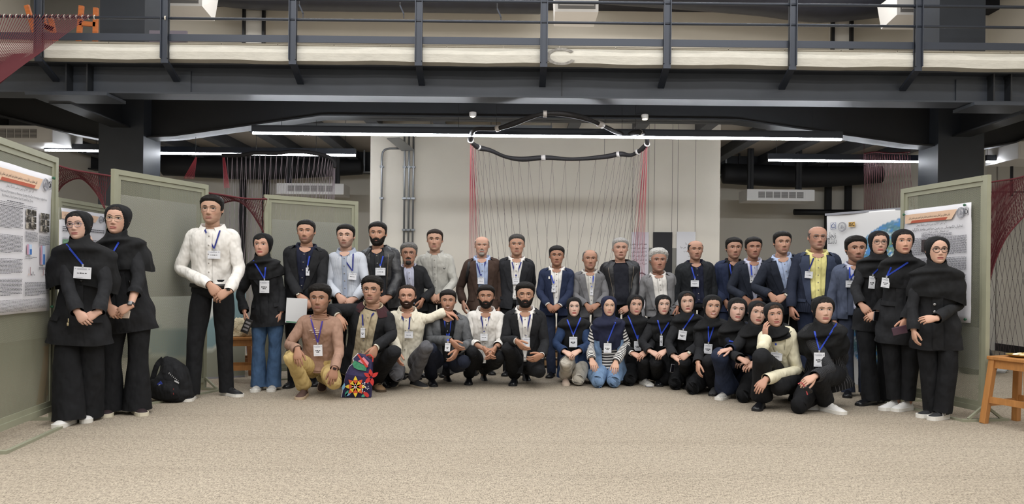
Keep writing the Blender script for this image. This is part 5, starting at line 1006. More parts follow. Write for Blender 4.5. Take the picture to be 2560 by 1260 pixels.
# front row, crouching or kneeling
A(label='young man crouching in mauve brown sweatshirt and khaki trousers', d=7.25, head=(799, 709, 783), hf=.12, pel=(800, 918, -.05), yaw=2, k=.97, sw=1.0, group=FR, skin='#a4785e', hair=SH(.09, .035, curl=.016, cf=34), stub=.45, nose=1.1, tops=[('tee', dict(m=BROWNS, slv=.064, s0=.03, cuffs=BROWNS, rib=BROWNS, fam=.014))], tr=dict(m=KHAKI, fold=.04, hem=.075), shoe=BRS, la=dict(k=(727, 893, .36), foot=(758, 993), toe=0), lb=dict(k=(836, 956, .34), foot=(806, 975), toe=8, heel=.5), a=dict(h=(744, 892, .42), dir=(.15, .45, -.85), pn=(.1, -.8, -.5), curl=.3, e=(722, 862, .12)), b=dict(h=(833, 941, .42), dir=(-.1, .3, -.95), pn=(-.2, -.9, 0), curl=.35, e=(848, 880, .15)), watch=dict(b=(pm('watch_strap_brown', '#4a2f2c', .6), pm('watch_dial_dark', '#2a2022', .3))), badge=(795, 876, 22, 28, -3), straps=[(773, 783), (810, 784)], lan='v')
A(label='man with curly hair and glasses crouching, black jacket over beige shirt, arm on his neighbour', d=7.55, head=(930, 689, 760), hf=.12, pel=(905, 918, -.08), yaw=-8, hyaw=-4, k=1.0, sw=1.05, group=FR, skin='#b4876d', hair=SH(.075, .03, curl=.02, cf=36), stub=.4, smile=.2, gl=dict(c='#3b2f2c', w=.108, h=.075, r=.007), tops=[('tee', dict(m=BLK, s0=.5, off=.0)), ('shirt', dict(m=BEIGE, s0=-.12, off=.008, g0=.5)), ('jacket', dict(m=BLKJ, stand=fabric('maroon_lining', '#3a2024'), s0=-.1, vs=.0, gb=.42, gt=.62, slv=.074, cuff=CREAM))], tr=dict(m=BLT, hem=.07), shoe=BOOT, la=dict(k=(868, 958, .30), back=(0, -.38)), lb=dict(k=(985, 880, .36), foot=(944, 975), toe=35), a=dict(h=(851, 806, .36), dir=(.45, .25, -.8), pn=(-.3, -.8, -.4), e=(824, 774, .20), curl=.45), b=dict(h=(932, 886, .40), dir=(-.35, .3, -.9), pn=(-.6, -.75, 0), e=(980, 838, .14), curl=.75), badge=(907, 832, 11, 25), straps=[(906, 786), (935, 782)], lan='n')
A(label='smiling man with glasses crouching in cream shirt and grey jeans', d=7.85, head=(1018, 712, 771), hf=.10, pel=(1012, 910, -.06), yaw=4, k=.98, sw=1.0, group=FR, skin='#bd8a70', hair=SH(.02, .018, rec=.10, hl=.03, col=DB), stub=.8, beard=.012, bcol='#2e1d14', smile=.4, teeth=1, gl=dict(c='#5a4a44', w=.105, h=.075, r=.005), tops=[('shirt', dict(m=CREAM, slv=.066, s0=-.10, skinv=1, fam=.014))], tr=dict(m=GTRS, fold=.03, hem=.065), shoe=BGS, la=dict(k=(992, 938, .30), foot=(988, 964), toe=-10, heel=.5), lb=dict(k=(1066, 868, .36), foot=(1042, 968), toe=40), a=dict(h=(994, 897, .38), dir=(.1, .4, -.8), e=(985, 840, .05)), b=dict(h=(1130, 783, .0), dir=(.9, .0, -.2), pn=(0, -.3, -.9), e=(1068, 798, .02)), badge=(1022, 837, 21, 17), straps=[(994, 772), (1025, 789)], lan='n')
A(label='smiling man crouching in grey tweed blazer over a black shirt', d=8.0, head=(1120, 724, 781), hf=.10, pel=(1115, 905, -.06), yaw=6, k=.98, sw=1.06, group=FR, skin='#a97c62', hair=SH(.06, .028), stub=.6, smile=.5, teeth=1, tops=suit(TWEED, fabric('black_shirt', '#191a1d'), vs=.12, gb=.14, gt=.55), tr=dict(m=fabric('dark_navy_jeans', '#1c2130'), hem=.07), shoe=BKS, la=dict(k=(1076, 874, .36), foot=(1080, 962), toe=8), lb=dict(k=(1160, 904, .36), foot=(1121, 952), toe=12, heel=.2), a=dict(h=(1140, 866, .42), dir=(.55, .4, -.6), e=(1076, 848, .10)), b=dict(h=(1137, 890, .42), dir=(-.35, .4, -.75), e=(1172, 858, .08)), badge=(1119, 868, 13, 20, 4), straps=[(1111, 800), (1128, 797)])
A(label='bearded young man crouching in white shirt with rolled sleeves', d=8.15, head=(1215, 712, 771), hf=.10, pel=(1212, 900, -.06), yaw=2, k=.98, sw=1.02, group=FR, skin='#a87a60', hair=SH(.055, .025, quiff=.02), stub=.8, beard=.014, smile=.2, tops=[('shirt', dict(m=WHT, slv=.066, end=.72, wr=.052, s0=.02, skinv=1, fam=.014))], tr=dict(m=BLT, hem=.065), shoe=BKS, la=dict(k=(1178, 880, .36), foot=(1172, 958), toe=0), lb=dict(k=(1246, 892, .36), foot=(1211, 950), toe=8, heel=.2), a=dict(h=(1219, 886, .44), dir=(.45, .5, -.7), e=(1168, 852, .12)), b=dict(h=(1231, 886, .44), dir=(-.35, .5, -.75), e=(1252, 856, .12)), watch=dict(b=WBLK), badge=(1210, 843, 18, 17), straps=[(1201, 782), (1226, 783)], lan='n')
A(label='bearded man with glasses kneeling in black suit and white shirt', d=8.1, head=(1313, 705, 769), hf=.10, pel=(1312, 905, -.06), yaw=0, k=1.0, sw=1.04, group=FR, skin='#b28468', hair=SH(.08, .035, curl=.012), stub=.9, beard=.03, gl=dict(c='#2b2422', w=.11, h=.078, r=.006), tops=suit(BLKJ, WHT2, vs=.20, gb=.05, gt=.55, cuff=WHT2), tr=dict(m=BLT, hem=.07), shoe=BKS, la=dict(k=(1270, 870, .36), foot=(1285, 960), toe=-6), lb=dict(k=(1347, 928, .36), foot=(1316, 950), toe=6, heel=.4), a=dict(h=(1303, 866, .44), dir=(.6, .35, -.65), e=(1262, 850, .12)), b=dict(h=(1340, 896, .42), dir=(-.7, .4, -.35), e=(1362, 858, .10)), badge=(1315, 856, 19, 24), straps=[(1300, 784), (1326, 786)], lan='n')
A(label='woman kneeling in dark denim jacket and off white trousers, black scarf', fem=1, d=8.3, head=(1435, 743, 793), hf=.08, pel=(1436, 905, -.05), yaw=-2, k=.95, sw=.90, group=FR, skin='#d0ab98', lips='#b04a48', scarf=dict(m=BLKS, hf=.22, hs=.52, hb=.5, lat=.005, oh=.455, ow=.258), hair=dict(col=BK_, top=.015, side=.01), tops=[('coat', dict(m=DDEN, s0=-.30, slv=.064, flare=.1))], tr=dict(m=OFFW, hem=.075, fold=.03), shoe=PKS, la=dict(k=(1417, 906, .36), foot=(1414, 960), toe=0), lb=dict(k=(1447, 966, 0), back=(0.03, -.38)), a=dict(m='lap', h=(1425, 886, .40)), b=dict(m='lap', h=(1434, 884, .41)), badge=(1433, 855, 20, 26), straps=[(1418, 799), (1452, 794)])
A(label='woman kneeling in striped top, light denim vest and navy scarf', fem=1, d=8.15, head=(1522, 740, 792), hf=.10, pel=(1521, 915, -.05), yaw=0, k=.97, sw=.92, group=FR, skin='#c9a088', scarf=dict(m=NVS, hf=.40, hs=.66, hb=.5, lat=.0, oh=.43, ow=.258), tops=[('tee', dict(m=BWS, slv=.064, s0=-.22, cuffs=fabric('grey_rib', '#7b7a7a'), rib=fabric('grey_rib', '#7b7a7a'), off=.008)), ('vest', dict(m=LDENIM, s0=-.24, s1=.60, vs=.05, gb=.36, gt=.5, off=.036, n='denim_vest'))], tr=dict(m=LDENIM, hem=.075, fold=.03), la=dict(k=(1496, 971, 0), back=(-.02, -.38)), lb=dict(k=(1535, 971, 0), back=(.02, -.38)), a=dict(h=(1483, 911, .38), dir=(.15, .75, -.6), pn=(0, -.6, -.8), e=(1474, 862, .02)), b=dict(h=(1539, 917, .38), dir=(-.15, .75, -.6), pn=(0, -.6, -.8), e=(1566, 862, .02)), badge=(1519, 870, 19, 24), straps=[(1545, 789), (None, 0)])
A(label='woman in black with white cuffs kneeling beside the striped top', fem=1, d=8.35, head=(1589, 737, 790), hf=.08, pel=(1595, 910, -.05), yaw=2, tilt=2, k=.95, sw=.86, group=FR, skin='#c59a84', lips='#a9565a', smile=.25, scarf=dict(m=BLKS, hf=.36, hs=.6, hb=.5, lat=.0, oh=.475), hair=dict(col='#2b1f19', top=.02, side=.012, hl=-.02, part=-.06), tops=[('coat', dict(m=BLKJ, s0=-.28, slv=.062, cuff=WHT2, lap=BLKJ))], tr=dict(m=BLT, hem=.075), shoe=GWS, la=dict(k=(1576, 966, 0), back=(0, -.36)), lb=dict(k=(1612, 900, .36), foot=(1612, 962), toe=14), a=dict(m='lap', h=(1594, 889, .40)), b=dict(m='lap', h=(1606, 886, .41)), badge=(1594, 865, 18, 24), straps=[(1570, 788), (1595, 838)])
A(label='woman in double breasted black jacket kneeling, tassel on her lanyard', fem=1, d=8.25, head=(1658, 737, 789), hf=.08, pel=(1662, 910, -.05), yaw=0, k=.96, sw=.90, group=FR, skin='#cda692', lips='#b05a58', scarf=dict(m=BLKS, hf=.52, hs=.66, hb=.5, lat=.0, oh=.475, ox=.02), hair=dict(col=BK_, top=.02, side=.012, hl=-.02, part=.06), tops=[('coat', dict(m=BLKJ, s0=-.28, slv=.064, bm=SLV, bn=3, b0=.2, b1=.6, bx=.45, lap=BLKJ))], tr=dict(m=BLT, hem=.075), la=dict(k=(1640, 905, .36), foot=(1645, 962), toe=-5), lb=dict(k=(1664, 965, 0), back=(.02, -.36)), a=dict(m='lap', h=(1640, 885, .40)), b=dict(m='lap', h=(1652, 884, .42)), badge=(1653, 852, 7, 26), straps=[(1644, 800), (1672, 806)])
A(label='woman in black with gold watch kneeling, badge tilted on her chest', fem=1, d=8.05, head=(1717, 728, 784), hf=.10, pel=(1722, 912, -.05), yaw=-12, hyaw=-6, tilt=-4, k=.97, sw=.90, group=FR, skin='#c9a18c', lips='#a85a56', smile=.25, scarf=dict(m=BLKS, hf=.55, hs=.66, hb=.5, lat=.0, oh=.475, ox=.01), hair=dict(col='#3a281e', top=.02, side=.012, hl=-.02, part=-.08), tops=[('coat', dict(m=BLKJ, s0=-.28, slv=.062))], tr=dict(m=BLT, hem=.075), la=dict(k=(1690, 976, 0), back=(0, -.36)), lb=dict(k=(1712, 905, .36), foot=(1716, 968), toe=0), a=dict(m='lap', h=(1698, 898, .38)), b=dict(m='over', h=(1706, 893, .40)), watch=dict(b=WGLD), badge=(1706, 838, 20, 23, 8), straps=[(1744, 771), (1706, 822)])
A(label='smiling woman in plain black scarf crouching, hand hanging by her knee', fem=1, d=7.8, head=(1781, 737, 798), hf=.10, pel=(1790, 918, -.05), yaw=-10, hyaw=-4, tilt=3, k=.98, sw=.92, group=FR, skin='#c2957c', lips='#a8605a', smile=.5, teeth=1, scarf=dict(m=BLKS, hf=.50, hs=.6, hb=.5, lat=.005, oh=.475), hair=dict(col=BK_, top=.022, side=.012, hl=-.02, part=.05), tops=[('coat', dict(m=BLKJ, s0=-.28, slv=.066))], tr=dict(m=BLT, hem=.08, th=.10), la=dict(k=(1735, 988, 0), back=(0.03, -.36)), lb=dict(k=(1772, 905, .38), foot=(1785, 985), toe=-10), shoe=dict(m=pm('grey_suede', '#3c3d40', .9)), a=dict(h=(1744, 926, .40), dir=(-.05, .3, -.95), e=(1748, 880, .12)), b=dict(m='lap', h=(1800, 885, .3)), badge=(1770, 872, 20, 24, 4), straps=[(1771, 816), (1784, 818)])
A(label='woman in navy trousers crouching with her hand on her raised knee', fem=1, d=7.5, head=(1843, 744, 806), hf=.10, pel=(1852, 920, -.05), yaw=-14, hyaw=-8, tilt=4, k=.98, sw=.90, group=FR, skin='#cba391', lips='#b0605c', smile=.3, scarf=dict(m=BLKS, hf=.55, hs=.6, hb=.5, lat=.005, oh=.475), hair=dict(col=BK_, top=.022, side=.012, hl=-.03, part=.08), tops=[('coat', dict(m=NVT, s0=-.28, slv=.064))], tr=dict(m=NVT, hem=.12, kn=.085, th=.1), shoe=GWS, la=dict(k=(1800, 892, .38), foot=(1812, 996), toe=-25), lb=dict(k=(1850, 985, 0), back=(.03, -.36)), a=dict(h=(1806, 876, .42), dir=(-.75, .4, -.1), pn=(0, -.2, -.95), e=(1834, 868, .12), curl=.35), b=dict(m='lap', h=(1850, 905, .25)), badge=(1878, 876, 20, 18, 6), straps=[(1873, 792), (1822, 852)])
A(label='woman in black leaning in behind the cream jacket, hands clasped low', fem=1, d=7.3, head=(1894, 752, 814), hf=.12, pel=(1905, 925, -.08), yaw=-12, hyaw=-6, tilt=6, k=.96, sw=.88, group=FR, skin='#c79d88', lips='#a9504e', scarf=dict(m=BLKS, hf=.55, hs=.6, hb=.5, lat=.0, oh=.47), hair=dict(col='#2a1d17', top=.022, side=.012, hl=-.03), tops=[('coat', dict(m=BLKJ, s0=-.28, slv=.062))], tr=dict(m=BLT, hem=.08), la=dict(k=(1862, 1008, 0), back=(.05, -.36)), lb=dict(k=(1905, 995, 0), back=(.05, -.36)), a=dict(m='lap', h=(1868, 905, .42)), b=dict(m='lap', h=(1872, 914, .43)))
A(label='smiling woman in cream jacket crouching with her chin on her hand', fem=1, d=6.95, head=(1936, 756, 819), hf=.14, pel=(1965, 930, -.06), yaw=-18, hyaw=-8, tilt=-8, k=.97, sw=.90, group=FR, skin='#bf917a', lips='#a85c58', smile=.35, scarf=dict(m=BLKS, hf=.88, hs=.965, hb=.95, lat=.0, oh=.46), hair=dict(col='#3a2a1f', top=.03, side=.012, hl=-.05, curl=.012), tops=[('coat', dict(m=CJK, s0=-.30, slv=.068, flare=.1, lap=CJK, pock=-.05, bm=BTN, bn=1))], tr=dict(m=BLT, hem=.10, kn=.085, th=.1), shoe=BKS, la=dict(k=(1905, 895, .40), foot=(1900, 1022), toe=-14), lb=dict(k=(1948, 965, .36), foot=(1985, 1000), toe=-10, heel=.5), a=dict(h=(1912, 824, .25), dir=(-.10, -.05, 1.0), pn=(.75, -.5, .2), e=(1906, 872, .34), curl=.3, thumb=.3), b=dict(h=(1903, 965, .48), dir=(-.5, .4, -.75), pn=(0, -.8, -.5), e=(1992, 925, .12), curl=.3), badge=(1941, 891, 28, 20, 5), straps=[(1939, 858), (None, 0)])
A(label='woman in pinstriped black top kneeling with sunglasses in her hand', fem=1, d=6.78, head=(2058, 741, 811), hf=.12, pel=(2066, 930, -.06), yaw=-12, hyaw=-6, tilt=0, k=1.0, sw=.96, group=FR, skin='#c9a089', lips='#a65a58', eye=1.08, scarf=dict(m=BLKS, hf=.42, hs=.46, hb=.4, lat=.025, oh=.48), hair=dict(col=BK_, top=.022, side=.014, hl=-.03, part=.02), tops=[('coat', dict(m=PIN, s0=-.28, slv=.070, flare=.1, n='blouse'))], tr=dict(m=BLT, hem=.08, th=.1), shoe=WSH, la=dict(k=(2003, 1036, 0), back=(.16, -.30)), lb=dict(k=(2052, 945, .38), foot=(2074, 1030), toe=35), a=dict(h=(2018, 950, .48), dir=(-.8, .4, -.35), pn=(-.1, -.6, -.75), e=(2075, 925, .25), curl=.35), b=dict(m='hang', h=(2088, 945, -.12), e=(2106, 898, -.05)), badge=(2048, 899, 26, 35), straps=[(2036, 828), (2096, 802)])
TEST = None
for S_ in T:
    if TEST and not any(q in S_['label'] for q in TEST): continue
    person(S_)
# ================================================================== DISPLAY BOARDS AND POSTERS
def perf_mat():
    m, nt, b = newmat('perforated_sheet'); b.inputs['Base Color'].default_value = (*lin('#8c8d7b'), 1); b.inputs['Roughness'].default_value = 0.55
    tc = nt.nodes.new('ShaderNodeTexCoord'); res = []
    for off in ((0, 0), (0.5, 0.5)):
        mp = nt.nodes.new('ShaderNodeMapping'); mp.inputs['Scale'].default_value = (1/0.0120, 0, 1/0.0150); mp.inputs['Location'].default_value = (off[0], 0, off[1]); nt.links.new(tc.outputs['Object'], mp.inputs[0])
        fr = nt.nodes.new('ShaderNodeVectorMath'); fr.operation = 'FRACTION'; nt.links.new(mp.outputs[0], fr.inputs[0])
        sb = nt.nodes.new('ShaderNodeVectorMath'); sb.operation = 'SUBTRACT'; sb.inputs[1].default_value = (0.5, 0, 0.5); nt.links.new(fr.outputs[0], sb.inputs[0])
        sc = nt.nodes.new('ShaderNodeVectorMath'); sc.operation = 'MULTIPLY'; sc.inputs[1].default_value = (0.0120, 0, 0.0150); nt.links.new(sb.outputs[0], sc.inputs[0])
        ln = nt.nodes.new('ShaderNodeVectorMath'); ln.operation = 'LENGTH'; nt.links.new(sc.outputs[0], ln.inputs[0]); res.append(ln.outputs['Value'])
    mn = nt.nodes.new('ShaderNodeMath'); mn.operation = 'MINIMUM'; nt.links.new(res[0], mn.inputs[0]); nt.links.new(res[1], mn.inputs[1])
    lt = nt.nodes.new('ShaderNodeMath'); lt.operation = 'LESS_THAN'; lt.inputs[1].default_value = 0.0036; nt.links.new(mn.outputs[0], lt.inputs[0])
    tr = nt.nodes.new('ShaderNodeBsdfTransparent'); mx = nt.nodes.new('ShaderNodeMixShader'); nt.links.new(lt.outputs[0], mx.inputs[0]); nt.links.new(b.outputs[0], mx.inputs[1]); nt.links.new(tr.outputs[0], mx.inputs[2])
    nt.links.new(mx.outputs[0], nt.nodes['Material Output'].inputs['Surface']); return m
PERF = perf_mat(); SAGE = pm('sage_frame', '#92937f', 0.5, var=.05, vscale=8)
class Board: pass
def board(P0, P1, label, Hh=2.07, feet=True):
    """P0 -> P1: floor points of the two posts (viewer's left, right); local x along the board, y away from the viewer side, z up"""
    P0 = np.array([P0[0], P0[1], 0.]); P1 = np.array([P1[0], P1[1], 0.]); w = np.linalg.norm(P1-P0); ex = (P1-P0)/w; rz = math.atan2(ex[1], ex[0]); o = empty('display_board', P0, rz); b = Board(); b.P0, b.ex, b.w, b.o = P0, ex, w, o; b.n = np.array([ex[1], -ex[0], 0]); f = .045; z0 = .075
    fr = Mb().box(0, f, -.02, .02, z0, Hh); fr.box(w-f, w, -.02, .02, z0, Hh); fr.box(f, w-f, -.02, .02, Hh-f, Hh); fr.box(f, w-f, -.02, .02, z0, z0+f); fr.build('frame', SAGE, o)
    fr = Mb().box(f, f+.035, -.008, .008, z0+f, Hh-f); fr.box(w-f-.035, w-f, -.008, .008, z0+f, Hh-f); fr.box(f+.035, w-f-.035, -.008, .008, Hh-f-.04, Hh-f); fr.box(f+.035, w-f-.035, -.008, .008, z0+f, z0+f+.04); fr.build('inner_border', SAGE, o)
    Mb().box(f+.035, w-f-.035, -.001, .001, z0+f+.04, Hh-f-.04).build('perforated_sheet', PERF, o)
    for x in (0.02, w-.02):
        Mb().box(x-.02, x+.02, -.22, .22, 0, .022).obox((x, -.16, .022), (x, -.02, .12), .02, .02).obox((x, .16, .022), (x, .02, .12), .02, .02).box(x-.02, x+.02, -.02, .02, .022, z0).build('foot', SAGE, o)
    Mb().box(.04, w-.04, -.22, -.19, 0, .018).build('floor_bar', SAGE, o)
    tag(o, label, 'display board', 'perforated display boards'); return b
def on_board(b, px, py):
    """board-local (x, z) of a pixel"""
    d0 = U(px, py, 1.0)-np.array([0, 0, CAMH]); c = np.array([0, 0, CAMH]); t = np.dot(b.P0-c, b.n)/np.dot(d0, b.n); q = c+d0*t; return np.dot(q-b.P0, b.ex), q[2]
B1R = U(133, 1050, F/316); B1 = board((-3.42, 4.67), (B1R[0], B1R[1]), 'sage green perforated display board at the far left, poster of rock images on it')
B2 = board((-3.475, 6.42), (-3.10, 7.50), 'sage green perforated display board behind the tall man in the white shirt')
B3 = board((-5.45, 8.86), (-5.43, 9.96), 'sage green display board partly hidden behind the two women at the left')
B4 = board((-2.79, 8.30), (-1.88, 8.97), 'sage green perforated display board behind the man in the black suit')
B5 = board((3.80, 7.22), (3.99, 6.20), 'sage green perforated display board behind the women at the right')
PAPER = pm('poster_paper', '#d8d8de', .6, var=.015, vscale=3); INK = pm('ink', '#3a3a42', .8); INKB = pm('ink_bold', '#1c1c24', .8); PEACH = pm('peach_print', '#e0bfa4', .7); RUST = pm('rust_print', '#b0563e', .7); GRY_P = pm('grey_print', '#8e9098', .8)
def poster(b, x0, x1, z0, z1, label, side=-1, name='poster', curl=True):
    o = empty(name, b.P0+b.ex*x0+np.array([0, 0, z0])+b.n*(-.024 if side < 0 else .024)*(-1)); o.rotation_euler = b.o.rotation_euler
    w, h = x1-x0, z1-z0; mb = Mb(); nx, nz = 12, 18; V = [(w*i/(nx-1), -.006*math.sin(i/(nx-1)*PI*3+j*.3)*(.3 if 2 < j < nz-3 else 1)+0.0, h*j/(nz-1)) for j in range(nz) for i in range(nx)]
    mb.add(V, gridf(nz, nx, False)); s = mb.build('sheet', PAPER, o, True); md = s.modifiers.new('thick', 'SOLIDIFY'); md.thickness = .0006
    o['w'], o['h'] = w, h; return tag(o, label, 'poster')
YP = -.012
def rect(o, x0, x1, z0, z1, mat, name, y=YP): return Mb().box(x0, x1, y, y+.0008, z0, z1).build(name, mat, o)
def lines(mb, x0, x1, z1, n, pitch, h, rr, y=YP, last=.6):
    for i in range(n):
        z = z1-i*pitch; xe = x1 if i < n-1 else x0+(x1-x0)*last; x = x0
        while x < xe-.004:
            w = min(rr.uniform(.010, .040), xe-x); mb.add([(x, y, z), (x+w, y, z), (x+w, y, z-h), (x, y, z-h)], [(0, 1, 2, 3)]); x += w+.005
def txt(o, s, size, x, z, mat, name, align='LEFT', width=None, y=YP-.0004, bold=0.0):
    mb = Mb(); text_mesh(mb, s, size, (x, y, z), align=align, width=width, bold=bold)
    return mb.build(name, mat, o) if mb.V else None
def emblem(o, cx, cz, r, mat, name):
    mb = Mb(); A = np.linspace(0, 2*PI, 33)
    for q, rr in ((1.0, .07), (.80, .05)): pipe(mb, [(cx+math.cos(a)*r*q, YP, cz+math.sin(a)*r*q) for a in A], r*rr, 4)
    for i in range(5): x = cx+r*(-.4+.2*i); pipe(mb, [(x, YP, cz-r*.45), (x+r*.1*math.sin(i*2), YP, cz+r*.1), (x-r*.05, YP, cz+r*.5*math.cos(i-2))], r*.05, 4)
    mb.build(name, mat, o)
def arch_logo(o, cx, cz, r, mat, name):
    mb = Mb(); P = [(-1, -1), (1, -1), (1, 1), (-1, 1), (-1, -1)]; pipe(mb, [(cx+x*r, YP, cz+z*r*1.15) for x, z in P], r*.07, 4)
    pipe(mb, [(cx+x*r, YP, cz+z*r) for x, z in ((-.7, -.45), (-.7, .1), (-.45, .5), (0, .85), (.45, .5), (.7, .1), (.7, -.45))], r*.10, 4)
    pipe(mb, [(cx+x*r, YP, cz+z*r) for x, z in ((-.7, -.45), (-.45, -.75), (-.2, -.45), (0, -.75), (.2, -.45), (.45, -.75), (.7, -.45))], r*.08, 4); mb.build(name, mat, o)
HEAD_FA = fa('اولین همایش بین المللی و بیست و هشتمین همایش ملی انجمن زمین شناسی ایران'); DATE_FA = fa('۷ و ۸ آبان ۱۴۰۴ گروه زمین شناسی دانشگاه زنجان')
PINM = pm('green_push_pin', '#2e5f45', .4)
def pin(o, x, z):
    V, f, uv = tube(np.array([(x, YP, z, .004, .004), (x, YP-.012, z, .011, .011), (x, YP-.02, z, .012, .012)]), m=2, n=10, ref=(0, 0, 1), cap=(0, .4)); Mb().add(V, f).build('push_pin', PINM, o, True)
def header(o, w, h, logos=True):
    hz = h-.045; V = [(.03, YP, hz-.085), (w*.74, YP, hz-.085), (w*.82, YP, hz), (.03, YP, hz)]; Mb().add(V, [(0, 1, 2, 3)]).build('header_band', PEACH, o)
    Mb().add([(.10, YP-.0004, hz-.085), (w*.66, YP-.0004, hz-.085), (w*.69, YP-.0004, hz-.060), (.12, YP-.0004, hz-.060)], [(0, 1, 2, 3)]).build('header_stripe', RUST, o)
    txt(o, HEAD_FA, .030, .08, hz-.045, INKB, 'header_title', width=w*.62, y=YP-.001); txt(o, DATE_FA, .026, .18, hz-.118, INKB, 'header_date', width=w*.45)
    if logos: emblem(o, w*.87, hz-.035, .045, GRY_P, 'round_emblem'); arch_logo(o, w-.052, hz-.030, .026, INKB, 'arch_emblem')
def photo_grid(o, x, z, cols, rows, cw, ch, gap, seed):
    rr = np.random.RandomState(seed)
    for i in range(cols):
        for j in range(rows):
            n = 9; V = []; C = []
            for b_ in range(n):
                for a_ in range(n):
                    V.append((x+i*(cw+gap)+cw*a_/(n-1), YP, z-j*(ch+gap)-ch*b_/(n-1))); v = .03+.10*max(0, math.sin(a_*1.3+i*2+j)+math.sin(b_*1.1+j*3+seed))*rr.rand()+(.35 if rr.rand() > .93 or (a_+b_*((i+j) % 2) < 2+j) else 0); C.append((v, v*.92, v*.80))
            Mb().add(V, gridf(n, n, False), col=np.array(C)).build('micrograph', vcol_mat('print', .6, .2), o, col=True)
# --- poster on the far left board
x0, zt = on_board(B1, 119, 440); _, zb = on_board(B1, 117, 776); pw = .88
o = poster(B1, x0-pw, x0, zb, zt, 'large white research poster with micrographs and charts on the far left board'); h = zt-zb; w = pw; header(o, w, h); q = h/1.27; pin(o, w-.015, h-q*.02); pin(o, w-.02, .03)
txt(o, 'Impact of Sea-Level Fluctuations on Reservoir Quality of the Dam Formation: Insights from', .027, w*.03, h-.205, INKB, 'poster_title', width=w*.86); txt(o, 'Northwest of the Kazerun Fault (Coastal Fars Zone)', .027, w*.14, h-.236, INKB, 'poster_title_line', width=w*.50)
rr = np.random.RandomState(3); mb = Mb(); lines(mb, w*.22, w*.68, h-q*.312, 1, .02, .006, rr); lines(mb, w*.1, w*.72, h-q*.328, 3, .012, .0035, rr); 
cA, cB = (w*.02, w*.475), (w*.52, w*.735); cC = (w*.76, w*.955)
for z1, n in ((h-q*.36, 17), (h-q*.60, 14), (h-q*.80, 12), (h-q*.97, 13)): lines(mb, cA[0], cA[1], z1, n, .0112*q, .0042*q, rr)
lines(mb, cB[0], cB[1], h-q*.555, 9, .0105*q, .004*q, rr); lines(mb, cC[0], cC[1], h-q*.575, 9, .0105*q, .004*q, rr); lines(mb, cB[0], cC[1], h-q*1.00, 12, .0105*q, .004*q, rr); lines(mb, cB[0], w*.72, h-q*.775, 2, .0105*q, .004*q, rr); lines(mb, cC[0], cC[1], h-q*.865, 2, .01, .004, rr); lines(mb, cA[0], cC[1]-.05, h-q*1.15, 10, .0105*q, .0028*q, rr)
tag(mb.build('small_print', INK, o), kind='stuff')
photo_grid(o, w*.53, h-q*.355, 2, 3, .074, .052*q, .006, 1); photo_grid(o, w*.78, h-q*.365, 2, 3, .070, .052*q, .006, 5)
def chart(o, x, z, w, h, cols, name):
    for i, (c, a, b_) in enumerate(cols): rect(o, x+w*a, x+w*b_, z-h, z, pm('chart_'+c, c, .7), name)
for (cx_, cz_, ch_) in ((w*.55, h-q*.665, .09*q), (w*.79, h-q*.665, .175*q)):
    chart(o, cx_, cz_, .075, ch_, (('#c295a6', 0, .28), ('#a9a0cc', .28, .42), ('#b4cbe6', .45, .95)), 'chart_column'); rect(o, cx_+.04, cx_+.07, cz_-ch_, cz_-ch_*.45, pm('chart_blue', '#3d6fb4', .7), 'chart_bar', YP-.001)
for cx_ in (w*.58, w*.82):
    for i, (bh, c) in enumerate(((.018, '#c7a79a'), (.075, '#8a5a60'), (.014, '#333338'), (.035, '#333338'), (.010, '#333338'))): rect(o, cx_+i*.022, cx_+i*.022+.006, h-q*.94, h-q*.94+bh*q, pm('chart_'+c, c, .7), 'histogram_bar')
# --- poster behind the two women
xa, zt = on_board(B3, 150, 519); xb, _ = on_board(B3, 258, 540)
o = poster(B3, xa-.05, min(xb+.02, B3.w-.06), .9, zt, 'white poster with an orange header on the half hidden left board'); h = zt-.9; w = min(xb+.02, B3.w-.06)-xa+.05; header(o, w, h); mb = Mb(); lines(mb, .05, w-.05, h-.22, 3, .025, .010, rr); lines(mb, .05, w-.05, h-.36, 30, .016, .005, rr); tag(mb.build('small_print', INK, o), kind='stuff'); rect(o, .06, .2, h-.44, h-.38, pm('green_print', '#7fae8a', .7), 'green_box')
# --- poster on the right board
xa, zt = on_board(B5, 2266, 527); xb, _ = on_board(B5, 2436, 493); _, zb = on_board(B5, 2436, 808)
o = poster(B5, xa, xb, zb, zt, 'white research poster in small print on the right board'); h = zt-zb; w = xb-xa; header(o, w, h); q = h/1.27; pin(o, w-.05, h-q*.025); pin(o, .03, h-q*.05); pin(o, w-.03, .03)
txt(o, fa('تحلیل تکتونیکی و زمین ساختی واحد دگرگونی'), .032, w*.12, h-.205, INKB, 'poster_title', width=w*.78); txt(o, fa('در شمال باختر ایران زمین'), .026, w*.30, h-.236, INKB, 'poster_title_line', width=w*.4)
mb = Mb(); lines(mb, w*.3, w*.75, h-q*.305, 3, .013, .0045, rr)
for c0, c1 in ((w*.05, w*.49), (w*.52, w*.95)):
    for z1, n in ((h-q*.34, 18), (h-q*.57, 14), (h-q*.76, 12), (h-q*1.02, 8)): lines(mb, c0, c1, z1, n, .0112*q, .0045*q, rr)
tag(mb.build('small_print', INK, o), kind='stuff')
for i in range(14): rect(o, w*.60+(i % 7)*.045, w*.60+(i % 7)*.045+.012, h-q*.96+(i//7)*.012, h-q*.93+.02*((i*5) % 4), INK, 'diagram_mark')
rect(o, w*.30, w*.40, h-q*.50, h-q*.36, pm('photo_print', '#4a3f40', .6, var=.5, vscale=40), 'photo_print')
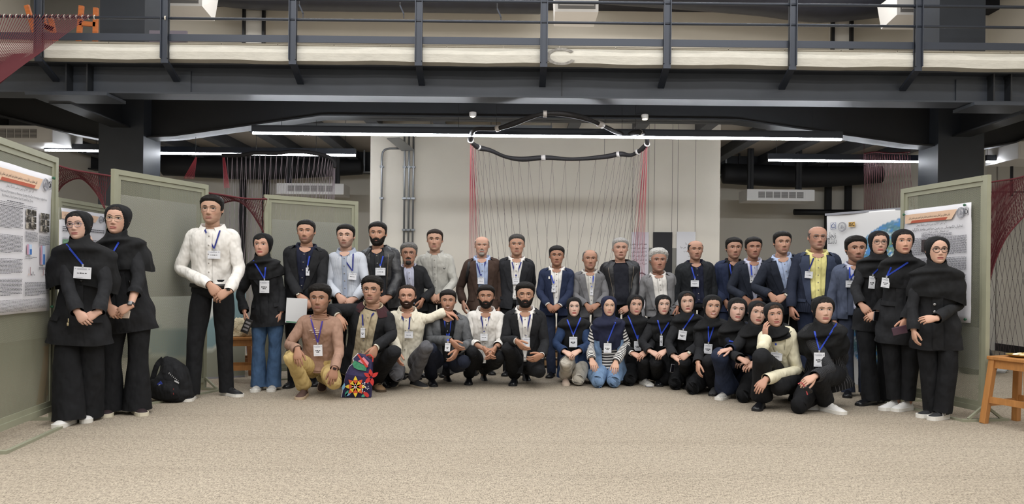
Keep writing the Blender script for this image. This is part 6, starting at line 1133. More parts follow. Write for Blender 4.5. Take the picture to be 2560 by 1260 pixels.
# --- papers on the back of the two middle boards, seen through the holes
for b, a0, a1, z0, z1, l in ((B2, .10, B2.w-.12, .95, 1.86, 'white poster on the rear of the board behind the tall man'), (B4, .10, B4.w-.12, .8, 1.80, 'white poster on the rear of the board behind the black suit'), (B5, .12, B5.w-.10, .42, 0.78, 'white sheet low on the rear of the right board')):
    oo = Mb().box(a0, a1, .022, .0226, z0, z1).build('poster', PAPER); oo.location = b.P0; oo.rotation_euler = b.o.rotation_euler; tag(oo, l, 'poster')
# printed banner with a blue curve lying behind board two
oo = empty('rolled_print', (-4.05, 7.9, 0)); oo.rotation_euler = (0, 0, .5); mb = Mb(); V = []; C = []
for j in range(24):
    for i in range(24):
        x, z = i/23*1.15, j/23*1.0; r = math.hypot(x-.45, z-1.05); V.append((x, .02*math.sin(x*5), z+.02)); C.append(lin('#c9cdca') if r < .52 else lin('#7f9aa0') if r < .80 else lin('#b9beb6') if r < .84 else lin('#8d9084'))
mb.add(V, gridf(24, 24, False), col=np.array(C)).build('sheet', vcol_mat('print', .6, .2), oo, True, col=True); Mb().box(0, 1.15, -.02, .04, 0, .02).build('base_bar', GRY_P, oo); tag(oo, 'printed sheet with a blue curve seen through the board beside the tall man', 'banner')
# ------------------------------------------------------------------ banner with the earth
def earth_banner():
    P0, P1 = np.array([U(2066, 700, 8.45)[0], 8.45, 0]), np.array([4.08, 7.62, 0]); b = Board(); b.P0 = P0; b.w = np.linalg.norm(P1-P0); b.ex = (P1-P0)/b.w; b.n = np.array([b.ex[1], -b.ex[0], 0]); rz = math.atan2(b.ex[1], b.ex[0]); z1 = on_board(b, 2068, 537)[1]
    o = empty('earth_banner', P0, rz); w, h = b.w, z1; nx, nz = 60, 110; V = []; C = []; cx_, cz_ = on_board(b, 2290, 760); R_ = np.linalg.norm(np.array(on_board(b, 2115, 660))-np.array((cx_, cz_)))
    for j in range(nz):
        for i in range(nx):
            x, z = w*i/(nx-1), .03+(h-.03)*j/(nz-1); V.append((x, .012*math.sin(x*7)+.006*math.sin(z*9), z)); r = math.hypot(x-cx_, z-cz_)/R_; q = np.array([[x*3.1, z*3.7, 1.]]); n1 = float(wob(q*2, 3.0, 1)[0]); n2 = float(wob(q*6, 3.0, 4)[0]); n3 = float(wob(q*16, 3, 8)[0])
            if r < 1:
                c = np.array(lin('#7f9a8c'))*(1+.35*n3)
                if n1+.4*n2 > .35: c = np.array(lin('#4f86c0'))*(1+.15*n2)
                elif n2+.5*n3 > .45: c = np.array(lin('#d5dde0'))
                elif n2 < -.3: c = np.array(lin('#5f7f62'))*(1+.3*n3)
                if r > .80: t = (r-.80)/.2; c = c*(1-.6*t)+np.array(lin('#5d93cf'))*.6*t
                c = np.clip(c, 0, 1)
            else: c = np.array(lin('#dfe0e2'))
            C.append(c)
    s = Mb().add(V, gridf(nz, nx, False), col=np.array(C)).build('sheet', vcol_mat('print', .6, .2), o, True, col=True); md = s.modifiers.new('t', 'SOLIDIFY'); md.thickness = .001
    global YP; keep = YP; YP = -.02
    blu = pm('logo_blue', '#2f4a86', .7)
    lx, lz = on_board(b, 2086, 565); arch_logo(o, lx, lz, .032, blu, 'arch_emblem'); lx, lz = on_board(b, 2108, 567); emblem(o, lx, lz, .05, GRY_P, 'round_emblem')
    lx, lz = on_board(b, 2132, 561); rect(o, lx-.038, lx+.040, lz-.026, lz+.026, pm('isc_gold', '#caa45a', .6), 'sponsor_box', YP); txt(o, 'ISC', .05, lx+.001, lz-.017, INKB, 'sponsor_letters', 'CENTER', y=YP-.001, bold=.02)
    lx, lz = on_board(b, 2068, 590); txt(o, fa('زنجان'), .085, lx+.005, lz-.02, INKB, 'calligraphy', y=YP, width=.12); txt(o, fa('دانشگاه'), .085, lx+.005, lz-.09, INKB, 'calligraphy_line', y=YP, width=.13); YP = keep
    Mb().box(-.02, w+.02, -.012, .012, h-.01, h+.015).build('top_bar', GRY_P, o)
    for x in (0.0, w): Mb().box(x-.012, x+.012, .02, .04, 0, h).build('stand_pole', GRY_P, o)
    tag(o, 'large white banner with a picture of the earth and university logos', 'banner')
earth_banner()
# ------------------------------------------------------------------ prints hanging on the middle wall
def wall_print(x0p, x1p, ytop, zb, mat, label, text, head):
    d = YC-.03; a = U(x0p, ytop, d); c = U(x1p, ytop, d); o = empty('hanging_print', (a[0], d, zb)); w, h = c[0]-a[0], a[2]-zb; Mb().box(0, w, 0, .004, 0, h).build('panel', mat, o)
    for x in (.01, w-.01):
        mb = Mb(); pipe(mb, [(x, .002, h), (x, .002, ZD-zb-.005)], .003, 4); mb.build('wire', steel2, o)
    global YP; keep = YP; YP = -.001
    for i, s in enumerate(text): txt(o, fa(s), .042, w-.03, h-.20-i*.062, INKB, 'text_line', 'RIGHT', y=-.002)
    if head:       # grey drawn bust at the foot of the print
        mb = Mb(); A_ = np.linspace(-.3, PI+.3, 20); pipe(mb, [(w*.6+math.cos(t)*.10, -.002, h-.78+math.sin(t)*.13) for t in A_], .012, 4); pipe(mb, [(w*.5, -.002, h-.85), (w*.62, -.002, h-.88), (w*.60, -.002, h-.96)], .008, 4); mb.build('line_portrait', pm('portrait_'+head, head, .8), o)
    YP = keep; tag(o, label, 'print')
wall_print(1579, 1622, 580, .7, pm('mauve_white_print', '#d4cfd6', .6), 'white hanging print with six lines of Persian text, leftmost of three', ['همه ایران زمین', 'سرای من است', 'که نیک و بدش', 'آشنای من است', 'و ایران سرای', 'من است'], '#77727a')
wall_print(1633, 1681, 580, .7, pm('black_print', '#141319', .6), 'black hanging print on the middle wall', [], '#8d8d90')
wall_print(1692, 1739, 579, .7, pm('white_print', '#dddde0', .6), 'white hanging print with four lines of text, behind the bald man', ['دانش را', 'بجویید هر جا', 'که هست', 'زمین'], '#9b9ba0')
tag(Mb().box(U(1622, 620, YC)[0], U(1702, 620, YC)[0], YC-.014, YC-.002, .12, U(1650, 620, YC)[2]).build('wall_cover', pm('wall_cover_grey', '#8b8982', .8)), 'grey rectangular wall cover behind the hanging prints', 'panel')
# ================================================================== STRING ART
THR = pm('dark_red_thread', '#5a1f26', .8); THB = pm('dark_thread', '#57464a', .8); THP = pm('red_thread', '#a8404c', .7); THL = pm('pale_thread', '#8f8388', .8); BR = pm('black_branch', '#1b191b', .7, bump=.6, bscale=30); BRW = pm('branch_tape', '#b9b4b0', .6)
def spline(pts, n):
    C = crom(np.array(pts, float), 12); t = np.linspace(0, len(C)-1, n); i = np.clip(t.astype(int), 0, len(C)-2); f = (t-i)[:, None]; return C[i]*(1-f)+C[i+1]*f
def strings(mb, A, B, r):
    for a, b in zip(A, B): pipe(mb, [a, b], r, 3)
def ring_pts(px, dn, df, yn, yf): return [U(x, y, dn+(df-dn)*np.clip((y-yn)/(yf-yn), 0, 1)) for x, y in px]
# --- big branch ring over the group
near = [(1176, 353), (1179, 335), (1191, 323), (1241, 322), (1282, 310), (1317, 297), (1358, 285), (1408, 285), (1452, 293), (1496, 309), (1555, 335), (1599, 331), (1614, 341), (1618, 359)]
far = [(1618, 359), (1611, 367), (1596, 379), (1576, 388), (1549, 385), (1511, 392), (1432, 398), (1364, 394), (1306, 398), (1264, 392), (1226, 376), (1197, 369), (1182, 359), (1176, 353)]
NP, FP = ring_pts(near, 8.75, 10.0, 285, 398), ring_pts(far, 8.75, 10.0, 285, 398); root = empty('branch_ring', (.65, 9.4, 0)); RO = root.location
loop = np.array(NP[:-1]+FP); V, f, uv = tube(np.array([(*p, .030+.006*math.sin(i*1.9), .030+.006*math.sin(i*1.9)) for i, p in enumerate(loop)]), m=5, n=10, cap=(0, 0)); Mb().add(V, f).build('branch_hoop', BR, root, True, origin=RO)
for i in (0, 3, 6, 9, 11, 13, 15, 17, 20, 24): mb = Mb(); q = loop[i % len(loop)]; nx_ = loop[(i+1) % len(loop)]; pipe(mb, [q, q+(nx_-q)*.18], .041, 8); mb.build('tape_band', BRW, root, True, origin=RO)
for q in (loop[3], loop[10], loop[18]): mb = Mb(); pipe(mb, [q, (q[0], q[1], ZD-.01)], .003, 4); mb.build('hanging_wire', steel2, root, origin=RO)
n = 28; FA = spline(FP, n); FLx = np.linspace(FP[0][0], FP[-1][0], n); FL = np.array([(x*1.02, 10.18+.10*math.sin(i*1.7), .01) for i, x in enumerate(FLx)])
mb = Mb(); sk = 2; strings(mb, FA[:-sk], FL[sk:], .0018); strings(mb, FA[sk:], FL[:-sk], .0018); tag(mb.build('dark_strings', THB, root, origin=RO), kind='stuff')
mb = Mb()
for e, sx in ((FP[0], 1), (FP[-1], -1)):
    for i in range(13): a = FA[min(i//4, 3)] if sx > 0 else FA[-1-min(i//4, 3)]; pipe(mb, [a, (e[0]-sx*(.020*i-.03), 9.95+.01*i, .01)], .0020, 3)
tag(mb.build('red_strings', THP, root, origin=RO), kind='stuff')
tag(root, 'black branch ring hung with crossing red and dark strings above the group', 'string art')
# --- small branch with pale strings, left
bp = [(556, 389), (600, 388), (640, 382), (690, 383), (740, 378), (790, 384), (820, 392), (836, 405), (838, 418)]; BPt = [U(x, y, 10.6) for x, y in bp]; root = empty('branch_bow', (BPt[0][0], 10.6, 0)); RO = root.location
V, f, uv = tube(np.array([(*p, .028, .028) for p in BPt]), m=5, n=8, cap=(.5, .5)); Mb().add(V, f).build('branch', BR, root, True, origin=RO); A_ = spline(BPt, 30); mb = Mb(); Bb = np.array([(U(565+i*9.2, 500, 10.9)[0], 10.9, .01) for i in range(30)]); strings(mb, A_[:-2], Bb[2:], .003); strings(mb, A_[2:], Bb[:-2], .003); tag(mb.build('pale_strings', THL, root, origin=RO), kind='stuff')
mb = Mb()
for i in range(9): pipe(mb, [U(556+i*.6, 390, 10.6), U(561+i*1.6, 470, 10.6)], .003, 3)
for i in range(9): pipe(mb, [U(489+i*.4, 393, 10.6), U(459+i*3.2, 447, 10.6)], .003, 3)
tag(mb.build('red_strings', THP, root, origin=RO), kind='stuff')
for px, py in ((640, 382), (790, 384), (489, 393)): mb = Mb(); p = U(px, py, 10.6); pipe(mb, [p, (p[0], 10.6, ZD-.01)], .003, 4); mb.build('hanging_wire', steel2, root, origin=RO)
tag(root, 'dark branch with a curtain of pale strings, left of the middle wall', 'string art')
# --- woven nets
def net(name, top, low, label, n=36, sk=(6, -6), r=.0032, mat=THR, rope=.010, extra=None):
    T_ = [U(*p) for p in top]; L_ = [U(*p) for p in low]; TA, LA = spline(T_, n), spline(L_, n); root = empty(name, (T_[0][0], T_[0][1], 0)); RO = root.location
    mb = Mb(); pipe(mb, list(TA), rope, 6); mb.build('top_rope', mat, root, True, origin=RO); mb = Mb(); pipe(mb, list(LA), rope*.9, 6); mb.build('lower_rope', mat, root, True, origin=RO); mb = Mb()
    for s in sk:
        for i in range(n):
            j = i+s
            if 0 <= j < n: pipe(mb, [TA[i], LA[j]], r, 3)
    tag(mb.build('net_strings', mat, root, origin=RO), kind='stuff')
    if extra:
        mb = Mb()
        for a, b in extra: pipe(mb, [U(*a), U(*b)], .004, 4)
        mb.build('guy_strings', mat, root, origin=RO)
    tag(root, label, 'string net')
net('woven_net', [(132, 410, 7.6), (180, 424, 7.6), (225, 432, 7.6), (282, 441, 7.6)], [(134, 500, 7.8), (158, 462, 7.8), (200, 446, 7.9), (236, 476, 7.8), (262, 520, 7.6)], 'dark red net stretched between the two left display boards', 34, (3, -3, 8), .0028, extra=[((132, 410, 7.6), (134, 400, 5.87)), ((282, 441, 7.6), (275, 430, 6.45))])
net('woven_net', [(505, 480, 8.2), (560, 488, 8.2), (610, 496, 8.2), (668, 498, 8.2)], [(512, 540, 8.3), (545, 514, 8.3), (590, 502, 8.3), (625, 526, 8.3), (662, 585, 8.3)], 'dark red net between the tall man and the next board', 34, (3, -3, 8), .0028, extra=[((505, 480, 8.2), (517, 470, 7.5)), ((668, 498, 8.2), (657, 492, 8.3))])
net('woven_net', [(2452, 459, 8.6), (2500, 452, 8.6), (2540, 446, 8.6), (2600, 430, 8.6)], [(2452, 800, 8.9), (2468, 725, 8.8), (2490, 648, 8.8), (2525, 580, 8.7), (2600, 500, 8.6)], 'large dark red net hanging beside the right board', 40, (2, -4, 7), .0028, extra=[((2452, 459, 8.6), (2455, 442, 6.25))])
net('woven_net', [(2160, 384, 11.0), (2190, 380, 11.0), (2230, 383, 11.0), (2275, 380, 11.0)], [(2158, 620, 10.6), (2190, 622, 10.6), (2240, 624, 10.6), (2300, 626, 10.6)], 'reddish string curtain above the earth banner', 22, (1, -2), .0026, extra=[((2160, 384, 11.0), (2160, 300, 11.0)), ((2275, 380, 11.0), (2275, 301, 11.0))])
# strings fanning from the balcony rail at the upper left
root = empty('string_fan', (U(0, 100, 8.0)[0], 8.0, 2.8)); RO = root.location; mb = Mb()
for i in range(34): pipe(mb, [U(-14+i*7.4, 36, 8.35), U(-60+i*1.2, 240-i*.6, 7.8)], .0042, 3)
for i in range(26): pipe(mb, [U(-14+i*4.2, 134, 8.25), U(-60+i*1.2, 243-i*.4, 7.8)], .005, 3)
tag(mb.build('fan_strings', THR, root, origin=RO), kind='stuff'); mb = Mb(); pipe(mb, [U(99, 133, 8.25), U(-30, 222, 7.85)], .006, 5); mb.build('edge_rope', THR, root, origin=RO); tag(root, 'fan of dark red strings tied to the balcony rail at the upper left', 'string art')
# dark lattice strings on the right wall side
root = empty('string_lattice', (U(2500, 700, 11.5)[0], 11.5, 0)); RO = root.location; mb = Mb()
for i in range(9):
    xa = 2430+i*13
    pipe(mb, [U(xa, 480, 11.3), (*U(xa+70, 880, 11.6)[:2], .01)], .003, 3); pipe(mb, [U(xa+60, 480, 11.3), (*U(xa-10, 880, 11.6)[:2], .01)], .003, 3)
tag(mb.build('lattice_strings', THB, root, origin=RO), kind='stuff'); mb = Mb(); pipe(mb, [U(2425, 480, 11.3), U(2605, 480, 11.3)], .01, 5); mb.box(7.6, 7.63, 11.29, 11.32, 2.5, ZD-.02); mb.build('top_rod', steel2, root, origin=RO); tag(root, 'diamond lattice of dark strings in front of the right wall', 'string art')
# ================================================================== STOOLS AND SMALL THINGS
WOOD = pm('stool_wood', '#b07a44', .5, var=.12, vscale=7, stretch=(6, 6, 1)); WOODD = pm('stool_wood_dark', '#8a5a34', .55, var=.12, vscale=7, stretch=(6, 6, 1))
def bev(o, w=.004): m = o.modifiers.new('bevel', 'BEVEL'); m.width = w; m.segments = 2
def stool(loc, rz, label, h=.55, s=.34, mat=WOOD):
    o = empty('wooden_stool', loc, rz); ob = Mb().box(-s/2, s/2, -s/2, s/2, h-.03, h).build('seat', mat, o); bev(ob, .006); t = s/2-.035; sp = .045
    for sx in (-1, 1):
        for sy in (-1, 1): ob = Mb().obox((sx*(t+sp), sy*(t+sp), 0), (sx*t, sy*t, h-.03), .05, .05, (0, 1, 0)).build('leg', mat, o); bev(ob)
    for sx in (-1, 1):
        Mb().obox((sx*t, -t, h-.065), (sx*t, t, h-.065), .022, .065).build('apron', mat, o); Mb().obox((-t, sx*t, h-.065), (t, sx*t, h-.065), .022, .065).build('apron', mat, o)
    q = t+sp*.62
    for sx in (-1, 1): Mb().obox((sx*q, -q, .20), (sx*q, q, .20), .022, .05).build('stretcher', mat, o)
    for sx in (-1, 1): Mb().obox((-q, sx*q, .17), (q, sx*q, .17), .022, .05).build('stretcher', mat, o)
    return tag(o, label, 'stool', 'wooden stools')
stool((4.165, 6.02, 0), .35, 'light wooden stool beside the right board with a plate on it', .56, .36)
stool((-2.93, 8.05, 0), .25, 'wooden stool carrying the wool heap, behind the tall man', .50, .34)
stool((-3.22, 8.75, 0), .1, 'darker wooden stool carrying the water bottle, behind the tall man', .50, .36, WOODD)
stool((-3.74, 6.28, 0), .1, 'wooden stool half hidden between the two women at the left', .55, .30)
# plate of sweets on the right stool
o = empty('sweet_plate', (4.17, 6.02, .561)); V, f, uv = tube(np.array([(0, 0, .0, .06, .06), (0, 0, .006, .10, .10), (0, 0, .022, .125, .125)]), m=4, n=24, cap=(.1, 0)); Mb().add(V, f).build('dish', pm('gilt_dish', '#b49a5a', .35, metal=.6), o, True)
rr = np.random.RandomState(5)
for i in range(16): a, r = rr.rand()*6.28, .085*math.sqrt(rr.rand()); V, f, uv = tube(np.array([(math.cos(a)*r-.012, math.sin(a)*r, .018, .011, .010), (math.cos(a)*r+.012, math.sin(a)*r, .02, .012, .010)]), m=2, n=8, cap=(.9, .9)); Mb().add(V, f).build('sweet', pm('sweet_%d' % (i % 3), ('#d9cda6', '#c8a86a', '#efe8d8')[i % 3], .5), o, True)
tag(o, 'small gilt plate of sweets on the right stool', 'plate')
# wool heap
def lump(name, loc, rx, ry, rz_, mat, seed, amp=.25, nn=(18, 26), flat=.0):
    th = np.linspace(0, PI, nn[0]); ph = np.arange(nn[1])*2*PI/nn[1]; Tg, Pg = np.meshgrid(th, ph, indexing='ij'); D = np.stack([np.sin(Tg)*np.cos(Pg), np.sin(Tg)*np.sin(Pg), np.cos(Tg)], -1); k_ = 1+amp*wob(D, 4, seed)*.5+amp*.5*wob(D, 13, seed+1)*.5; P = D*k_[..., None]*np.array([rx, ry, rz_]); P[..., 2] = np.maximum(P[..., 2], -rz_*.55)+rz_*.55
    return Mb().add(P.reshape(-1, 3), gridf(*nn)), loc
mb, loc = lump('wool', (0, 0, 0), .14, .13, .12, None, 4, .45); ob = mb.build('wool_heap', pm('raw_wool', '#cfc3a6', .95, var=.2, vscale=30, bump=1, bscale=60, bdist=.02), smooth=True); ob.location = (-2.93, 8.05, .502); tag(ob, 'heap of cream raw wool on the stool behind the tall man', 'wool')
o = empty('water_bottle', (-3.24, 8.75, .502)); V, f, uv = tube(np.array([(0, 0, .004, .034, .034), (0, 0, .08, .036, .036), (0, 0, .15, .035, .035), (0, 0, .19, .016, .016), (0, 0, .21, .014, .014)]), m=4, n=16, cap=(.1, .1)); Mb().add(V, f).build('bottle_body', pm('bottle_blue', '#a9c6e2', .15), o, True); V, f, uv = tube(np.array([(0, 0, .06, .038, .038), (0, 0, .13, .038, .038)]), m=1, n=16, cap=(0, 0)); Mb().add(V, f).build('label', pm('bottle_label', '#3f74c4', .4), o, True); V, f, uv = tube(np.array([(0, 0, .208, .016, .016), (0, 0, .228, .016, .016)]), m=1, n=12, cap=(0, .2)); Mb().add(V, f).build('cap', pm('bottle_cap', '#dfe6ee', .4), o, True); tag(o, 'small water bottle with a blue label behind the tall man', 'bottle')
# black backpack on the floor
def backpack():
    c = G(420, 1006); o = empty('backpack', (c[0]+.0, c[1]+.08, 0)); s = F/c[1]; BP = fabric('backpack_nylon', '#1c1d20', folds=.9, weave=.3)
    P = [(-.02, 0, .05, .24, .16), (-.01, 0, .14, .235, .17), (.0, 0, .24, .19, .15), (-.04, .02, .33, .12, .11), (-.10, .03, .40, .055, .06)]
    V, f, uv = tube(np.array(P), m=6, n=28, ref=(0, -1, 0), cap=(.35, .5), pw=2.6, fold=lambda u, v: 1+.03*np.sin(u*25+v*9)+.03*np.sin(v*22+u*12)); V[:, 2] = np.maximum(V[:, 2], .002); Mb().add(V, f).build('pack_body', BP, o, True)
    V, f, uv = tube(np.array([(.02, -.13, .06, .13, .05), (.02, -.15, .13, .13, .05), (.03, -.12, .2, .10, .04)]), m=5, n=20, ref=(0, -1, 0), cap=(.5, .5), pw=2.8); Mb().add(V, f).build('front_pocket', BP, o, True)
    mb = Mb(); pts = spline([(-.10, -.02, .42), (-.16, -.03, .36), (-.20, -.04, .24), (-.235, -.05, .10), (-.22, -.05, .03)], 20)
    for a, b in zip(pts[:-1], pts[1:]): mb.obox(a, b, .055, .014, (0, -1, 0))
    mb.build('shoulder_strap', BP, o); mb = Mb()
    for i in range(7): mb.obox((.03+i*.017, -.152, .285-i*.012), (.036+i*.017, -.153, .30-i*.013), .006, .003, (0, -1, 0))
    mb.obox((.10, -.165, .222), (.15, -.165, .198), .012, .004, (0, -1, 0)); mb.build('white_print', pm('white_print_ink', '#d6d6d8', .6), o)
    Mb().obox((-.075, -.172, .17), (-.035, -.176, .20), .05, .008, (0, -1, 0)).build('blue_tag', pm('blue_tag', '#33439a', .5), o); Mb().obox((-.06, -.18, .162), (-.055, -.18, .185), .022, .004, (0, -1, 0)).build('tag_mark', pm('white_print_ink', '#d6d6d8', .6), o)
    mb = Mb(); pipe(mb, [(.10, -.185, .15), (.102, -.19, .09)], .005, 5); mb.build('zip_pull', pm('red_pull', '#8a3a38', .5), o); Mb().box(-.245, -.225, -.06, -.05, .05, .09).build('strap_buckle', pm('white_print_ink', '#d6d6d8', .6), o)
    o.scale = (.80, .80, .92); tag(o, 'black backpack slumped on the floor beside the tall man', 'backpack')
backpack()
# colourful flower bag held by the crouching man
def flower_bag():
    d = 7.10; px = [(855, 989), (867, 930), (876, 912), (887, 903), (884, 893), (897, 880), (915, 885), (931, 900), (929, 940), (928, 989)]; P = [U(x, y, d) for x, y in px]; dz = -P[0][2]+.003; c = np.mean(P, 0); o = empty('flower_bag', (c[0], d, 0))
    def mk(pts, y, mat, name, th=.003): 
        V = [(p[0]-c[0], y, p[2]+dz) for p in pts]+[(p[0]-c[0], y+th, p[2]+dz) for p in pts]; n = len(pts); return Mb().add(V, [tuple(range(n)), tuple(range(2*n-1, n-1, -1))]+[(i, (i+1) % n, n+(i+1) % n, n+i) for i in range(n)]).build(name, mat, o)
    INDI = pm('bag_indigo', '#2b2550', .6, var=.35, vscale=25)
    n = len(P); V = [(p[0]-c[0], -.02-.03*math.sin(PI*min(1, max(0, (p[2]+dz)/.4))), p[2]+dz) for p in P]+[(p[0]-c[0], .03+.03*math.sin(PI*min(1, max(0, (p[2]+dz)/.4))), p[2]+dz) for p in P]
    Mb().add(V, [tuple(range(n)), tuple(range(2*n-1, n-1, -1))]+[(i, (i+1) % n, n+(i+1) % n, n+i) for i in range(n)]).build('bag_body', INDI, o); Y0 = -.056
    q = lambda x, y: U(x, y, d)
    mk([q(*p) for p in ((884, 905), (889, 896), (920, 912), (918, 922), (900, 920), (888, 914))], Y0, pm('bag_green', '#3f8a66', .6, var=.3, vscale=40), 'green_panel'); mk([q(*p) for p in ((898, 898), (912, 888), (925, 902), (922, 912))], Y0-.002, pm('bag_pink', '#d88a98', .6), 'pink_panel'); mk([q(*p) for p in ((896, 882), (900, 880), (924, 912), (918, 914))], Y0-.004, pm('bag_red', '#c0392f', .6), 'red_strip')
    def petal(cx_, cy_, ang, L, w_, mats, name, y):
        for k_, (f0, f1, m_) in enumerate(mats):
            pts = []
            for t in np.linspace(f0, f1, 8): r = L*t; wv = w_*math.sin(PI*min(1, t*.92+.06)); pts.append((cx_+math.cos(ang)*r-math.sin(ang)*wv, cy_-math.sin(ang)*r-math.cos(ang)*wv))
            for t in np.linspace(f1, f0, 8): r = L*t; wv = w_*math.sin(PI*min(1, t*.92+.06)); pts.append((cx_+math.cos(ang)*r+math.sin(ang)*wv, cy_-math.sin(ang)*r+math.cos(ang)*wv))
            mk([q(*p) for p in pts], y-.001*k_, m_, name, .0008)
    OR_, YE_, RD_ = pm('petal_orange', '#d0542c', .6), pm('petal_yellow', '#e3c33a', .6), pm('petal_red', '#bf2f2c', .6)
    for i in range(8): petal(892, 961, PI/2+i*PI/4, 24 if i % 2 else 26, 5.5, ((.15, .62, OR_ if i % 2 == 0 else YE_), (.62, 1.0, YE_ if i % 2 == 0 else OR_)), 'petal', Y0-.004)
    for a in (.6, 1.7, 2.6, 3.9, 4.9): petal(931, 938, a, 21, 5, ((.15, 1.0, RD_),), 'red_petal', Y0-.006)
    petal(926, 987, 2.4, 20, 5, ((.1, 1., RD_),), 'red_petal', Y0-.006)
    TE, LB = pm('leaf_teal', '#3f9a80', .6), pm('leaf_blue', '#7fb4d8', .6)
    for (x, y, a, m_) in ((866, 986, 1.1, TE), (866, 984, .5, LB), (906, 986, .4, TE), (868, 962, .2, LB), (860, 970, 1.3, LB)): petal(x, y, a, 18, 3.5, ((.05, 1, m_),), 'leaf', Y0-.003)
    rr = np.random.RandomState(2); mb = Mb()
    for i in range(40):
        x, y = (rr.uniform(906, 926), rr.uniform(950, 980)) if i < 24 else (892+rr.randn()*3, 961+rr.randn()*3); p = q(x, y); V, f, uv = tube(np.array([(p[0]-c[0], Y0-.007, p[2]+dz, .004, .004), (p[0]-c[0], Y0-.009, p[2]+dz, .004, .004)]), m=1, n=6, ref=(0, 0, 1), cap=(0, .3)); mb.add(V, f)
    mb.build('white_dots', pm('dot_white', '#e8e8f2', .6), o); mb = Mb(); pipe(mb, [(p[0]-c[0], -.03, p[2]+dz+.002) for p in P[:6]], .0035, 5); mb.build('white_piping', pm('dot_white', '#e8e8f2', .6), o); mb = Mb(); hd = [q(*p) for p in ((915, 893), (917, 885), (926, 883), (933, 890), (932, 901))]; pipe(mb, [(p[0]-c[0], -.01, p[2]+dz) for p in hd], .007, 6); mb.build('handle', pm('bag_red', '#c0392f', .6), o)
    tag(o, 'shiny bag printed with bright flowers held by the crouching man', 'bag')
flower_bag()
# phones, folder, sunglasses and the like
def slab_obj(name, c, ax, ay, w, h, t, mat, label, cat, extra=None):
    ax = nrm(ax); ay = nrm(np.array(ay, float)-ax*np.dot(ay, ax)); az = np.cross(ax, ay); o = empty(name, c); ob = Mb().obox(-ay*h/2, ay*h/2, w, t, az).build('case', mat, o); bev(ob, min(.004, t*.4))
    if extra is not None:
        for (dx, dy, w2, h2, m2, nm) in extra:
            for sg in (-1, 1): Mb().obox(ax*dx*w+ay*(dy*h-h2/2)+az*sg*(t/2), ax*dx*w+ay*(dy*h+h2/2)+az*sg*(t/2), w2, .0016, az).build(nm, m2, o)
    return tag(o, label, cat)
GLS = pm('phone_glass', '#0c0c10', .1); SILV = pm('phone_edge', '#9a9aa0', .3, metal=.7)
slab_obj('phone', U(300, 785, 5.93), (1, .1, -.05), (0, .3, 1), .15, .065, .012, pm('phone_cream', '#d8c8b8', .3), 'cream cased phone held flat in the folded hands of the woman with the watch', 'phone')
slab_obj('phone', U(617, 815, 7.36), (.85, .1, -.35), (.35, 0, .9), .075, .145, .010, pm('phone_dark', '#1d1c1e', .3), 'dark patterned phone held by the woman in jeans', 'phone', [(0, .25, .05, .02, SILV, 'case_print'), (0, 0, .05, .02, SILV, 'case_print'), (0, -.25, .05, .02, SILV, 'case_print')])
slab_obj('phone', U(2194, 791, 6.78), (.9, .2, -.1), (.05, 0, 1), .085, .09, .010, SILV, 'black phone with bright edge held by the woman beside the earth banner', 'phone', [(0, 0, .08, .085, GLS, 'screen')])
slab_obj('phone', U(2249, 826, 6.40), (.9, -.2, .25), (-.25, 0, 1), .12, .07, .010, pm('phone_plum', '#4a3340', .3), 'plum phone held by the woman in the belted coat', 'phone')
slab_obj('phone', U(1681, 921, 7.62), (.5, .1, -.1), (-.15, 0, 1), .04, .085, .010, SILV, 'phone standing at the knee of the woman with the gold watch', 'phone', [(0, 0, .034, .08, GLS, 'screen')])
c = G(1621, 966); slab_obj('phone', (c[0], c[1], .008), (1, 0, 0), (0, 1, .0), .075, .15, .009, SILV, 'white edged phone lying on the carpet between two kneeling women', 'phone', [(0, 0, .065, .13, pm('phone_white', '#cfcfd2', .3), 'back_cover')])
slab_obj('folder', U(741, 777, 7.40), (1, 0, -.05), (.06, 0, 1), .21, .25, .006, pm('white_folder', '#d6d8da', .35), 'white plastic folder held by the man in the black suit', 'folder', [(0, -.46, .19, .012, pm('folder_green', '#4f8a6a', .5), 'green_edge')])
o = empty('sunglasses', U(2010, 966, 6.22)); mb = Mb(); pipe(mb, [(-.05, 0, .02), (-.02, 0, .03), (.01, 0, -.01), (.03, 0, -.07)], .005, 6, smooth=True); mb.build('temple', pm('red_temple', '#b0444a', .4), o); V, f, uv = tube(np.array([(.02, -.005, .01, .026, .02), (.02, .003, .01, .026, .02)]), m=1, n=14, ref=(0, 0, 1), cap=(.2, .2)); Mb().add(V+np.array([0, 0, -.03]), f).build('lens', GLS, o, True); Mb().add(V+np.array([.03, .01, -.05]), f).build('lens', GLS, o, True); tag(o, 'sunglasses with red arms in the hand of the kneeling woman', 'sunglasses')
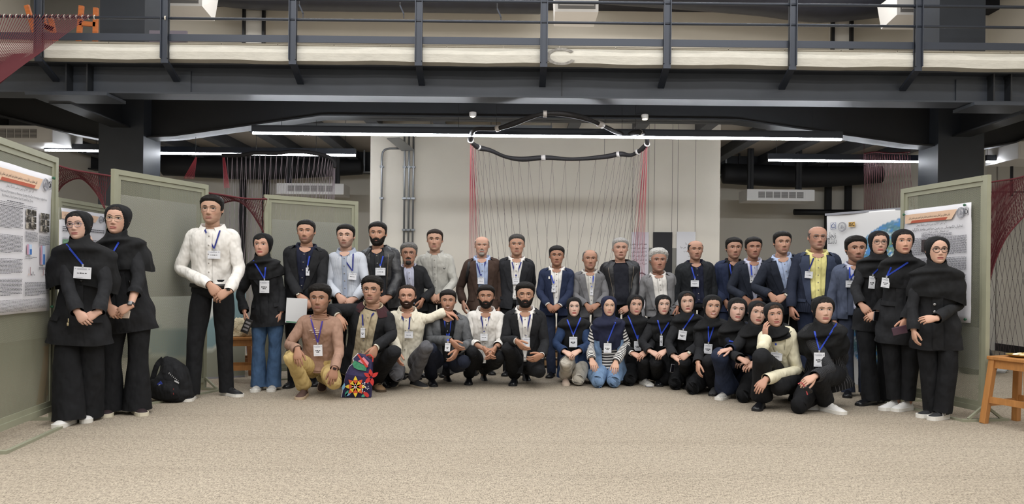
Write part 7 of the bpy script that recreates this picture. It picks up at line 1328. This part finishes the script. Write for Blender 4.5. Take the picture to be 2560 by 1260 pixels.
# black handbag between the standing women at the right
c = G(2212, 1000); o = empty('handbag', (c[0]+.06, c[1]-.02, 0)); BAGM = pm('handbag_black', '#16161a', .35, bump=.4, bscale=14, bdist=.02); V, f, uv = tube(np.array([(0, 0, .02, .15, .07), (0, 0, .16, .16, .075), (-.02, 0, .30, .13, .06), (-.03, 0, .40, .09, .04)]), m=5, n=24, cap=(.3, .4), pw=2.8); V[:, 2] = np.maximum(V[:, 2], .002); Mb().add(V, f).build('bag_body', BAGM, o, True); mb = Mb(); pts = spline([(-.09, -.02, .38), (-.06, -.02, .52), (0, -.02, .60), (.05, -.02, .52), (.05, -.02, .38)], 16); pipe(mb, list(pts), .012, 6); mb.build('strap', BAGM, o, True); mb = Mb(); pipe(mb, [(-.10, -.05, .40), (-.06, -.05, .40), (-.06, -.05, .46), (-.10, -.05, .46), (-.10, -.05, .40)], .005, 5); pipe(mb, [(-.13, -.05, .41), (-.13, -.05, .45)], .006, 5); mb.build('buckle', pm('bag_buckle', '#c9bfa6', .25, metal=.9), o); tag(o, 'black handbag with a pale buckle at the feet of the standing women', 'handbag')
# bags on the floor near the right wall
c = G(2472, 938); mb, _ = lump('b', 0, .22, .2, .24, None, 9, .2); ob = mb.build('black_sack', BAGM, smooth=True); ob.location = (c[0]-.05, c[1]+.15, .0); tag(ob, 'black bag on the carpet behind the right stool', 'bag')
c = G(2462, 925); mb, _ = lump('b', 0, .16, .15, .20, None, 12, .25); ob = mb.build('white_sack', pm('white_plastic', '#c9c9cc', .4, bump=.6, bscale=12, bdist=.02), smooth=True); ob.location = (c[0]-.30, c[1]+.05, .0); tag(ob, 'white plastic bag behind the right display board', 'bag')
c = G(2515, 938); mb, _ = lump('b', 0, .2, .13, .06, None, 15, .25); ob = mb.build('plastic_sheet', pm('clear_plastic', '#b5b8bb', .2, bump=.6, bscale=16, bdist=.02), smooth=True); ob.location = (c[0], c[1]+.3, .0); tag(ob, 'crumpled plastic wrapping on the carpet behind the right stool', 'plastic')
# slatted wooden crate behind the kneeling row
o = empty('wooden_crate', (U(1388, 940, 9.75)[0], 9.75, 0)); 
for i in range(5): Mb().box(-.22, .22, -.16, .16, .04+i*.105, .10+i*.105).build('board', pm('crate_wood', '#a3815a', .7, var=.2, vscale=8), o)
for sx in (-1, 1): Mb().box(sx*.18-.02, sx*.18+.02, -.15, .15, 0, .53).build('batten', pm('crate_wood_dark', '#5f4833', .7), o)
tag(o, 'slatted wooden crate standing behind the kneeling woman in denim', 'crate')
# pins and prints on clothes, backpack strap
def who(q):
    return PEOPLE[[i for i, S_ in enumerate(T) if q in S_['label']][0]]
def decal(p, pts, mat, name, lift=.02, r=None):
    """flat mark laid on the clothing where these pixels fall"""
    Vs, Fs, o_ = [], [], 0
    for g in p.garments: V = np.concatenate(g.V); Vs.append(V); Fs += [[i+o_ for i in q] for q in g.Q]; o_ += len(V)
    bvh = BVHTree.FromPolygons([tuple(v) for v in np.concatenate(Vs)], Fs); C0 = Vector((0, 0, CAMH)); out = []
    for px, py in pts:
        dr = (Vector(U(px, py, p.d))-C0).normalized(); h = bvh.ray_cast(C0, dr); out.append(np.array(h[0]-dr*.004) if h[0] is not None else U(px, py, p.d-.15))
    if r: mb = Mb(); pipe(mb, out, r, 5)
    else: mb = Mb().add(np.array(out), [tuple(range(len(out)))])
    p.emit(name, mb, mat)
p = who('mauve brown'); WP = pm('sweatshirt_print', '#e4d8cc', .7)
for y, xs in ((826, [(774, 781), (783, 797), (799, 803)]), (831, [(780, 800)]), (836, [(786, 794)]), (822, [(784, 790)])):
    for a, b in xs: decal(p, [(a, y), ((a+b)/2, y), (b, y)], WP, 'printed_word', r=.004)
decal(p, [(783, 847.5), (784.5, 849.5), (792, 846.5), (784, 847.8)], WP, 'swoosh_mark')
p = who('navy suit and white shirt'); decal(p, [(1371, 691), (1375, 691), (1375, 697), (1371, 697)], pm('pin_white', '#e4e2da', .4), 'lapel_pin')
p = who('yellow shirt'); decal(p, [(2058, 636), (2063, 636), (2063, 642), (2058, 642)], pm('pin_gold', '#d8c892', .3, metal=.5), 'lapel_pin')
p = who('brown blazer'); decal(p, [(1174, 655), (1172, 668), (1169, 685), (1167, 703)], pm('strap_black', '#1a1a1c', .6), 'backpack_strap', r=.022)
p = who('light grey buttoned'); decal(p, [(1108, 670), (1111, 672), (1114, 669)], INK, 'chest_emblem', r=.003)
p = who('wide black shawl'); decal(p, [(171, 796), (171, 803), (170, 808)], pm('tassel_cream', '#d3c49c', .6), 'zip_tassel', r=.004); decal(p, [(170, 807), (170, 814)], pm('tassel_cream', '#d3c49c', .6), 'tassel_tip', r=.009)
